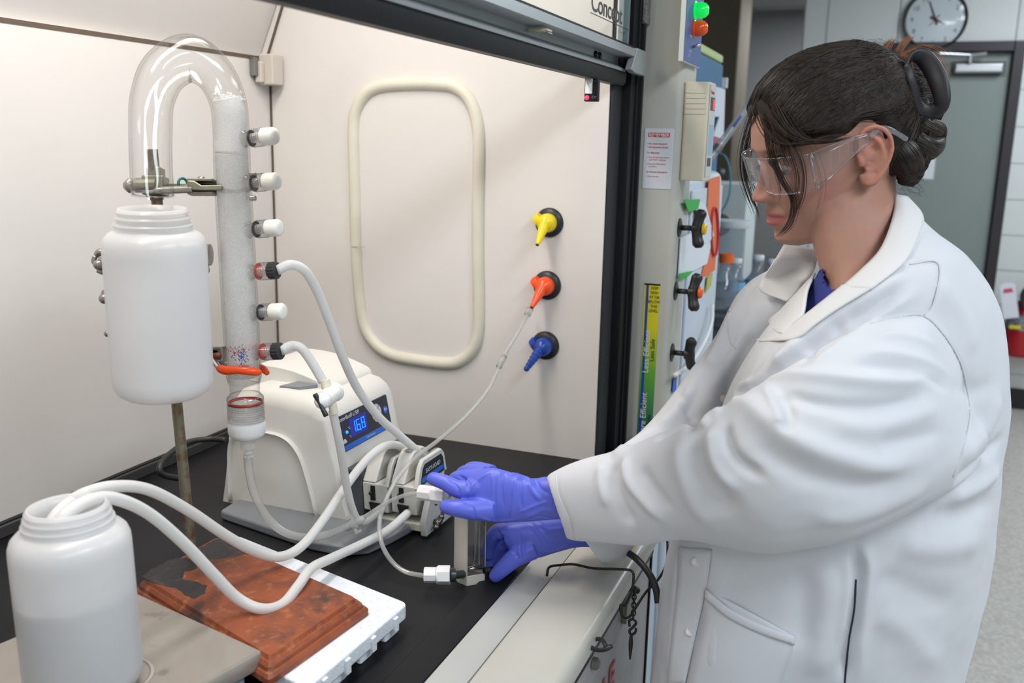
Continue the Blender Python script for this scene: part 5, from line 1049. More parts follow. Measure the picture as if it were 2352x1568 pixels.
obj('float_ball', ball(fA0+ux_*wF*0.60+uy_*0.010+Z_*0.026, 0.0024, 12, 8), blk, fm, smooth=True)
obj('inlet_bore', tube([fA0+uy_*0.010+Z_*0.018, fA0+ux_*wF*0.95+uy_*0.010+Z_*0.018], 0.0032, 14, 0), mat('bore_steel', (0.45, 0.42, 0.36), 0.2, 0.9), fm, smooth=True)
obj('adapter', join(tube([at(1033, 1320, 1.174), at(1044, 1320, 1.176)], 0.0085, 16, 0), tube([at(1043, 1320, 1.176), at(1064, 1318, 1.186)], 0.0052, 14, 0)), mat('adapter_black', (0.03, 0.035, 0.035), 0.35), fm, smooth=True, angle=50)
obj('back_adapter', tube([at(1113, 1310, 1.19), at(1140, 1308, 1.20)], 0.0045, 14, 0), blk, fm, smooth=True)

# ================================================================== THE PERSON
skin = bpy.data.materials.new('skin'); skin.use_nodes = True
_nt = skin.node_tree; _b = _nt.nodes['Principled BSDF']; _b.inputs['Roughness'].default_value = 0.55; _b.inputs['Specular IOR Level'].default_value = 0.35
_va = _nt.nodes.new('ShaderNodeVertexColor'); _va.layer_name = 'Col'
_tc = _nt.nodes.new('ShaderNodeTexCoord'); _n = _nt.nodes.new('ShaderNodeTexNoise'); _n.inputs['Scale'].default_value = 55; _n.inputs['Detail'].default_value = 5
_nt.links.new(_tc.outputs['Object'], _n.inputs['Vector'])
_mx = _nt.nodes.new('ShaderNodeMix'); _mx.data_type = 'RGBA'; _mx.blend_type = 'MULTIPLY'; _mx.inputs[0].default_value = 0.22
_nt.links.new(_va.outputs[0], _mx.inputs[6]); _nt.links.new(_n.outputs[1], _mx.inputs[7]); _nt.links.new(_mx.outputs[2], _b.inputs['Base Color'])
_b.inputs['Subsurface Weight'].default_value = 0.25; _b.inputs['Subsurface Radius'].default_value = (0.012, 0.005, 0.003); _b.inputs['Subsurface Scale'].default_value = 0.5
_n3 = _nt.nodes.new('ShaderNodeTexNoise'); _n3.inputs['Scale'].default_value = 900; _nt.links.new(_tc.outputs['Object'], _n3.inputs['Vector'])
_bp = _nt.nodes.new('ShaderNodeBump'); _bp.inputs['Strength'].default_value = 0.12; _bp.inputs['Distance'].default_value = 0.001; _nt.links.new(_n3.outputs[0], _bp.inputs['Height']); _nt.links.new(_bp.outputs[0], _b.inputs['Normal'])

def ringpx(a, b, t, dh, n=36, p=2.3, tb=None):
    """cross-section whose outline ends at two pixels, t deep, with half depth dh"""
    A, B = at(*a, t), at(*b, tb if tb else t); c = (A+B)/2; h = (B-A)/2; d = c-CAM; d /= np.linalg.norm(d)
    out = []
    for k in range(n):
        q_ = 2*math.pi*k/n; cx, sx = math.cos(q_), math.sin(q_)
        out.append(c+h*math.copysign(abs(cx)**(2/p), cx)+d*dh*math.copysign(abs(sx)**(2/p), sx))
    return np.array(out)
def loft(rings, caps=True, sub=5):
    R = np.array(rings)
    if sub > 1:
        k = len(R); flat_ = R.reshape(k, -1); Q = np.vstack([2*flat_[0]-flat_[1], flat_, 2*flat_[-1]-flat_[-2]]); out = []
        for i in range(k-1):
            p0, p1, p2, p3 = Q[i:i+4]
            for j in range(sub):
                t = j/sub; out.append(0.5*((2*p1)+(-p0+p2)*t+(2*p0-5*p1+4*p2-p3)*t*t+(-p0+3*p1-3*p2+p3)*t**3))
        out.append(flat_[-1]); R = np.array(out).reshape(len(out), -1, 3)
    m_, n = R.shape[:2]; F = []
    for i in range(m_-1):
        for k in range(n): F.append((i*n+k, i*n+(k+1) % n, (i+1)*n+(k+1) % n, (i+1)*n+k))
    if caps: F += [tuple(range(n-1, -1, -1)), tuple((m_-1)*n+k for k in range(n))]
    return R.reshape(-1, 3), F
def remesh(vfs, voxel, smooth=4, fac=0.5):
    """unite closed shapes into one continuous surface"""
    v, f = join(*vfs); me = bpy.data.meshes.new('tmp'); me.from_pydata([tuple(q_) for q_ in v], [], f); me.update()
    bm = bmesh.new(); bm.from_mesh(me)
    bmesh.ops.recalc_face_normals(bm, faces=bm.faces); bm.to_mesh(me); bm.free()
    o = bpy.data.objects.new('tmp', me); COL.objects.link(o)
    r = o.modifiers.new('r', 'REMESH'); r.mode = 'VOXEL'; r.voxel_size = voxel
    if smooth: s = o.modifiers.new('s', 'SMOOTH'); s.factor = fac; s.iterations = smooth
    dg = bpy.context.evaluated_depsgraph_get(); dg.update()
    out = bpy.data.meshes.new_from_object(o.evaluated_get(dg)); bpy.data.objects.remove(o); bpy.data.meshes.remove(me)
    return out
def get_v(me):
    a = np.empty(len(me.vertices)*3, np.float64); me.vertices.foreach_get('co', a); return a.reshape(-1, 3)
def set_v(me, V): me.vertices.foreach_set('co', V.ravel()); me.update()
def get_n(me):
    a = np.empty(len(me.vertices)*3, np.float64); me.vertices.foreach_get('normal', a); return a.reshape(-1, 3)
def bvh_of(me): return BVHTree.FromPolygons([v.co for v in me.vertices], [p.vertices for p in me.polygons])
def hit(bv, px, py):
    d = ray(px, py); d = d/np.linalg.norm(d); r = bv.ray_cast(Vector(CAM), Vector(d)); return np.array(r[0]) if r[0] is not None else None
def polydist(V, P):
    best = np.full(len(V), 1e9); par = np.zeros(len(V)); n = len(P)-1
    for i in range(n):
        a, b = P[i], P[i+1]; ab = b-a; L = ab@ab+1e-12; t = np.clip(((V-a)@ab)/L, 0, 1); d = np.linalg.norm(V-(a+np.outer(t, ab)), axis=1)
        m_ = d < best; best[m_] = d[m_]; par[m_] = (i+t[m_])/n
    return best, par
def sculpt(me, strokes, local=None, sm=1):
    """raise ridges / press valleys along lines laid on the surface: (points, width, height)"""
    V = get_v(me); N = get_n(me); bv = bvh_of(me) if local is None else None; D = np.zeros(len(V))
    for pts, w_, h in strokes:
        if local is None:
            Pp = smoothpath([(x, y, 0) for x, y in pts], 5); P = [hit(bv, x, y) for x, y, _ in Pp]; P = [p for p in P if p is not None]
        else: P = [local(p) for p in smoothpath(pts, 5)]
        if len(P) < 2: continue
        P = np.array(P); lo, hi = P.min(0)-3*w_, P.max(0)+3*w_
        idx = np.where(np.all((V > lo) & (V < hi), axis=1))[0]
        if not len(idx): continue
        d, par = polydist(V[idx], P); tap = np.clip(np.minimum(par, 1-par)*5, 0, 1); tap = tap*tap*(3-2*tap); tap = 0.15+0.85*tap
        D[idx] += h*tap*np.exp(-(d/w_)**2)
    set_v(me, V+N*D[:, None]); me.update()
def mobj(name, me, m, parent):
    V = get_v(me)-root_loc(parent); set_v(me, V); me.name = name; me.materials.clear(); me.materials.append(m); me.shade_smooth()
    o = bpy.data.objects.new(name, me); COL.objects.link(o)
    if parent is not None: o.parent = parent
    return o

# ---- head frame: local x = her left, y = face forward, z = up (millimetres)
HO = np.array([1.1978, 0.0671, 1.4556])
HM = np.array([[-0.8575, -0.4735, -0.2017], [-0.5105, 0.8322, 0.2174], [-0.0650, -0.2894, 0.9550]]).T     # rows = images of x, y, z
HM = np.array([HM[0]/np.linalg.norm(HM[0]), HM[1]/np.linalg.norm(HM[1]), HM[2]/np.linalg.norm(HM[2])])
HS = 0.96/1000
def H(p): p = np.asarray(p, float); return HO+(p@HM)*HS
person = thing('person', (1.17, -0.02, 0), 'woman in white lab coat, clear safety glasses and blue gloves leaning over the hood sill', 'person')

ZT = [112, 108, 100, 85, 65, 40, 20, 5, -10, -25, -40, -55, -70, -85, -97, -106, -112]
WT = [4, 26, 44, 60, 69, 74, 75, 73, 71, 69, 66, 62, 57, 49, 38, 24, 5]
YFT = [5, 30, 50, 71, 85, 92, 94, 90, 88, 88, 88, 88, 87, 86.5, 85, 77, 62]
YBT = [-15, -42, -60, -77, -89, -96, -98, -95, -90, -80, -65, -50, -38, -25, -10, 10, 30]
def lerp(z, T): return np.interp(-z, [-a for a in ZT], T)
def skull(z, th, off=0.0):
    """point of the bare head at height z and angle th from the face midline"""
    W, yf, yb = lerp(z, WT), lerp(z, YFT), lerp(z, YBT); yc = (yf*0.35+yb*0.65)*0.5+2
    s, c = math.sin(th), math.cos(th); p = 2.25
    x = (W+off)*math.copysign(abs(s)**(2/p), s)
    y = yc+((yf-yc+off) if c > 0 else (yc-yb+off))*math.copysign(abs(c)**(2/p), c)
    return x, y
def face_add(x, y, z):
    if y < 20: return 0.0
    g = lambda cx, cz, rx, rz, h: h*math.exp(-((x-cx)/rx)**2-((z-cz)/rz)**2)
    d = 0.0
    hz = np.interp(z, [-51, -48, -45.5, -43, -40, -36, -32, -25, -15, -5, 4, 12], [0, 2, 9, 17, 22, 24, 22.5, 17.5, 11.5, 6, 2, 0])
    wz = np.interp(z, [-50, -42, -36, -28, -15, 0, 12], [11, 11.5, 11, 8.5, 7.5, 7, 8])
    d += hz*math.exp(-(abs(x)/wz)**2.2)
    for s in (-1, 1):
        d += g(11.5*s, -38.5, 5.0, 6.5, 9.0)                     # wings of the nose
        d += g(31*s, 3, 14, 9, -9)+g(31*s, -12, 13, 8, -2.5)    # eye socket
        d += g(28*s, 19, 16, 6, 2.2)+g(48*s, -24, 15, 13, 3.0)
        d += g(14*s, 8, 7, 10, -2.5)
    d += g(0, -59.5, 20, 4.8, 6.0)+g(0, -72, 18, 5.4, 7.8)+g(0, -65.6, 24, 1.7, -3.2)
    d += g(0, -66, 30, 14, 3.0)+g(0, -83, 20, 5, -3.0)+g(0, -96, 17, 9, 5.0)
    return d
rows, cols = 150, 128; HV = []; HF = []
for i in range(rows+1):
    z = 112*math.cos(math.pi*i/rows)
    for j in range(cols):
        th = 2*math.pi*j/cols; x, y = skull(z, th); y += face_add(x, y, z); HV.append((x, y, z))
for i in range(rows):
    for j in range(cols): HF.append((i*cols+j, (i+1)*cols+j, (i+1)*cols+(j+1) % cols, i*cols+(j+1) % cols))
HF.append(tuple(range(cols))); HF.append(tuple(rows*cols+j for j in range(cols-1, -1, -1)))
headvf = (H(np.array(HV)), HF)
def hx(vf): return (H(vf[0]), vf[1])
def elid(s):
    v, f = ball((0, 0, 0), 13.0, 28, 20); v = v.copy()
    for q_ in v:
        if q_[2] < -6.5: q_[2] = -6.5
    return v+np.array([31*s, 69.0, 1.0]), f
def ear(s):
    hxp = [(76, 3, -6), (78, 4, 6), (81, 1, 19), (85, -9, 25), (89, -21, 21), (91, -28, 8), (90, -28, -7), (87, -22, -21), (84, -13, -32), (80, -4, -39), (77, 3, -36), (76, 5, -27)]
    hr = [2.4, 2.6, 2.8, 2.9, 3.0, 3.0, 2.9, 3.0, 3.8, 5.0, 4.6, 3.4]
    anti = [(82, -5, 16), (85, -13, 12), (87, -18, 3), (86.5, -19, -8), (84, -15, -18), (81, -7, -24), (79, 1, -22)]
    L = [tube(hxp, hr, 14, 5), tube(anti, [2.0, 2.8, 3.2, 3.2, 3.0, 2.8, 2.4], 12, 5), tube([(76, 6, -3), (79, 5, -11), (77, 5, -18)], [3.0, 3.8, 3.0], 12, 4)]
    d = ball((0, 0, 0), 1, 24, 14); v = d[0]*np.array([5.0, 17, 28]); a = math.radians(-20)
    v = np.stack([v[:, 0]*math.cos(a)+v[:, 1]*math.sin(a)*1.0, -v[:, 0]*math.sin(a)+v[:, 1]*math.cos(a), v[:, 2]], 1)+np.array([80, -12, -7]); L.append((v, d[1]))
    d = ball((74, -6, -6), 1, 20, 12, (10, 13, 18)); L.append(d)
    L.append(ball((79.5, -3, -33), 1, 18, 12, (3.6, 8.5, 9)))
    v, f = join(*L); v = v*np.array([s, 1, 1]); return v, f
neck = loft([ringpx((1858, 500), (2062, 340), 1.115, .050), ringpx((1868, 565), (2058, 425), 1.112, .052), ringpx((1882, 618), (2066, 480), 1.108, .055), ringpx((1888, 665), (2085, 560), 1.11, .070),
             ringpx((1872, 740), (2130, 640), 1.12, .105), ringpx((1850, 860), (2150, 780), 1.13, .125), ringpx((1830, 980), (2150, 900), 1.13, .12)])
chin2 = hx(ball((0, 42, -88), 1, 24, 14, (44, 38, 24)))
hm = remesh([headvf, hx(elid(1)), hx(elid(-1)), hx(ear(1)), hx(ear(-1)), neck, chin2], 0.0017, 3, 0.5)
HMi = np.linalg.inv(HM)
def toL(V): return ((V-HO)/HS)@HMi
sculpt(hm, [([(74, -3, -4), (76, -8, -10), (76, -4, -18)], 5.5*HS, -7*HS), ([(86, -12, 20), (90, -24, 8), (89, -24, -8)], 2.2*HS, -2.2*HS), ([(84, -9, 4), (84, -13, -4)], 4*HS, -3.0*HS),
            ([(6, 104, -45), (8, 99, -45)], 2.6*HS, -4.5*HS), ([(-6, 104, -45), (-8, 99, -45)], 2.6*HS, -4.5*HS),
            ([(16, 92, -33), (18.5, 88, -42)], 2.0*HS, -1.8*HS), ([(20, 88, -47), (27, 84, -58), (29, 80, -68)], 4*HS, -1.2*HS),
            ([(-24, 86, -64.8), (-10, 93, -65.5), (0, 95, -65.9), (10, 93, -65.5), (24, 86, -64.8)], 1.6*HS, -1.6*HS),
            ([(18, 82, 10), (31, 82, 13.5), (44, 76, 9)], 2.2*HS, -1.5*HS), ([(20, 80, -12), (32, 80, -16), (43, 75, -12)], 3*HS, -1.2*HS),
            ([(60, 20, -60), (45, 50, -84), (20, 75, -104)], 9*HS, 1.5*HS)], local=H)
# natural skin tones: lips, cheeks, ear, brows
Lc = toL(get_v(hm)); colr = np.tile(np.array([0.47, 0.250, 0.185]), (len(Lc), 1))
def blend(mask, c): 
    global colr
    colr = colr*(1-mask[:, None])+np.array(c)*mask[:, None]
x, y, z = Lc.T
blend(0.50*np.exp(-((np.abs(x)-46)/18)**2-((z+30)/20)**2)*(y > 10), (0.56, 0.235, 0.185))
blend(0.45*np.exp(-(x/13)**2-((z+36)/10)**2)*(y > 80), (0.56, 0.23, 0.18))
blend(0.55*(np.abs(x) > 76)*(y < 12)*(z > -50)*(z < 34), (0.60, 0.24, 0.17))
lip = (np.abs(x) < 25)*(y > 78); wl = np.clip(1.15-(np.abs(x)/25)**2, 0, 1)
blend(np.clip(1-(np.abs(z+66.5)/(11*wl+0.1))**6, 0, 1)*lip*0.9, (0.44, 0.135, 0.125))
blend(0.75*np.exp(-((np.abs(x)-30)/15)**4-((z-19-0.06*(20-np.abs(np.abs(x)-30)))/3.2)**2)*(y > 60), (0.10, 0.055, 0.035))
blend(0.30*np.exp(-((np.abs(x)-31)/12)**4-((z-8)/5)**2)*(y > 60), (0.36, 0.17, 0.13))
ca = hm.color_attributes.new('Col', 'FLOAT_COLOR', 'POINT'); ca.data.foreach_set('color', np.hstack([colr, np.ones((len(colr), 1))]).ravel())
body = mobj('body', hm, skin, person)
eyew = mat('eye_white', (0.62, 0.58, 0.56), 0.15)
for s in (-1, 1):
    e = obj('eye', hx(ball((31*s, 69.6, 0), 12.4, 24, 16)), eyew, person, smooth=True)
    d = np.array([0.0, 0.72, -0.69]); c = np.array([31*s, 69.6, 0])+d*11.6
    obj('iris', hx(lathe([(0, 0), (5.6, 0), (5.0, 0.9), (0, 1.3)], c, d, 24)), mat('iris_blue', (0.10, 0.14, 0.18), 0.2), e, smooth=True)
    obj('pupil', hx(lathe([(0, 1.0), (2.4, 1.0), (2.2, 1.5), (0, 1.6)], c, d, 16)), inkm, e)
    lash = [(31*s+12.6*math.sin(a), 69+12.8*math.cos(a)*0.96, -5.4-0.9*math.cos(a)) for a in np.linspace(-0.95, 0.95, 9)]
    obj('eyelashes', hx(join(tube(lash, 0.55, 6, 2), *[tube([np.array(l), np.array(l)+np.array([(l[0]-31*s)*0.28, 4.2, -2.8]), np.array(l)+np.array([(l[0]-31*s)*0.42, 6.8, -2.2])], [0.25, 0.18, 0.06], 5, 2) for l in lash])), mat('lash', (0.03, 0.018, 0.014), 0.5), e)

# ---- hair
hair_m = bpy.data.materials.new('hair_brown'); hair_m.use_nodes = True
def hairmat(m, c1, c2, rough=0.38):
    m.use_nodes = True; nt = m.node_tree; b = nt.nodes['Principled BSDF']; b.inputs['Roughness'].default_value = rough+0.06; b.inputs['Specular IOR Level'].default_value = 0.3
    tc = nt.nodes.new('ShaderNodeTexCoord'); n_ = nt.nodes.new('ShaderNodeTexNoise'); n_.inputs['Scale'].default_value = 140; n_.inputs['Detail'].default_value = 6
    nt.links.new(tc.outputs['Object'], n_.inputs[0]); r = nt.nodes.new('ShaderNodeValToRGB'); r.color_ramp.elements[0].position = 0.35; r.color_ramp.elements[1].position = 0.68
    r.color_ramp.elements[0].color = (*c1, 1); r.color_ramp.elements[1].color = (*c2, 1); nt.links.new(n_.outputs[0], r.inputs[0]); nt.links.new(r.outputs[0], b.inputs['Base Color'])
    if 'Anisotropic' in b.inputs: b.inputs['Anisotropic'].default_value = 0.4
    return m
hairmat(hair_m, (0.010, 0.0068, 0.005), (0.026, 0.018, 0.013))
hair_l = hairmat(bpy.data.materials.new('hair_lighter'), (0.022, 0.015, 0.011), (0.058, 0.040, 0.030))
hair_b = hairmat(bpy.data.materials.new('hair_lock_brown'), (0.022, 0.0135, 0.0095), (0.060, 0.037, 0.026))
hair_o = hairmat(bpy.data.materials.new('hair_copper_ends'), (0.20, 0.075, 0.035), (0.34, 0.17, 0.085))
# hairline seen from the side, in (y, z)
HLY = [110, 88, 82, 76, 66, 50, 30, 12, 2, -6, -20, -31, -36, -40, -48, -60, -110]
HLZ = [68, 64, 50, 36, 24, 17, 16, 19, 25, 30, 26, 8, -18, -44, -62, -74, -84]
def hairsd(y, z): return z-np.interp(-y, [-a for a in HLY], HLZ)
def hairpt(z, th, lift=0.0):
    """surface of the combed hair; sinks under the skin below the hairline"""
    x, y = skull(min(z, 111.9), th); sd = hairsd(y, z)
    s = min(max((sd+3)/22, 0), 1); s = s*s*(3-2*s)
    back = min(max((-y-20)/70, 0), 1); top = max(0, min(1, (z-55)/50))
    o = -2.5+s*(9.5+3.0*back+1.5*top)+lift
    W = lerp(z, WT); n = np.array([x/max(W, 12), (y-5)/95*1.0, z/115]); n /= np.linalg.norm(n)+1e-9
    return np.array([x, y, z])+n*o
SV = []; SR, SC = 110, 120
for i in range(SR+1):
    z = 111.8*math.cos(math.pi*i/SR*0.86)
    for j in range(SC): SV.append(hairpt(z, 2*math.pi*j/SC))
SF = [(i*SC+j, (i+1)*SC+j, (i+1)*SC+(j+1) % SC, i*SC+(j+1) % SC) for i in range(SR) for j in range(SC)]+[tuple(range(SC)), tuple(SR*SC+j for j in range(SC-1, -1, -1))]
hair = thing('hair', person.location, None, None); hair.parent = person; hair.location = (0, 0, 0)
cap_vf = hx((np.array(SV), SF))
bun_c = at(2120, 318, 1.115)
hairme = remesh([cap_vf, hx(ball((4, -100, 22), 1, 24, 16, (38, 26, 26))), hx(ball((10, -84, -36), 1, 24, 16, (46, 26, 30))), ball(at(2085, 235, 1.12), 0.042, 24, 16, (1, 1, 1.15))], 0.0028, 4)
hobj = mobj('hair_mass', hairme, hair_m, person)
bpy.data.objects.remove(hair)
hair = hobj
hbv = bvh_of(bpy.data.meshes['hair_mass']); PL = np.array(person.location)
def strands(name, paths, m, parent, r0=0.00035, seg=4, taper=True):
    L = []
    for P in paths:
        k = len(P); R = [r0*(1 if not taper else max(0.15, min(1, 6*(1-i/(k-1)))*min(1, 0.3+4*i/(k-1)))) for i in range(k)]
        L.append(tube(P, R, seg, 0, caps=False))
    o = obj(name, join(*L), m, parent, smooth=True); o['kind'] = 'stuff'; return o
def onhair(p, lift):
    r = hbv.find_nearest(Vector(p-PL))
    return np.array(r[0])+np.array(r[1])*lift+PL if r[0] is not None else p
GA = H((16, -97, 38)); GA2 = H((-16, -97, 38))
def combed(n, m, r0, lift0, rnd):
    out = []
    for k in range(n):
        s = 1 if rnd.random() < 0.72 else -1
        u = rnd.random()
        # seeds along the hairline from the parting to behind the ear
        y0 = np.interp(u, [0, .3, .55, .68, .84, 1], [88, 74, 45, 12, -24, -52]); z0 = np.interp(-y0, [-a for a in HLY], HLZ)+rnd.uniform(-3, 7)
        if rnd.random() < 0.35: z0 += rnd.uniform(0, 42)
        th = None; best = 1e9
        for q_ in np.linspace(0.02, math.pi-0.02, 60):
            xx, yy = skull(min(z0, 108), q_)
            if abs(yy-y0) < best: best = abs(yy-y0); th = q_
        A = H(hairpt(min(z0, 108), th*s)); G = (GA if s > 0 else GA2)+np.array([rnd.gauss(0, .008), rnd.gauss(0, .008), rnd.gauss(0, .012)])
        P = []; lf = lift0+rnd.uniform(0, 0.0012); amp = rnd.uniform(-0.006, 0.006)
        for i in range(13):
            t = i/12; q_ = A*(1-t)+G*t; c = H((0, 0, 10)); d = q_-c; L_ = np.linalg.norm(d); q_ = c+d/L_*0.13+Z_*(0.012*math.sin(math.pi*t)+amp*math.sin(2.2*math.pi*t))
            P.append(onhair(q_, lf if 0 < i < 12 else -0.001))
        out.append(P)
    return out
rn = random.Random(5)
strands('combed_strands', combed(1100, None, 0, 0.0002, rn), hair_m, hair, 0.00048)
strands('lighter_strands', combed(420, None, 0, 0.0006, rn), hair_l, hair, 0.00028)  # thinner strands in a lighter brown hair colour
facebv = BVHTree.FromPolygons([v.co+Vector(PL) for v in hm.vertices], [p.vertices for p in hm.polygons])
def lock(pts, n, w0, w1, m, name, r0=0.0003, rnd=rn, parent=None, gap=0.006):
    """a lock: many hairs following one guide, fanned at the root and gathered at the tip"""
    G = smoothpath([np.append(np.array(p[:2]), p[2]) for p in pts], 6); k = len(G); out = []
    if gap is not None:      # lay the lock over the face, clear of skin and lenses
        for g in G:
            h_ = hit(facebv, g[0], g[1])
            if h_ is not None: g[2] = min(g[2], px_of(h_)[2]-gap-(0.016*math.exp(-((g[1]-385)/60)**2)))
        for _ in range(4): G[1:-1, 2] = (G[:-2, 2]+2*G[1:-1, 2]+G[2:, 2])/4
    for _ in range(n):
        a, b = rnd.gauss(0, 1), rnd.gauss(0, 1); c = rnd.uniform(-1, 1); P = []
        for i, g in enumerate(G):
            t = i/(k-1); wv_ = w0*(1-t)+w1*t; P.append(at(g[0]+a*wv_+c*3*math.sin(3*t+a), g[1]+c*3*t, g[2])+CF*b*wv_*0.0005)
        e_ = rnd.uniform(0.75, 1.0); P = P[:max(4, int(k*e_))]; out.append(P)
    return strands(name, out, m, parent or hair, r0)
T0 = 1.150
lock([(1752, 232, 1.135), (1728, 280, 1.165), (1710, 345, 1.185), (1709, 400, 1.195), (1724, 452, 1.195), (1738, 488, 1.19), (1744, 520, 1.185)], 30, 6, 5, hair_b, 'hair_lock')
lock([(1760, 236, 1.125), (1762, 300, 1.118), (1772, 360, 1.110), (1796, 415, 1.10), (1822, 462, 1.085), (1815, 510, 1.085), (1790, 540, 1.09), (1758, 556, 1.10)], 30, 9, 4, hair_b, 'hair_lock')
lock([(1775, 240, 1.11), (1800, 300, 1.085), (1826, 350, 1.070), (1840, 400, 1.062), (1838, 450, 1.062), (1822, 490, 1.070), (1800, 520, 1.08)], 22, 9, 5, hair_b, 'hair_lock')
lock([(1762, 238, 1.12), (1776, 290, 1.105), (1790, 330, 1.10), (1806, 372, 1.09), (1822, 405, 1.085)], 30, 12, 9, hair_b, 'hair_lock', 0.00026)
lock([(1756, 232, 1.12), (1784, 262, 1.105), (1812, 300, 1.09), (1850, 325, 1.08), (1905, 325, 1.07), (1962, 312, 1.06)], 128, 11, 6, hair_b, 'hair_lock', 0.0003, gap=0.004)
lock([(1752, 240, 1.12), (1768, 290, 1.105), (1790, 322, 1.10), (1830, 345, 1.09)], 72, 12, 10, hair_b, 'hair_lock', 0.0003, gap=0.004)
lock([(1772, 240, 1.11), (1800, 285, 1.085), (1834, 318, 1.066), (1880, 330, 1.05)], 72, 15, 6, hair_b, 'hair_lock', 0.0003)
lock([(1765, 255, 1.118), (1773, 330, 1.108), (1783, 400, 1.10), (1792, 440, 1.095), (1784, 468, 1.10)], 6, 4, 2, hair_b, 'hair_lock', 0.00025)
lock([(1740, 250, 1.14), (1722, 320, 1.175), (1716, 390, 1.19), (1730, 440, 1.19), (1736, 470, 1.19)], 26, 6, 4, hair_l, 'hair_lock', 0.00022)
lock([(1850, 300, 1.05), (1880, 360, 1.03), (1894, 420, 1.03), (1886, 470, 1.04), (1868, 505, 1.05)], 3, 3, 3, hair_b, 'hair_lock', 0.00014)
lock([(1752, 236, 1.13), (1775, 300, 1.09), (1800, 330, 1.075), (1850, 330, 1.05), (1910, 312, 1.04), (1960, 312, 1.045)], 30, 10, 7, hair_b, 'hair_lock', 0.0003)
# flyaway hairs over the crown and nape
fl = []
for _ in range(170):
    u = rn.random(); x0 = 1780+u*260; y0 = np.interp(x0, [1745, 1800, 1850, 1900, 1960, 2040], [236, 182, 146, 118, 104, 112])+rn.uniform(0, 14)
    dx, dy = rn.uniform(10, 70), -rn.uniform(-2, 20); t_ = 1.13+rn.uniform(-.04, .05)
    fl.append([at(*q_, t_) for q_ in ((x0, y0), (x0+dx*0.33, y0+dy*1.1), (x0+dx*0.66, y0+dy*1.3), (x0+dx, y0+dy*0.7+6))])
for _ in range(60):
    x0, y0 = rn.uniform(2050, 2100), rn.uniform(380, 440); t_ = 1.10+rn.uniform(-.03, .03)
    fl.append([at(*q_, t_) for q_ in ((x0, y0), (x0+rn.uniform(5, 25), y0+rn.uniform(0, 14)), (x0+rn.uniform(10, 45), y0+rn.uniform(2, 30)))])
strands('flyaway_hairs', [smoothpath(p, 4) for p in fl], hair_m, hair, 0.00010)
# bun: coiled rolls below the clip
def roll(pts, r, n, m, name):
    P = [at(*p) for p in pts]; base_ = obj(name, tube(P, r, 20, 8), hair_m, hair, smooth=True); out = []
    G = smoothpath(np.array(P), 6); k = len(G); T = np.gradient(G, axis=0); T /= np.linalg.norm(T, axis=1)[:, None]
    Rr = np.interp(np.linspace(0, 1, k), np.linspace(0, 1, len(r)), r)
    for _ in range(n):
        ph = rn.uniform(0, 6.28); Q = []
        for i in range(k):
            a, b, _d = frame_of(T[i]); q_ = ph+1.3*i/k; Q.append(G[i]+(a*math.cos(q_)+b*math.sin(q_))*Rr[i]*rn.uniform(0.99, 1.03))
        out.append(Q)
    strands(name+'_strands', out, m, hair, 0.0004, taper=False)
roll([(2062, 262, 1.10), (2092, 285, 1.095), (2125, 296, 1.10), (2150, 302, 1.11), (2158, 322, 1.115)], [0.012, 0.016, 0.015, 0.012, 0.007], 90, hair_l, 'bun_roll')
roll([(2075, 300, 1.09), (2098, 328, 1.085), (2128, 342, 1.095), (2152, 330, 1.11), (2155, 308, 1.12)], [0.012, 0.015, 0.014, 0.010, 0.007], 90, hair_m, 'bun_coil')
roll([(2050, 330, 1.07), (2075, 358, 1.07), (2088, 395, 1.075), (2080, 425, 1.08)], [0.014, 0.018, 0.017, 0.008], 110, hair_m, 'nape_roll')
roll([(2040, 190, 1.10), (2072, 170, 1.10), (2100, 200, 1.09), (2120, 245, 1.10)], [0.012, 0.016, 0.016, 0.010], 90, hair_l, 'twisted_roll')
lock([(2050, 150, 1.085), (2070, 200, 1.075), (2088, 245, 1.07), (2094, 285, 1.075), (2085, 305, 1.08)], 90, 7, 3, hair_o, 'copper_lock', 0.00028)
lock([(2045, 150, 1.08), (2075, 130, 1.075), (2088, 170, 1.07), (2094, 215, 1.07), (2090, 240, 1.07)], 70, 6, 5, hair_o, 'copper_lock', 0.00026)
lock([(2050, 150, 1.09), (2062, 118, 1.09), (2082, 92, 1.09), (2098, 80, 1.09)], 46, 5, 4, hair_o, 'copper_lock', 0.00022)
lock([(2040, 150, 1.09), (2032, 122, 1.09), (2044, 98, 1.09), (2052, 84, 1.09)], 34, 5, 5, hair_o, 'copper_lock', 0.0002)
lock([(2060, 135, 1.09), (2105, 115, 1.09), (2142, 130, 1.095), (2165, 165, 1.10), (2168, 205, 1.10)], 60, 6, 7, hair_o, 'copper_lock', 0.00022)
lock([(2060, 140, 1.10), (2110, 105, 1.10), (2160, 115, 1.10), (2195, 160, 1.11)], 14, 6, 12, hair_o, 'copper_lock', 0.00014)
lock([(2105, 120, 1.08), (2125, 160, 1.07), (2132, 200, 1.065), (2126, 235, 1.065)], 14, 4, 4, hair_o, 'copper_lock', 0.0002)
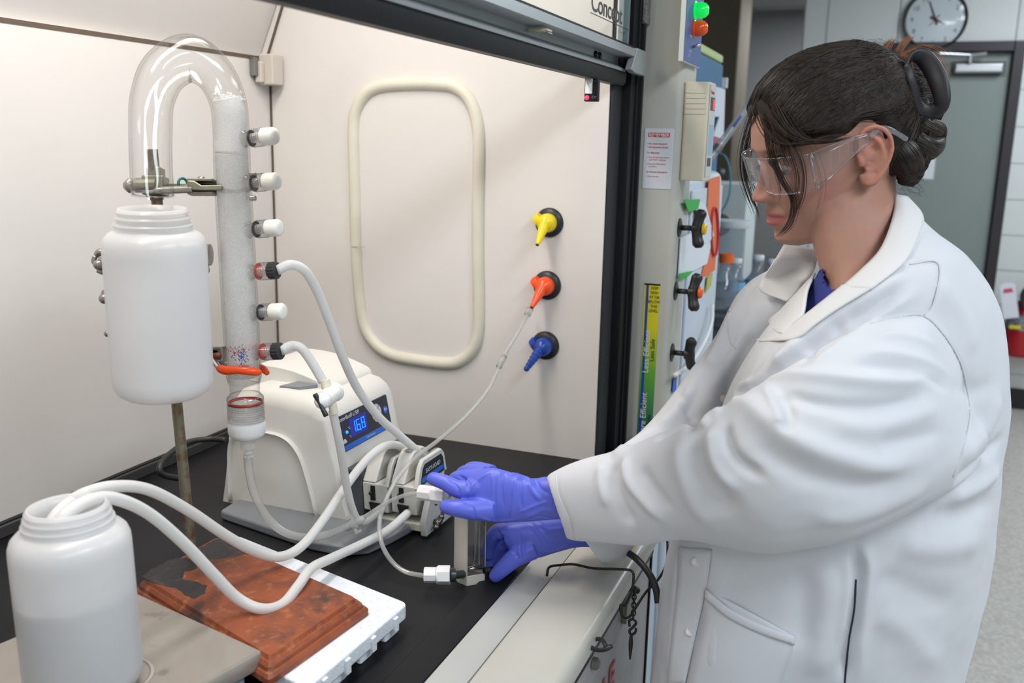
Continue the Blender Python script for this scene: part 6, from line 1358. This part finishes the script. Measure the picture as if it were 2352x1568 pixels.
# claw clip
clawm = mat('claw_black', (0.014, 0.013, 0.017), 0.5)
cp_ = [(2084, 148), (2098, 128), (2120, 132), (2143, 160), (2158, 195), (2164, 228), (2158, 248), (2140, 254), (2118, 251), (2106, 238), (2100, 205), (2090, 175)]
claw = obj('hair_claw', tube([at(x, y, 1.052+0.006*math.sin(i)) for i, (x, y) in enumerate(cp_)], [0.0045, 0.0070, 0.0100, 0.0110, 0.0108, 0.0095, 0.0085, 0.0075, 0.0070, 0.0058, 0.0050, 0.0045], 14, 5, closed=True, flat=(0.45, 1)), clawm, person, smooth=True)
claw['label'] = 'black claw clip in her hair'
obj('claw_spring', tube([at(2098, 168, 1.078), at(2112, 195, 1.072), at(2128, 238, 1.076)], 0.0034, 12), mat('claw_grey', (0.20, 0.20, 0.24), 0.35), claw, smooth=True)
obj('claw_hinge', join(*[tube([at(x-6, y+3, 1.066), at(x+7, y-4, 1.064)], 0.0028, 10, 0) for x, y in ((2112, 190), (2119, 207))]), clawm, claw, smooth=True)

# ---- safety glasses (worn): wrapped lens with side shields and arms
gls = thin_glass('lens_clear', (0.985, 0.985, 0.99), (0.86, 0.87, 0.89), gloss=1.3, rough=0.03, milk=0.03)
glr = thin_glass('lens_rim', (0.9, 0.92, 0.95), (0.7, 0.72, 0.76), gloss=2.5, rough=0.08, milk=0.14, milkcol=(0.85, 0.88, 0.93))
def gp(ph, z): 
    return np.array([80*math.sin(ph)*(1.0), 30+78*math.cos(ph)-(0 if abs(ph) < 1.1 else (abs(ph)-1.1)*8), z])
gv = []; nu_, nv_ = 60, 10
phs = np.linspace(-1.14, 1.14, nu_+1)
def gtop(ph): return 15-2*abs(ph)**2
def gbot(ph):
    b = -31+5*max(0, abs(ph)-1.0); return b+26*math.exp(-(ph/0.24)**2)
for ph in phs:
    for k in range(nv_+1): z = gtop(ph)+(gbot(ph)-gtop(ph))*k/nv_; gv.append(gp(ph, z)+np.array([0, -0.10*(gtop(ph)-z), 0])*math.cos(ph))
gf = [(i*(nv_+1)+k, (i+1)*(nv_+1)+k, (i+1)*(nv_+1)+k+1, i*(nv_+1)+k+1) for i in range(nu_) for k in range(nv_)]
sg_o = obj('safety_glasses', hx((np.array(gv), gf)), gls, person, smooth=True); sg_o['label'] = 'clear wraparound safety glasses'
so = sg_o.modifiers.new('t', 'SOLIDIFY'); so.thickness = 0.0016
G3 = np.array(gv).reshape(nu_+1, nv_+1, 3)
obj('lens_rim', hx(tube(G3[:, 0], 0.8, 8, 0)), glr, sg_o, smooth=True); obj('lens_rim', hx(tube(G3[:, -1], 0.55, 8, 0)), glr, sg_o, smooth=True)
for s in (-1, 1):
    e_ = G3[-1] if s > 0 else G3[0]; top_e, bot_e = e_[0], e_[-1]
    A = [top_e, np.array([80*s, 40, 16.5]), np.array([84*s, 14, 19.5]), np.array([86*s, -6, 19])]; B = [bot_e, np.array([80*s, 44, -19]), np.array([84*s, 18, -2]), np.array([86*s, -6, 9])]
    A, B = smoothpath(A, 5), smoothpath(B, 5); V = np.array([a*(1-k/4)+b*k/4 for a, b in zip(A, B) for k in range(5)]); m_ = len(A)
    sh = obj('side_shield', hx((V, [(i*5+k, (i+1)*5+k, (i+1)*5+k+1, i*5+k+1) for i in range(m_-1) for k in range(4)])), gls, sg_o, smooth=True); sh.modifiers.new('t', 'SOLIDIFY').thickness = 0.0022
    obj('shield_edge', hx(join(tube(A, 1.1, 8, 0), tube(B, 1.0, 8, 0), tube([top_e+np.array([0, -1, -3]), bot_e+np.array([0, -1, 3])], 1.5, 8, 0))), glr, sg_o, smooth=True)
    obj('vent_lines', hx(join(*[tube([A[5+2*k]*0.78+B[5+2*k]*0.22+np.array([s*1.2, 0, 0]), A[5+2*k]*0.30+B[5+2*k]*0.70+np.array([s*1.2, 0, 0])], 0.45, 5, 0) for k in range(5)])), glr, sg_o)
    obj('hinge_block', hx(join(ball(top_e+np.array([1.5*s, -2, -3.5]), 3.4, 10, 8), ball(bot_e+np.array([1.5*s, -2, 2.5]), 2.6, 10, 8))), glr, sg_o, smooth=True)
    obj('temple_arm', hx(tube([np.array([86*s, -6, 15]), np.array([86*s, -24, 20]), np.array([84*s, -40, 10]), np.array([80*s, -54, -2])], [4.5, 3.5, 3.0, 3.2], 10, 5, flat=(0.35, 1))), glr, sg_o, smooth=True)
tx = H((86.5, 6, 9)); text('+78Z', 0.006, H((86.5, 10, 10)), HM[1], HM[2], glr, sg_o, ext=0.0001, xs=-1.0)

# ---- lab coat
def RP(*a, **k): return ringpx(*a, **k)
torso = loft([RP((1892, 610), (2086, 462), 1.112, .060), RP((1835, 672), (2140, 525), 1.115, .110), RP((1768, 745), (2222, 592), 1.125, .165), RP((1700, 850), (2286, 692), 1.135, .185), RP((1655, 960), (2310, 815), 1.135, .185),
              RP((1612, 1065), (2316, 945), 1.145, .180), RP((1565, 1180), (2296, 1095), 1.155, .178), RP((1532, 1300), (2276, 1290), 1.170, .178), RP((1514, 1440), (2246, 1440), 1.190, .180), RP((1500, 1568), (2212, 1568), 1.210, .185),
               RP((1480, 1760), (2175, 1760), 1.245, .188), RP((1450, 2050), (2130, 2050), 1.300, .19)], sub=5)
def arm(secs, p=2.2, n=30, hollow=0.03):
    R = [ringpx(*s, n=n, p=p) for s in secs]
    c0, c1 = R[-2].mean(0), R[-1].mean(0); d = (c1-c0)/np.linalg.norm(c1-c0)
    c = R[-1].mean(0); v, f = loft(R, caps=False, sub=5); k = len(v)
    r1 = c+(R[-1]-c)*0.86+d*0.0005; r2 = c+(R[-1]-c)*0.80-d*hollow
    first = v[:n]; V = np.vstack([v, r1, r2]); F = list(f)
    for a, b in ((k-n, k), (k, k+n)):
        for i in range(n): F.append((a+i, a+(i+1) % n, b+(i+1) % n, b+i))
    F.append(tuple(k+n+i for i in range(n))); F.append(tuple(range(n-1, -1, -1)))
    return V, F
near = arm([((2150, 700), (2270, 1050), 1.03, .07), ((2100, 722), (2205, 1110), 0.995, .088), ((2000, 745), (2090, 1178), 0.965, .090), ((1880, 800), (1965, 1235), 0.948, .088), ((1785, 858), (1845, 1262), 0.950, .082), ((1695, 915), (1755, 1272), 0.962, .076), ((1612, 955), (1655, 1254), 0.985, .068),
            ((1520, 990), (1555, 1240), 1.02, .060), ((1435, 1028), (1465, 1253), 1.055, .054), ((1355, 1050), (1390, 1247), 1.085, .048), ((1293, 1072), (1332, 1243), 1.108, .044), ((1254, 1092), (1300, 1238), 1.122, .040)])
far = arm([((1850, 600), (1850, 780), 1.26, .08), ((1762, 622), (1800, 820), 1.285, .085), ((1696, 672), (1745, 900), 1.295, .08), ((1645, 770), (1700, 985), 1.295, .072), ((1585, 850), (1655, 1055), 1.285, .068), ((1545, 905), (1605, 1110), 1.275, .064), ((1478, 985), (1540, 1165), 1.255, .058),
           ((1420, 1028), (1480, 1225), 1.235, .054), ((1352, 1085), (1436, 1284), 1.215, .052), ((1272, 1150), (1384, 1300), 1.203, .048)])
coatme = remesh([torso, near, far], 0.0031, 12, 0.55)
from mathutils import noise as mnoise
_V = get_v(coatme); _N = get_n(coatme)
_d = np.array([mnoise.noise(Vector((v[0]*16, v[1]*11, v[2]*20)))*0.0016+mnoise.noise(Vector((v[0]*40, v[1]*28, v[2]*45+7)))*0.0006 for v in _V]); set_v(coatme, _V+_N*_d[:, None])
MMs = 0.001
folds = [
 # near sleeve, drapes radiating from the bend of the elbow up to the armhole (ridges +, valleys -)
 ([(1764, 868), (1830, 862), (1910, 866), (1990, 874), (2080, 876), (2150, 862)], .0080, .0058), ([(1776, 890), (1860, 922), (1950, 934), (2040, 932), (2130, 908)], .0075, -.0058),
 ([(1660, 936), (1715, 928), (1765, 962), (1840, 1015), (1930, 1050), (2030, 1072), (2130, 1052)], .0125, .0070), ([(1720, 1000), (1790, 1060), (1880, 1100), (1980, 1118), (2080, 1100)], .0130, -.0048),
 ([(1612, 985), (1628, 960), (1665, 940)], .007, .0050), ([(1668, 968), (1672, 1020), (1700, 1062), (1760, 1100)], .0065, -.0075), ([(1640, 975), (1630, 1030), (1650, 1085), (1700, 1130)], .0090, .0062),
 ([(1600, 1000), (1612, 1070), (1645, 1130), (1690, 1190)], .0150, -.0075), ([(1560, 1000), (1562, 1070), (1590, 1150), (1640, 1215)], .0120, .0045),
 ([(1740, 872), (1700, 892), (1690, 930)], .0060, .0050), ([(1790, 900), (1812, 950), (1806, 1000)], .0060, -.0052), ([(1752, 880), (1790, 945), (1800, 975)], .0055, .0040),
 ([(1434, 1040), (1442, 1100), (1480, 1150), (1530, 1200)], .0075, .0050), ([(1410, 1050), (1408, 1105), (1430, 1165), (1452, 1215)], .0100, -.0060), ([(1470, 1070), (1500, 1120), (1550, 1180)], .0085, -.0040),
 ([(1380, 1060), (1380, 1110), (1396, 1170)], .0075, .0030), ([(1278, 1088), (1286, 1140), (1308, 1190), (1321, 1235)], .0018, -.0016),
 ([(1850, 1180), (1950, 1190), (2060, 1150), (2140, 1110)], .0120, .0032), ([(2160, 930), (2090, 960), (2000, 985), (1900, 975)], .0100, .0036), ([(2170, 990), (2090, 1010), (2010, 1020)], .0090, -.0030),
 ([(2190, 870), (2130, 832), (2050, 812), (1970, 812)], .0060, .0032), ([(2195, 905), (2120, 862), (2040, 842), (1950, 838)], .0060, -.0030), ([(2160, 800), (2080, 770), (2000, 772)], .0060, .0028),
 # chest drapes from the shoulder down to the elbow
 ([(2060, 640), (1960, 700), (1870, 762), (1800, 830), (1762, 866)], .0070, .0058), ([(2085, 650), (1990, 716), (1900, 780), (1830, 842)], .0060, -.0055), ([(2110, 668), (2020, 730), (1930, 792), (1850, 850)], .0060, .0042),
 # seams
 ([(2000, 742), (2060, 728), (2120, 725), (2165, 765), (2205, 830), (2222, 900), (2228, 955), (2212, 1030), (2188, 1095)], .0022, -.0022),
 ([(2088, 607), (2148, 603), (2158, 628), (2142, 700), (2122, 724)], .0020, -.0024), ([(2060, 612), (2100, 600), (2146, 598)], .004, .0022),
 # back and flank
 ([(2200, 1060), (2260, 990), (2300, 900)], .014, .0060), ([(2190, 1110), (2255, 1060), (2308, 1000)], .010, -.0065), ([(2170, 1150), (2240, 1120), (2298, 1075)], .012, .0065),
 ([(2130, 1190), (2210, 1180), (2285, 1150)], .014, -.0055), ([(2060, 1250), (2150, 1260), (2262, 1240)], .018, .0060), ([(2010, 1320), (2100, 1360), (2200, 1400)], .018, -.0050),
 ([(2010, 1400), (2080, 1450), (2160, 1540)], .018, .0050), ([(2150, 640), (2210, 720), (2240, 820)], .016, .0035), ([(2180, 880), (2230, 900), (2290, 880)], .012, -.0030),
 # front body below the sleeve
 ([(1655, 1285), (1640, 1370), (1640, 1470), (1630, 1568)], .014, .0040), ([(1880, 1270), (1900, 1360), (1890, 1460), (1880, 1568)], .018, .0060), ([(1830, 1280), (1845, 1380), (1840, 1500)], .016, -.0045),
 ([(1960, 1240), (1972, 1320), (1956, 1420), (1940, 1500), (1934, 1568)], .006, -.0085), ([(1985, 1240), (1995, 1320), (1982, 1420), (1970, 1568)], .008, .0050), ([(1940, 1260), (1945, 1360), (1928, 1480)], .009, .0040),
 ([(1632, 1262), (1622, 1330), (1608, 1390), (1590, 1470), (1572, 1568)], .0020, -.0030), ([(1560, 1270), (1552, 1370), (1545, 1470), (1535, 1568)], .010, .0030),
 # chest: lapel fall, far side drapes
 ([(1850, 770), (1780, 830), (1720, 900)], .010, .0050), ([(1930, 745), (1840, 800), (1780, 850)], .010, .0060), ([(1980, 700), (1900, 760), (1830, 810)], .008, -.0045), ([(2080, 625), (1990, 705), (1920, 760)], .010, .0050),
 ([(1690, 800), (1650, 870), (1620, 950)], .012, .0050), ([(1735, 760), (1690, 840), (1660, 920)], .010, -.0050), ([(1640, 830), (1600, 900), (1570, 960)], .009, -.0050),
 ([(1690, 700), (1655, 780), (1620, 850)], .010, .0050), ([(1720, 700), (1680, 780), (1650, 860)], .008, -.0045), ([(1600, 880), (1560, 935), (1510, 985)], .010, .0050), ([(1600, 960), (1550, 985), (1500, 1010)], .008, -.0045),
 ([(1560, 900), (1590, 960), (1600, 985)], .007, -.0050), ([(1500, 985), (1450, 1020), (1400, 1050)], .009, .0045), ([(1780, 620), (1720, 680), (1690, 730)], .008, -.0035),
]
sculpt(coatme, [(p_, w_*0.92, h_*1.10) for p_, w_, h_ in folds])
cbv = bvh_of(coatme)
# open the coat at the neck: remove the cloth inside the V
def inside(poly, x, y):
    c = False; n = len(poly)
    for i in range(n):
        (x1, y1), (x2, y2) = poly[i], poly[i-1]
        if (y1 > y) != (y2 > y) and x < (x2-x1)*(y-y1)/(y2-y1+1e-9)+x1: c = not c
    return c
VP = [(1874, 560), (1842, 640), (1808, 700), (1800, 768), (1846, 735), (1935, 668), (2030, 585), (2078, 500), (2080, 430), (1960, 480)]
bm = bmesh.new(); bm.from_mesh(coatme); kill = []
for f in bm.faces:
    c = np.array(f.calc_center_median()); q_ = px_of(c)
    if 1780 < q_[0] < 2100 and 420 < q_[1] < 790 and inside(VP, q_[0], q_[1]):
        h_ = hit(cbv, q_[0], q_[1])
        if h_ is not None and np.linalg.norm(h_-c) < 0.02 or q_[2] < 1.2 and q_[1] < 640: kill.append(f)
bmesh.ops.delete(bm, geom=kill, context='FACES'); bm.to_mesh(coatme); bm.free()
coat_m = nz(mat('coat_cotton', (0.62, 0.635, 0.675), 0.75), bump=0.10, bscale=1400)
coat_m.node_tree.nodes['Principled BSDF'].inputs['Sheen Weight'].default_value = 0.15
coat = mobj('lab_coat', coatme, coat_m, person)
coat_w = nz(mat('coat_collar', (0.68, 0.675, 0.68), 0.75), bump=0.10, bscale=1400)
def sheet(name, A, B, lift=0.003, bulge=0.003, m=coat_w, thick=0.0022, nu=26, nv=10, tt=None, parent=None, hem=0.0, bvh=None):
    """cloth piece between two edge lines (pixels), laid over the coat"""
    bvh = bvh or cbv
    def rs(E): 
        S = smoothpath([(x, y, 0) for x, y in E], 8)[:, :2]; L = np.r_[0, np.cumsum(np.hypot(*np.diff(S, axis=0).T))]; u = np.linspace(0, L[-1], nu); return np.stack([np.interp(u, L, S[:, 0]), np.interp(u, L, S[:, 1])], 1)
    a, b = rs(A), rs(B); T = np.full((nu, nv), np.nan); XY = np.zeros((nu, nv, 2))
    for i in range(nu):
        for k in range(nv):
            p = a[i]*(1-k/(nv-1))+b[i]*k/(nv-1); XY[i, k] = p; h_ = hit(bvh, p[0], p[1])
            if h_ is not None: T[i, k] = px_of(h_)[2]
    if tt is not None:
        for i in range(nu):
            for k in range(nv):
                g = np.interp(i/(nu-1), np.linspace(0, 1, len(tt)), tt); T[i, k] = g if np.isnan(T[i, k]) else min(T[i, k], g+0.03)
    T = np.where(np.isnan(T), np.nanmean(T), T)
    for _ in range(6):
        T2 = T.copy(); T2[1:-1] = (T[:-2]+T[2:]+2*T[1:-1])/4; T2[:, 1:-1] = (T2[:, :-2]+T2[:, 2:]+2*T2[:, 1:-1])/4; T = T2
    V = [at(XY[i, k, 0], XY[i, k, 1], T[i, k]-lift-bulge*math.sin(math.pi*k/(nv-1))) for i in range(nu) for k in range(nv)]
    o = obj(name, (np.array(V), [(i*nv+k, (i+1)*nv+k, (i+1)*nv+k+1, i*nv+k+1) for i in range(nu-1) for k in range(nv-1)]), m, parent or coat, smooth=True)
    s = o.modifiers.new('t', 'SOLIDIFY'); s.thickness = thick; s.offset = 0; return o
# collar, near lapel, far collar and lapel, pocket, placket, buttons
sheet('collar', [(2058, 446), (2050, 500), (2022, 572), (1975, 622), (1932, 660)], [(2084, 452), (2116, 488), (2118, 520), (2080, 600), (2000, 664)], tt=[1.09, 1.075, 1.06, 1.055, 1.06], lift=0.004)
sheet('lapel', [(1935, 655), (1885, 695), (1842, 728), (1800, 755), (1735, 780)], [(2002, 662), (1930, 706), (1872, 745), (1826, 778), (1745, 784)], lift=0.004, tt=[1.06, 1.05, 1.06, 1.09, 1.12])
sheet('collar', [(1878, 572), (1874, 610), (1852, 645), (1812, 690)], [(1800, 562), (1772, 610), (1744, 664), (1806, 692)], tt=[1.20, 1.19, 1.175, 1.16], lift=0.004)
sheet('lapel', [(1874, 625), (1856, 665), (1843, 728), (1800, 768)], [(1812, 692), (1790, 715), (1766, 738), (1786, 764)], tt=[1.165, 1.15, 1.13, 1.12], lift=0.003)
sheet('pocket', [(1622, 1352), (1612, 1430), (1592, 1510), (1572, 1590)], [(1828, 1462), (1815, 1510), (1800, 1550), (1788, 1590)], lift=0.002, bulge=0.002, m=coat_m)
sheet('pocket_hem', [(1621, 1352), (1680, 1400), (1750, 1435), (1828, 1461)], [(1619, 1372), (1676, 1420), (1746, 1454), (1824, 1480)], lift=0.0042, bulge=0.0012, m=coat_m, nv=5)
sheet('button_placket', [(1560, 1255), (1556, 1340), (1545, 1450), (1532, 1575)], [(1634, 1262), (1624, 1340), (1602, 1440), (1574, 1570)], lift=0.0016, bulge=0.0012, m=coat_m, nv=6)
for px, py in ((1598, 1290), (1584, 1450)):
    h_ = hit(cbv, px, py)
    if h_ is not None:
        d = (CAM-h_); d /= np.linalg.norm(d); obj('button', lathe([(0, 0.001), (0.0050, 0.001), (0.0052, 0.0036), (0.0044, 0.0044), (0.0025, 0.0038), (0, 0.0038)], h_, d, 20), mat('button_pearl', (0.66, 0.66, 0.66), 0.3), coat, smooth=True)
h_ = hit(cbv, 1661, 915)
obj('button', lathe([(0, 0.001), (0.0055, 0.001), (0.0055, 0.0035), (0, 0.0035)], h_, -CF, 18), mat('button_pearl', (0.66, 0.66, 0.66), 0.3), coat, smooth=True)

def seam(pts, r=0.0007, nm='seam', lift=0.0004):
    P = [hit(cbv, x, y) for x, y, _ in smoothpath([(x, y, 0) for x, y in pts], 8)]; P = [p-CF*lift for p in P if p is not None]
    obj(nm, tube(P, r, 6, 0), mat('seam_thread', (0.62, 0.62, 0.64), 0.8), coat, smooth=True)
seam([(2000, 742), (2060, 728), (2120, 725), (2165, 765), (2205, 830), (2222, 900), (2228, 955), (2212, 1030), (2188, 1095)])
seam([(2088, 607), (2146, 600), (2158, 628), (2142, 700), (2122, 724)])
seam([(1276, 1088), (1284, 1140), (1306, 1190), (1320, 1238)])
seam([(1690, 668), (1672, 720), (1676, 780), (1690, 800)])
P_ = [hit(cbv, x, y) for x, y, _ in smoothpath([(1966, 1330, 0), (1962, 1400, 0), (1950, 1470, 0), (1940, 1568, 0), (1938, 1600, 0)], 6)]; P_ = [p-CF*0.0002 for p in P_ if p is not None]
obj('side_vent_shade', tube(P_, 0.0011, 6, 0), mat('vent_shade', (0.02, 0.022, 0.04), 0.9), coat)  # dark tube painted as the shade inside the open slit
# ---- shirt under the coat
shirt_vf = loft([RP((1884, 615), (2078, 500), 1.112, .058), RP((1852, 675), (2118, 560), 1.115, .090), RP((1806, 745), (2180, 640), 1.125, .135), RP((1765, 850), (2230, 760), 1.135, .15), RP((1730, 960), (2250, 860), 1.135, .15), RP((1690, 1150), (2230, 1100), 1.15, .14), RP((1650, 1450), (2150, 1450), 1.19, .14)], sub=4)
shme = remesh([shirt_vf], 0.005, 4)
bm = bmesh.new(); bm.from_mesh(shme)
NK = [(1700, 300), (1890, 600), (1893, 650), (1908, 662), (1928, 664), (1960, 640), (2010, 590), (2060, 520), (2300, 300)]
kill = [f for f in bm.faces if (lambda q_: inside(NK, q_[0], q_[1]))(px_of(np.array(f.calc_center_median())))]
bmesh.ops.delete(bm, geom=kill, context='FACES'); bm.to_mesh(shme); bm.free()
shirt = mobj('shirt', shme, nz(mat('shirt_blue', (0.018, 0.030, 0.20), 0.8), bump=0.15, bscale=900), person); shirt['label'] = 'royal blue shirt'
obj('neckband', tube([at(1888, 640, 1.075), at(1900, 660, 1.068), at(1916, 666, 1.062), at(1932, 660, 1.058), at(1960, 636, 1.05)], 0.0022, 8), mat('shirt_blue', (0.018, 0.030, 0.20), 0.8), shirt, smooth=True)
# ---- trousers and shoes, below the frame
hipc = (at(1500, 1568, 1.21)+at(2212, 1568, 1.21))/2*np.array([.5, .5, .5])+(at(1450, 2050, 1.30)+at(2130, 2050, 1.30))/2*np.array([.5, .5, .5])
tm = mat('trouser_navy', (0.02, 0.022, 0.035), 0.8)
legs = []
for s in (-1, 1):
    c = np.array([hipc[0]+0.10*s, hipc[1], 0]); legs.append(tube([c+(0, 0.0, 0.86), c+(0, 0.0, 0.60), c+(0, 0.01, 0.46), c+(0, 0, 0.25), c+(0, 0, 0.075)], [0.10, 0.088, 0.072, 0.062, 0.058], 24, 5))
mobj('trousers', remesh(legs+[ball((hipc[0], hipc[1], 0.82), 0.1, 24, 16, (1.35, 1.05, 1.0))], 0.010, 4), tm, person)
for s in (-1, 1):
    c = np.array([hipc[0]+0.10*s, hipc[1], 0])
    obj('shoe', join(prism(rrect(0.092, 0.26, 0.044, 6, 0, 0.055), c, X_, Y_, Z_, 0.0, 0.022), ball(c+(0, 0.03, 0.045), 0.045, 20, 12, (0.95, 2.2, 0.95))), mat('shoe_black', (0.02, 0.02, 0.02), 0.5), person, smooth=True, angle=50)

# ---- gloves
glove_m = nz(mat('nitrile_blue', (0.10, 0.135, 0.66), 0.42), bump=0.05, bscale=1200)
def finger(pts, scale=1.0):
    P = [at(*p[:3]) for p in pts]; R = [p[3]/1000*scale for p in pts]
    d = P[-1]-P[-2]; d /= np.linalg.norm(d)
    P = P+[P[-1]+d*R[-1]*0.55, P[-1]+d*R[-1]*0.9]; R = R+[R[-1]*0.78, R[-1]*0.35]
    return tube(P, R, 18, 6)
lp_ = loft([RP((1330, 1100), (1352, 1200), 1.118, .024), RP((1262, 1094), (1300, 1192), 1.125, .026), RP((1222, 1098), (1256, 1194), 1.128, .023), RP((1180, 1086), (1205, 1198), 1.130, .020), RP((1132, 1074), (1150, 1200), 1.135, .0175), RP((1094, 1082), (1102, 1194), 1.140, .0155), RP((1072, 1098), (1074, 1178), 1.142, .012)], sub=5)
lh = remesh([lp_, finger([(1100, 1118, 1.136, 12.5), (1058, 1124, 1.134, 11.2), (1022, 1108, 1.140, 9.6), (995, 1099, 1.146, 8.4)]),
             finger([(1110, 1098, 1.150, 12), (1068, 1098, 1.162, 10.6), (1047, 1100, 1.172, 9.4), (1042, 1116, 1.182, 8.6)]),
             finger([(1115, 1090, 1.160, 11), (1080, 1084, 1.178, 10), (1062, 1088, 1.190, 9), (1056, 1104, 1.198, 8)]),
             finger([(1130, 1086, 1.166, 10.5), (1098, 1076, 1.184, 9), (1080, 1076, 1.196, 8.2), (1070, 1088, 1.205, 7.4)]),
             finger([(1128, 1168, 1.130, 15), (1086, 1170, 1.124, 12.6), (1048, 1167, 1.122, 10.2), (1024, 1163, 1.128, 8.6)])], 0.0013, 5, 0.55)
sculpt(lh, [([(1030, 1100), (1050, 1118), (1056, 1140)], .0016, -.0012), ([(1050, 1090), (1076, 1108), (1074, 1130)], .002, -.0016), ([(1130, 1080), (1100, 1100), (1080, 1120), (1070, 1140)], .0022, .0014),
            ([(1130, 1085), (1132, 1120), (1128, 1165)], .0016, .0010), ([(1148, 1080), (1142, 1120), (1144, 1170)], .0016, .0009), ([(1160, 1082), (1152, 1120), (1158, 1170)], .0016, -.0009),
            ([(1190, 1092), (1182, 1120), (1180, 1150), (1172, 1190)], .0022, .0016), ([(1202, 1095), (1195, 1130), (1198, 1170)], .002, -.0014), ([(1192, 1178), (1225, 1162), (1262, 1150)], .0018, .0018),
            ([(1215, 1105), (1225, 1130), (1245, 1150)], .003, .0018), ([(1228, 1100), (1240, 1120), (1262, 1135)], .0025, -.0016), ([(1200, 1190), (1225, 1180), (1250, 1170), (1285, 1178)], .003, .0016), ([(1218, 1192), (1240, 1186), (1270, 1190)], .002, -.0014),
            ([(1065, 1152), (1085, 1165), (1090, 1190)], .0018, -.0012), ([(1100, 1188), (1140, 1196), (1190, 1192)], .002, .0012), ([(1170, 1086), (1200, 1092), (1222, 1104)], .002, .0016)])
g1 = mobj('glove', lh, glove_m, person); g1['label'] = 'blue nitrile glove of the upper hand, finger and thumb pinching the white fitting'
rp2 = loft([RP((1392, 1160), (1410, 1262), 1.205, .022), RP((1316, 1178), (1336, 1256), 1.200, .024), RP((1262, 1186), (1280, 1268), 1.197, .024), RP((1212, 1192), (1232, 1282), 1.194, .022), RP((1168, 1200), (1196, 1280), 1.192, .019), RP((1142, 1208), (1168, 1262), 1.192, .014)], sub=5)
rh = remesh([rp2, finger([(1222, 1258, 1.184, 15), (1186, 1278, 1.178, 12.4), (1156, 1304, 1.180, 10.4), (1138, 1322, 1.184, 8.8)]),
             finger([(1170, 1222, 1.192, 12), (1142, 1222, 1.200, 10.6), (1126, 1246, 1.214, 9.4), (1120, 1272, 1.222, 8.6)]),
             finger([(1180, 1240, 1.206, 11), (1148, 1252, 1.220, 10), (1132, 1276, 1.228, 9), (1126, 1296, 1.230, 8)]),
             finger([(1190, 1255, 1.214, 10.5), (1160, 1272, 1.228, 9.4), (1142, 1294, 1.232, 8.4), (1132, 1310, 1.232, 7.6)]),
             finger([(1200, 1265, 1.222, 9.5), (1176, 1284, 1.232, 8.4), (1160, 1300, 1.234, 7.6), (1150, 1312, 1.232, 6.8)])], 0.0013, 5, 0.55)
sculpt(rh, [([(1152, 1225), (1156, 1245), (1150, 1262)], .003, -.003), ([(1196, 1215), (1192, 1250), (1196, 1288)], .002, .0014), ([(1206, 1230), (1202, 1260), (1206, 1284)], .002, -.0014), ([(1218, 1200), (1240, 1230), (1262, 1262)], .0025, .0012),
            ([(1236, 1200), (1260, 1215), (1300, 1212)], .002, .0014), ([(1250, 1222), (1280, 1234), (1316, 1232)], .002, -.0012), ([(1130, 1232), (1142, 1238), (1146, 1250)], .0015, -.001), ([(1250, 1268), (1280, 1262), (1310, 1248)], .002, .0012), ([(1172, 1262), (1186, 1272), (1196, 1288)], .0018, -.0012)])
g2 = mobj('glove', rh, glove_m, person); g2['label'] = 'blue nitrile glove of the lower hand behind the flow meter'
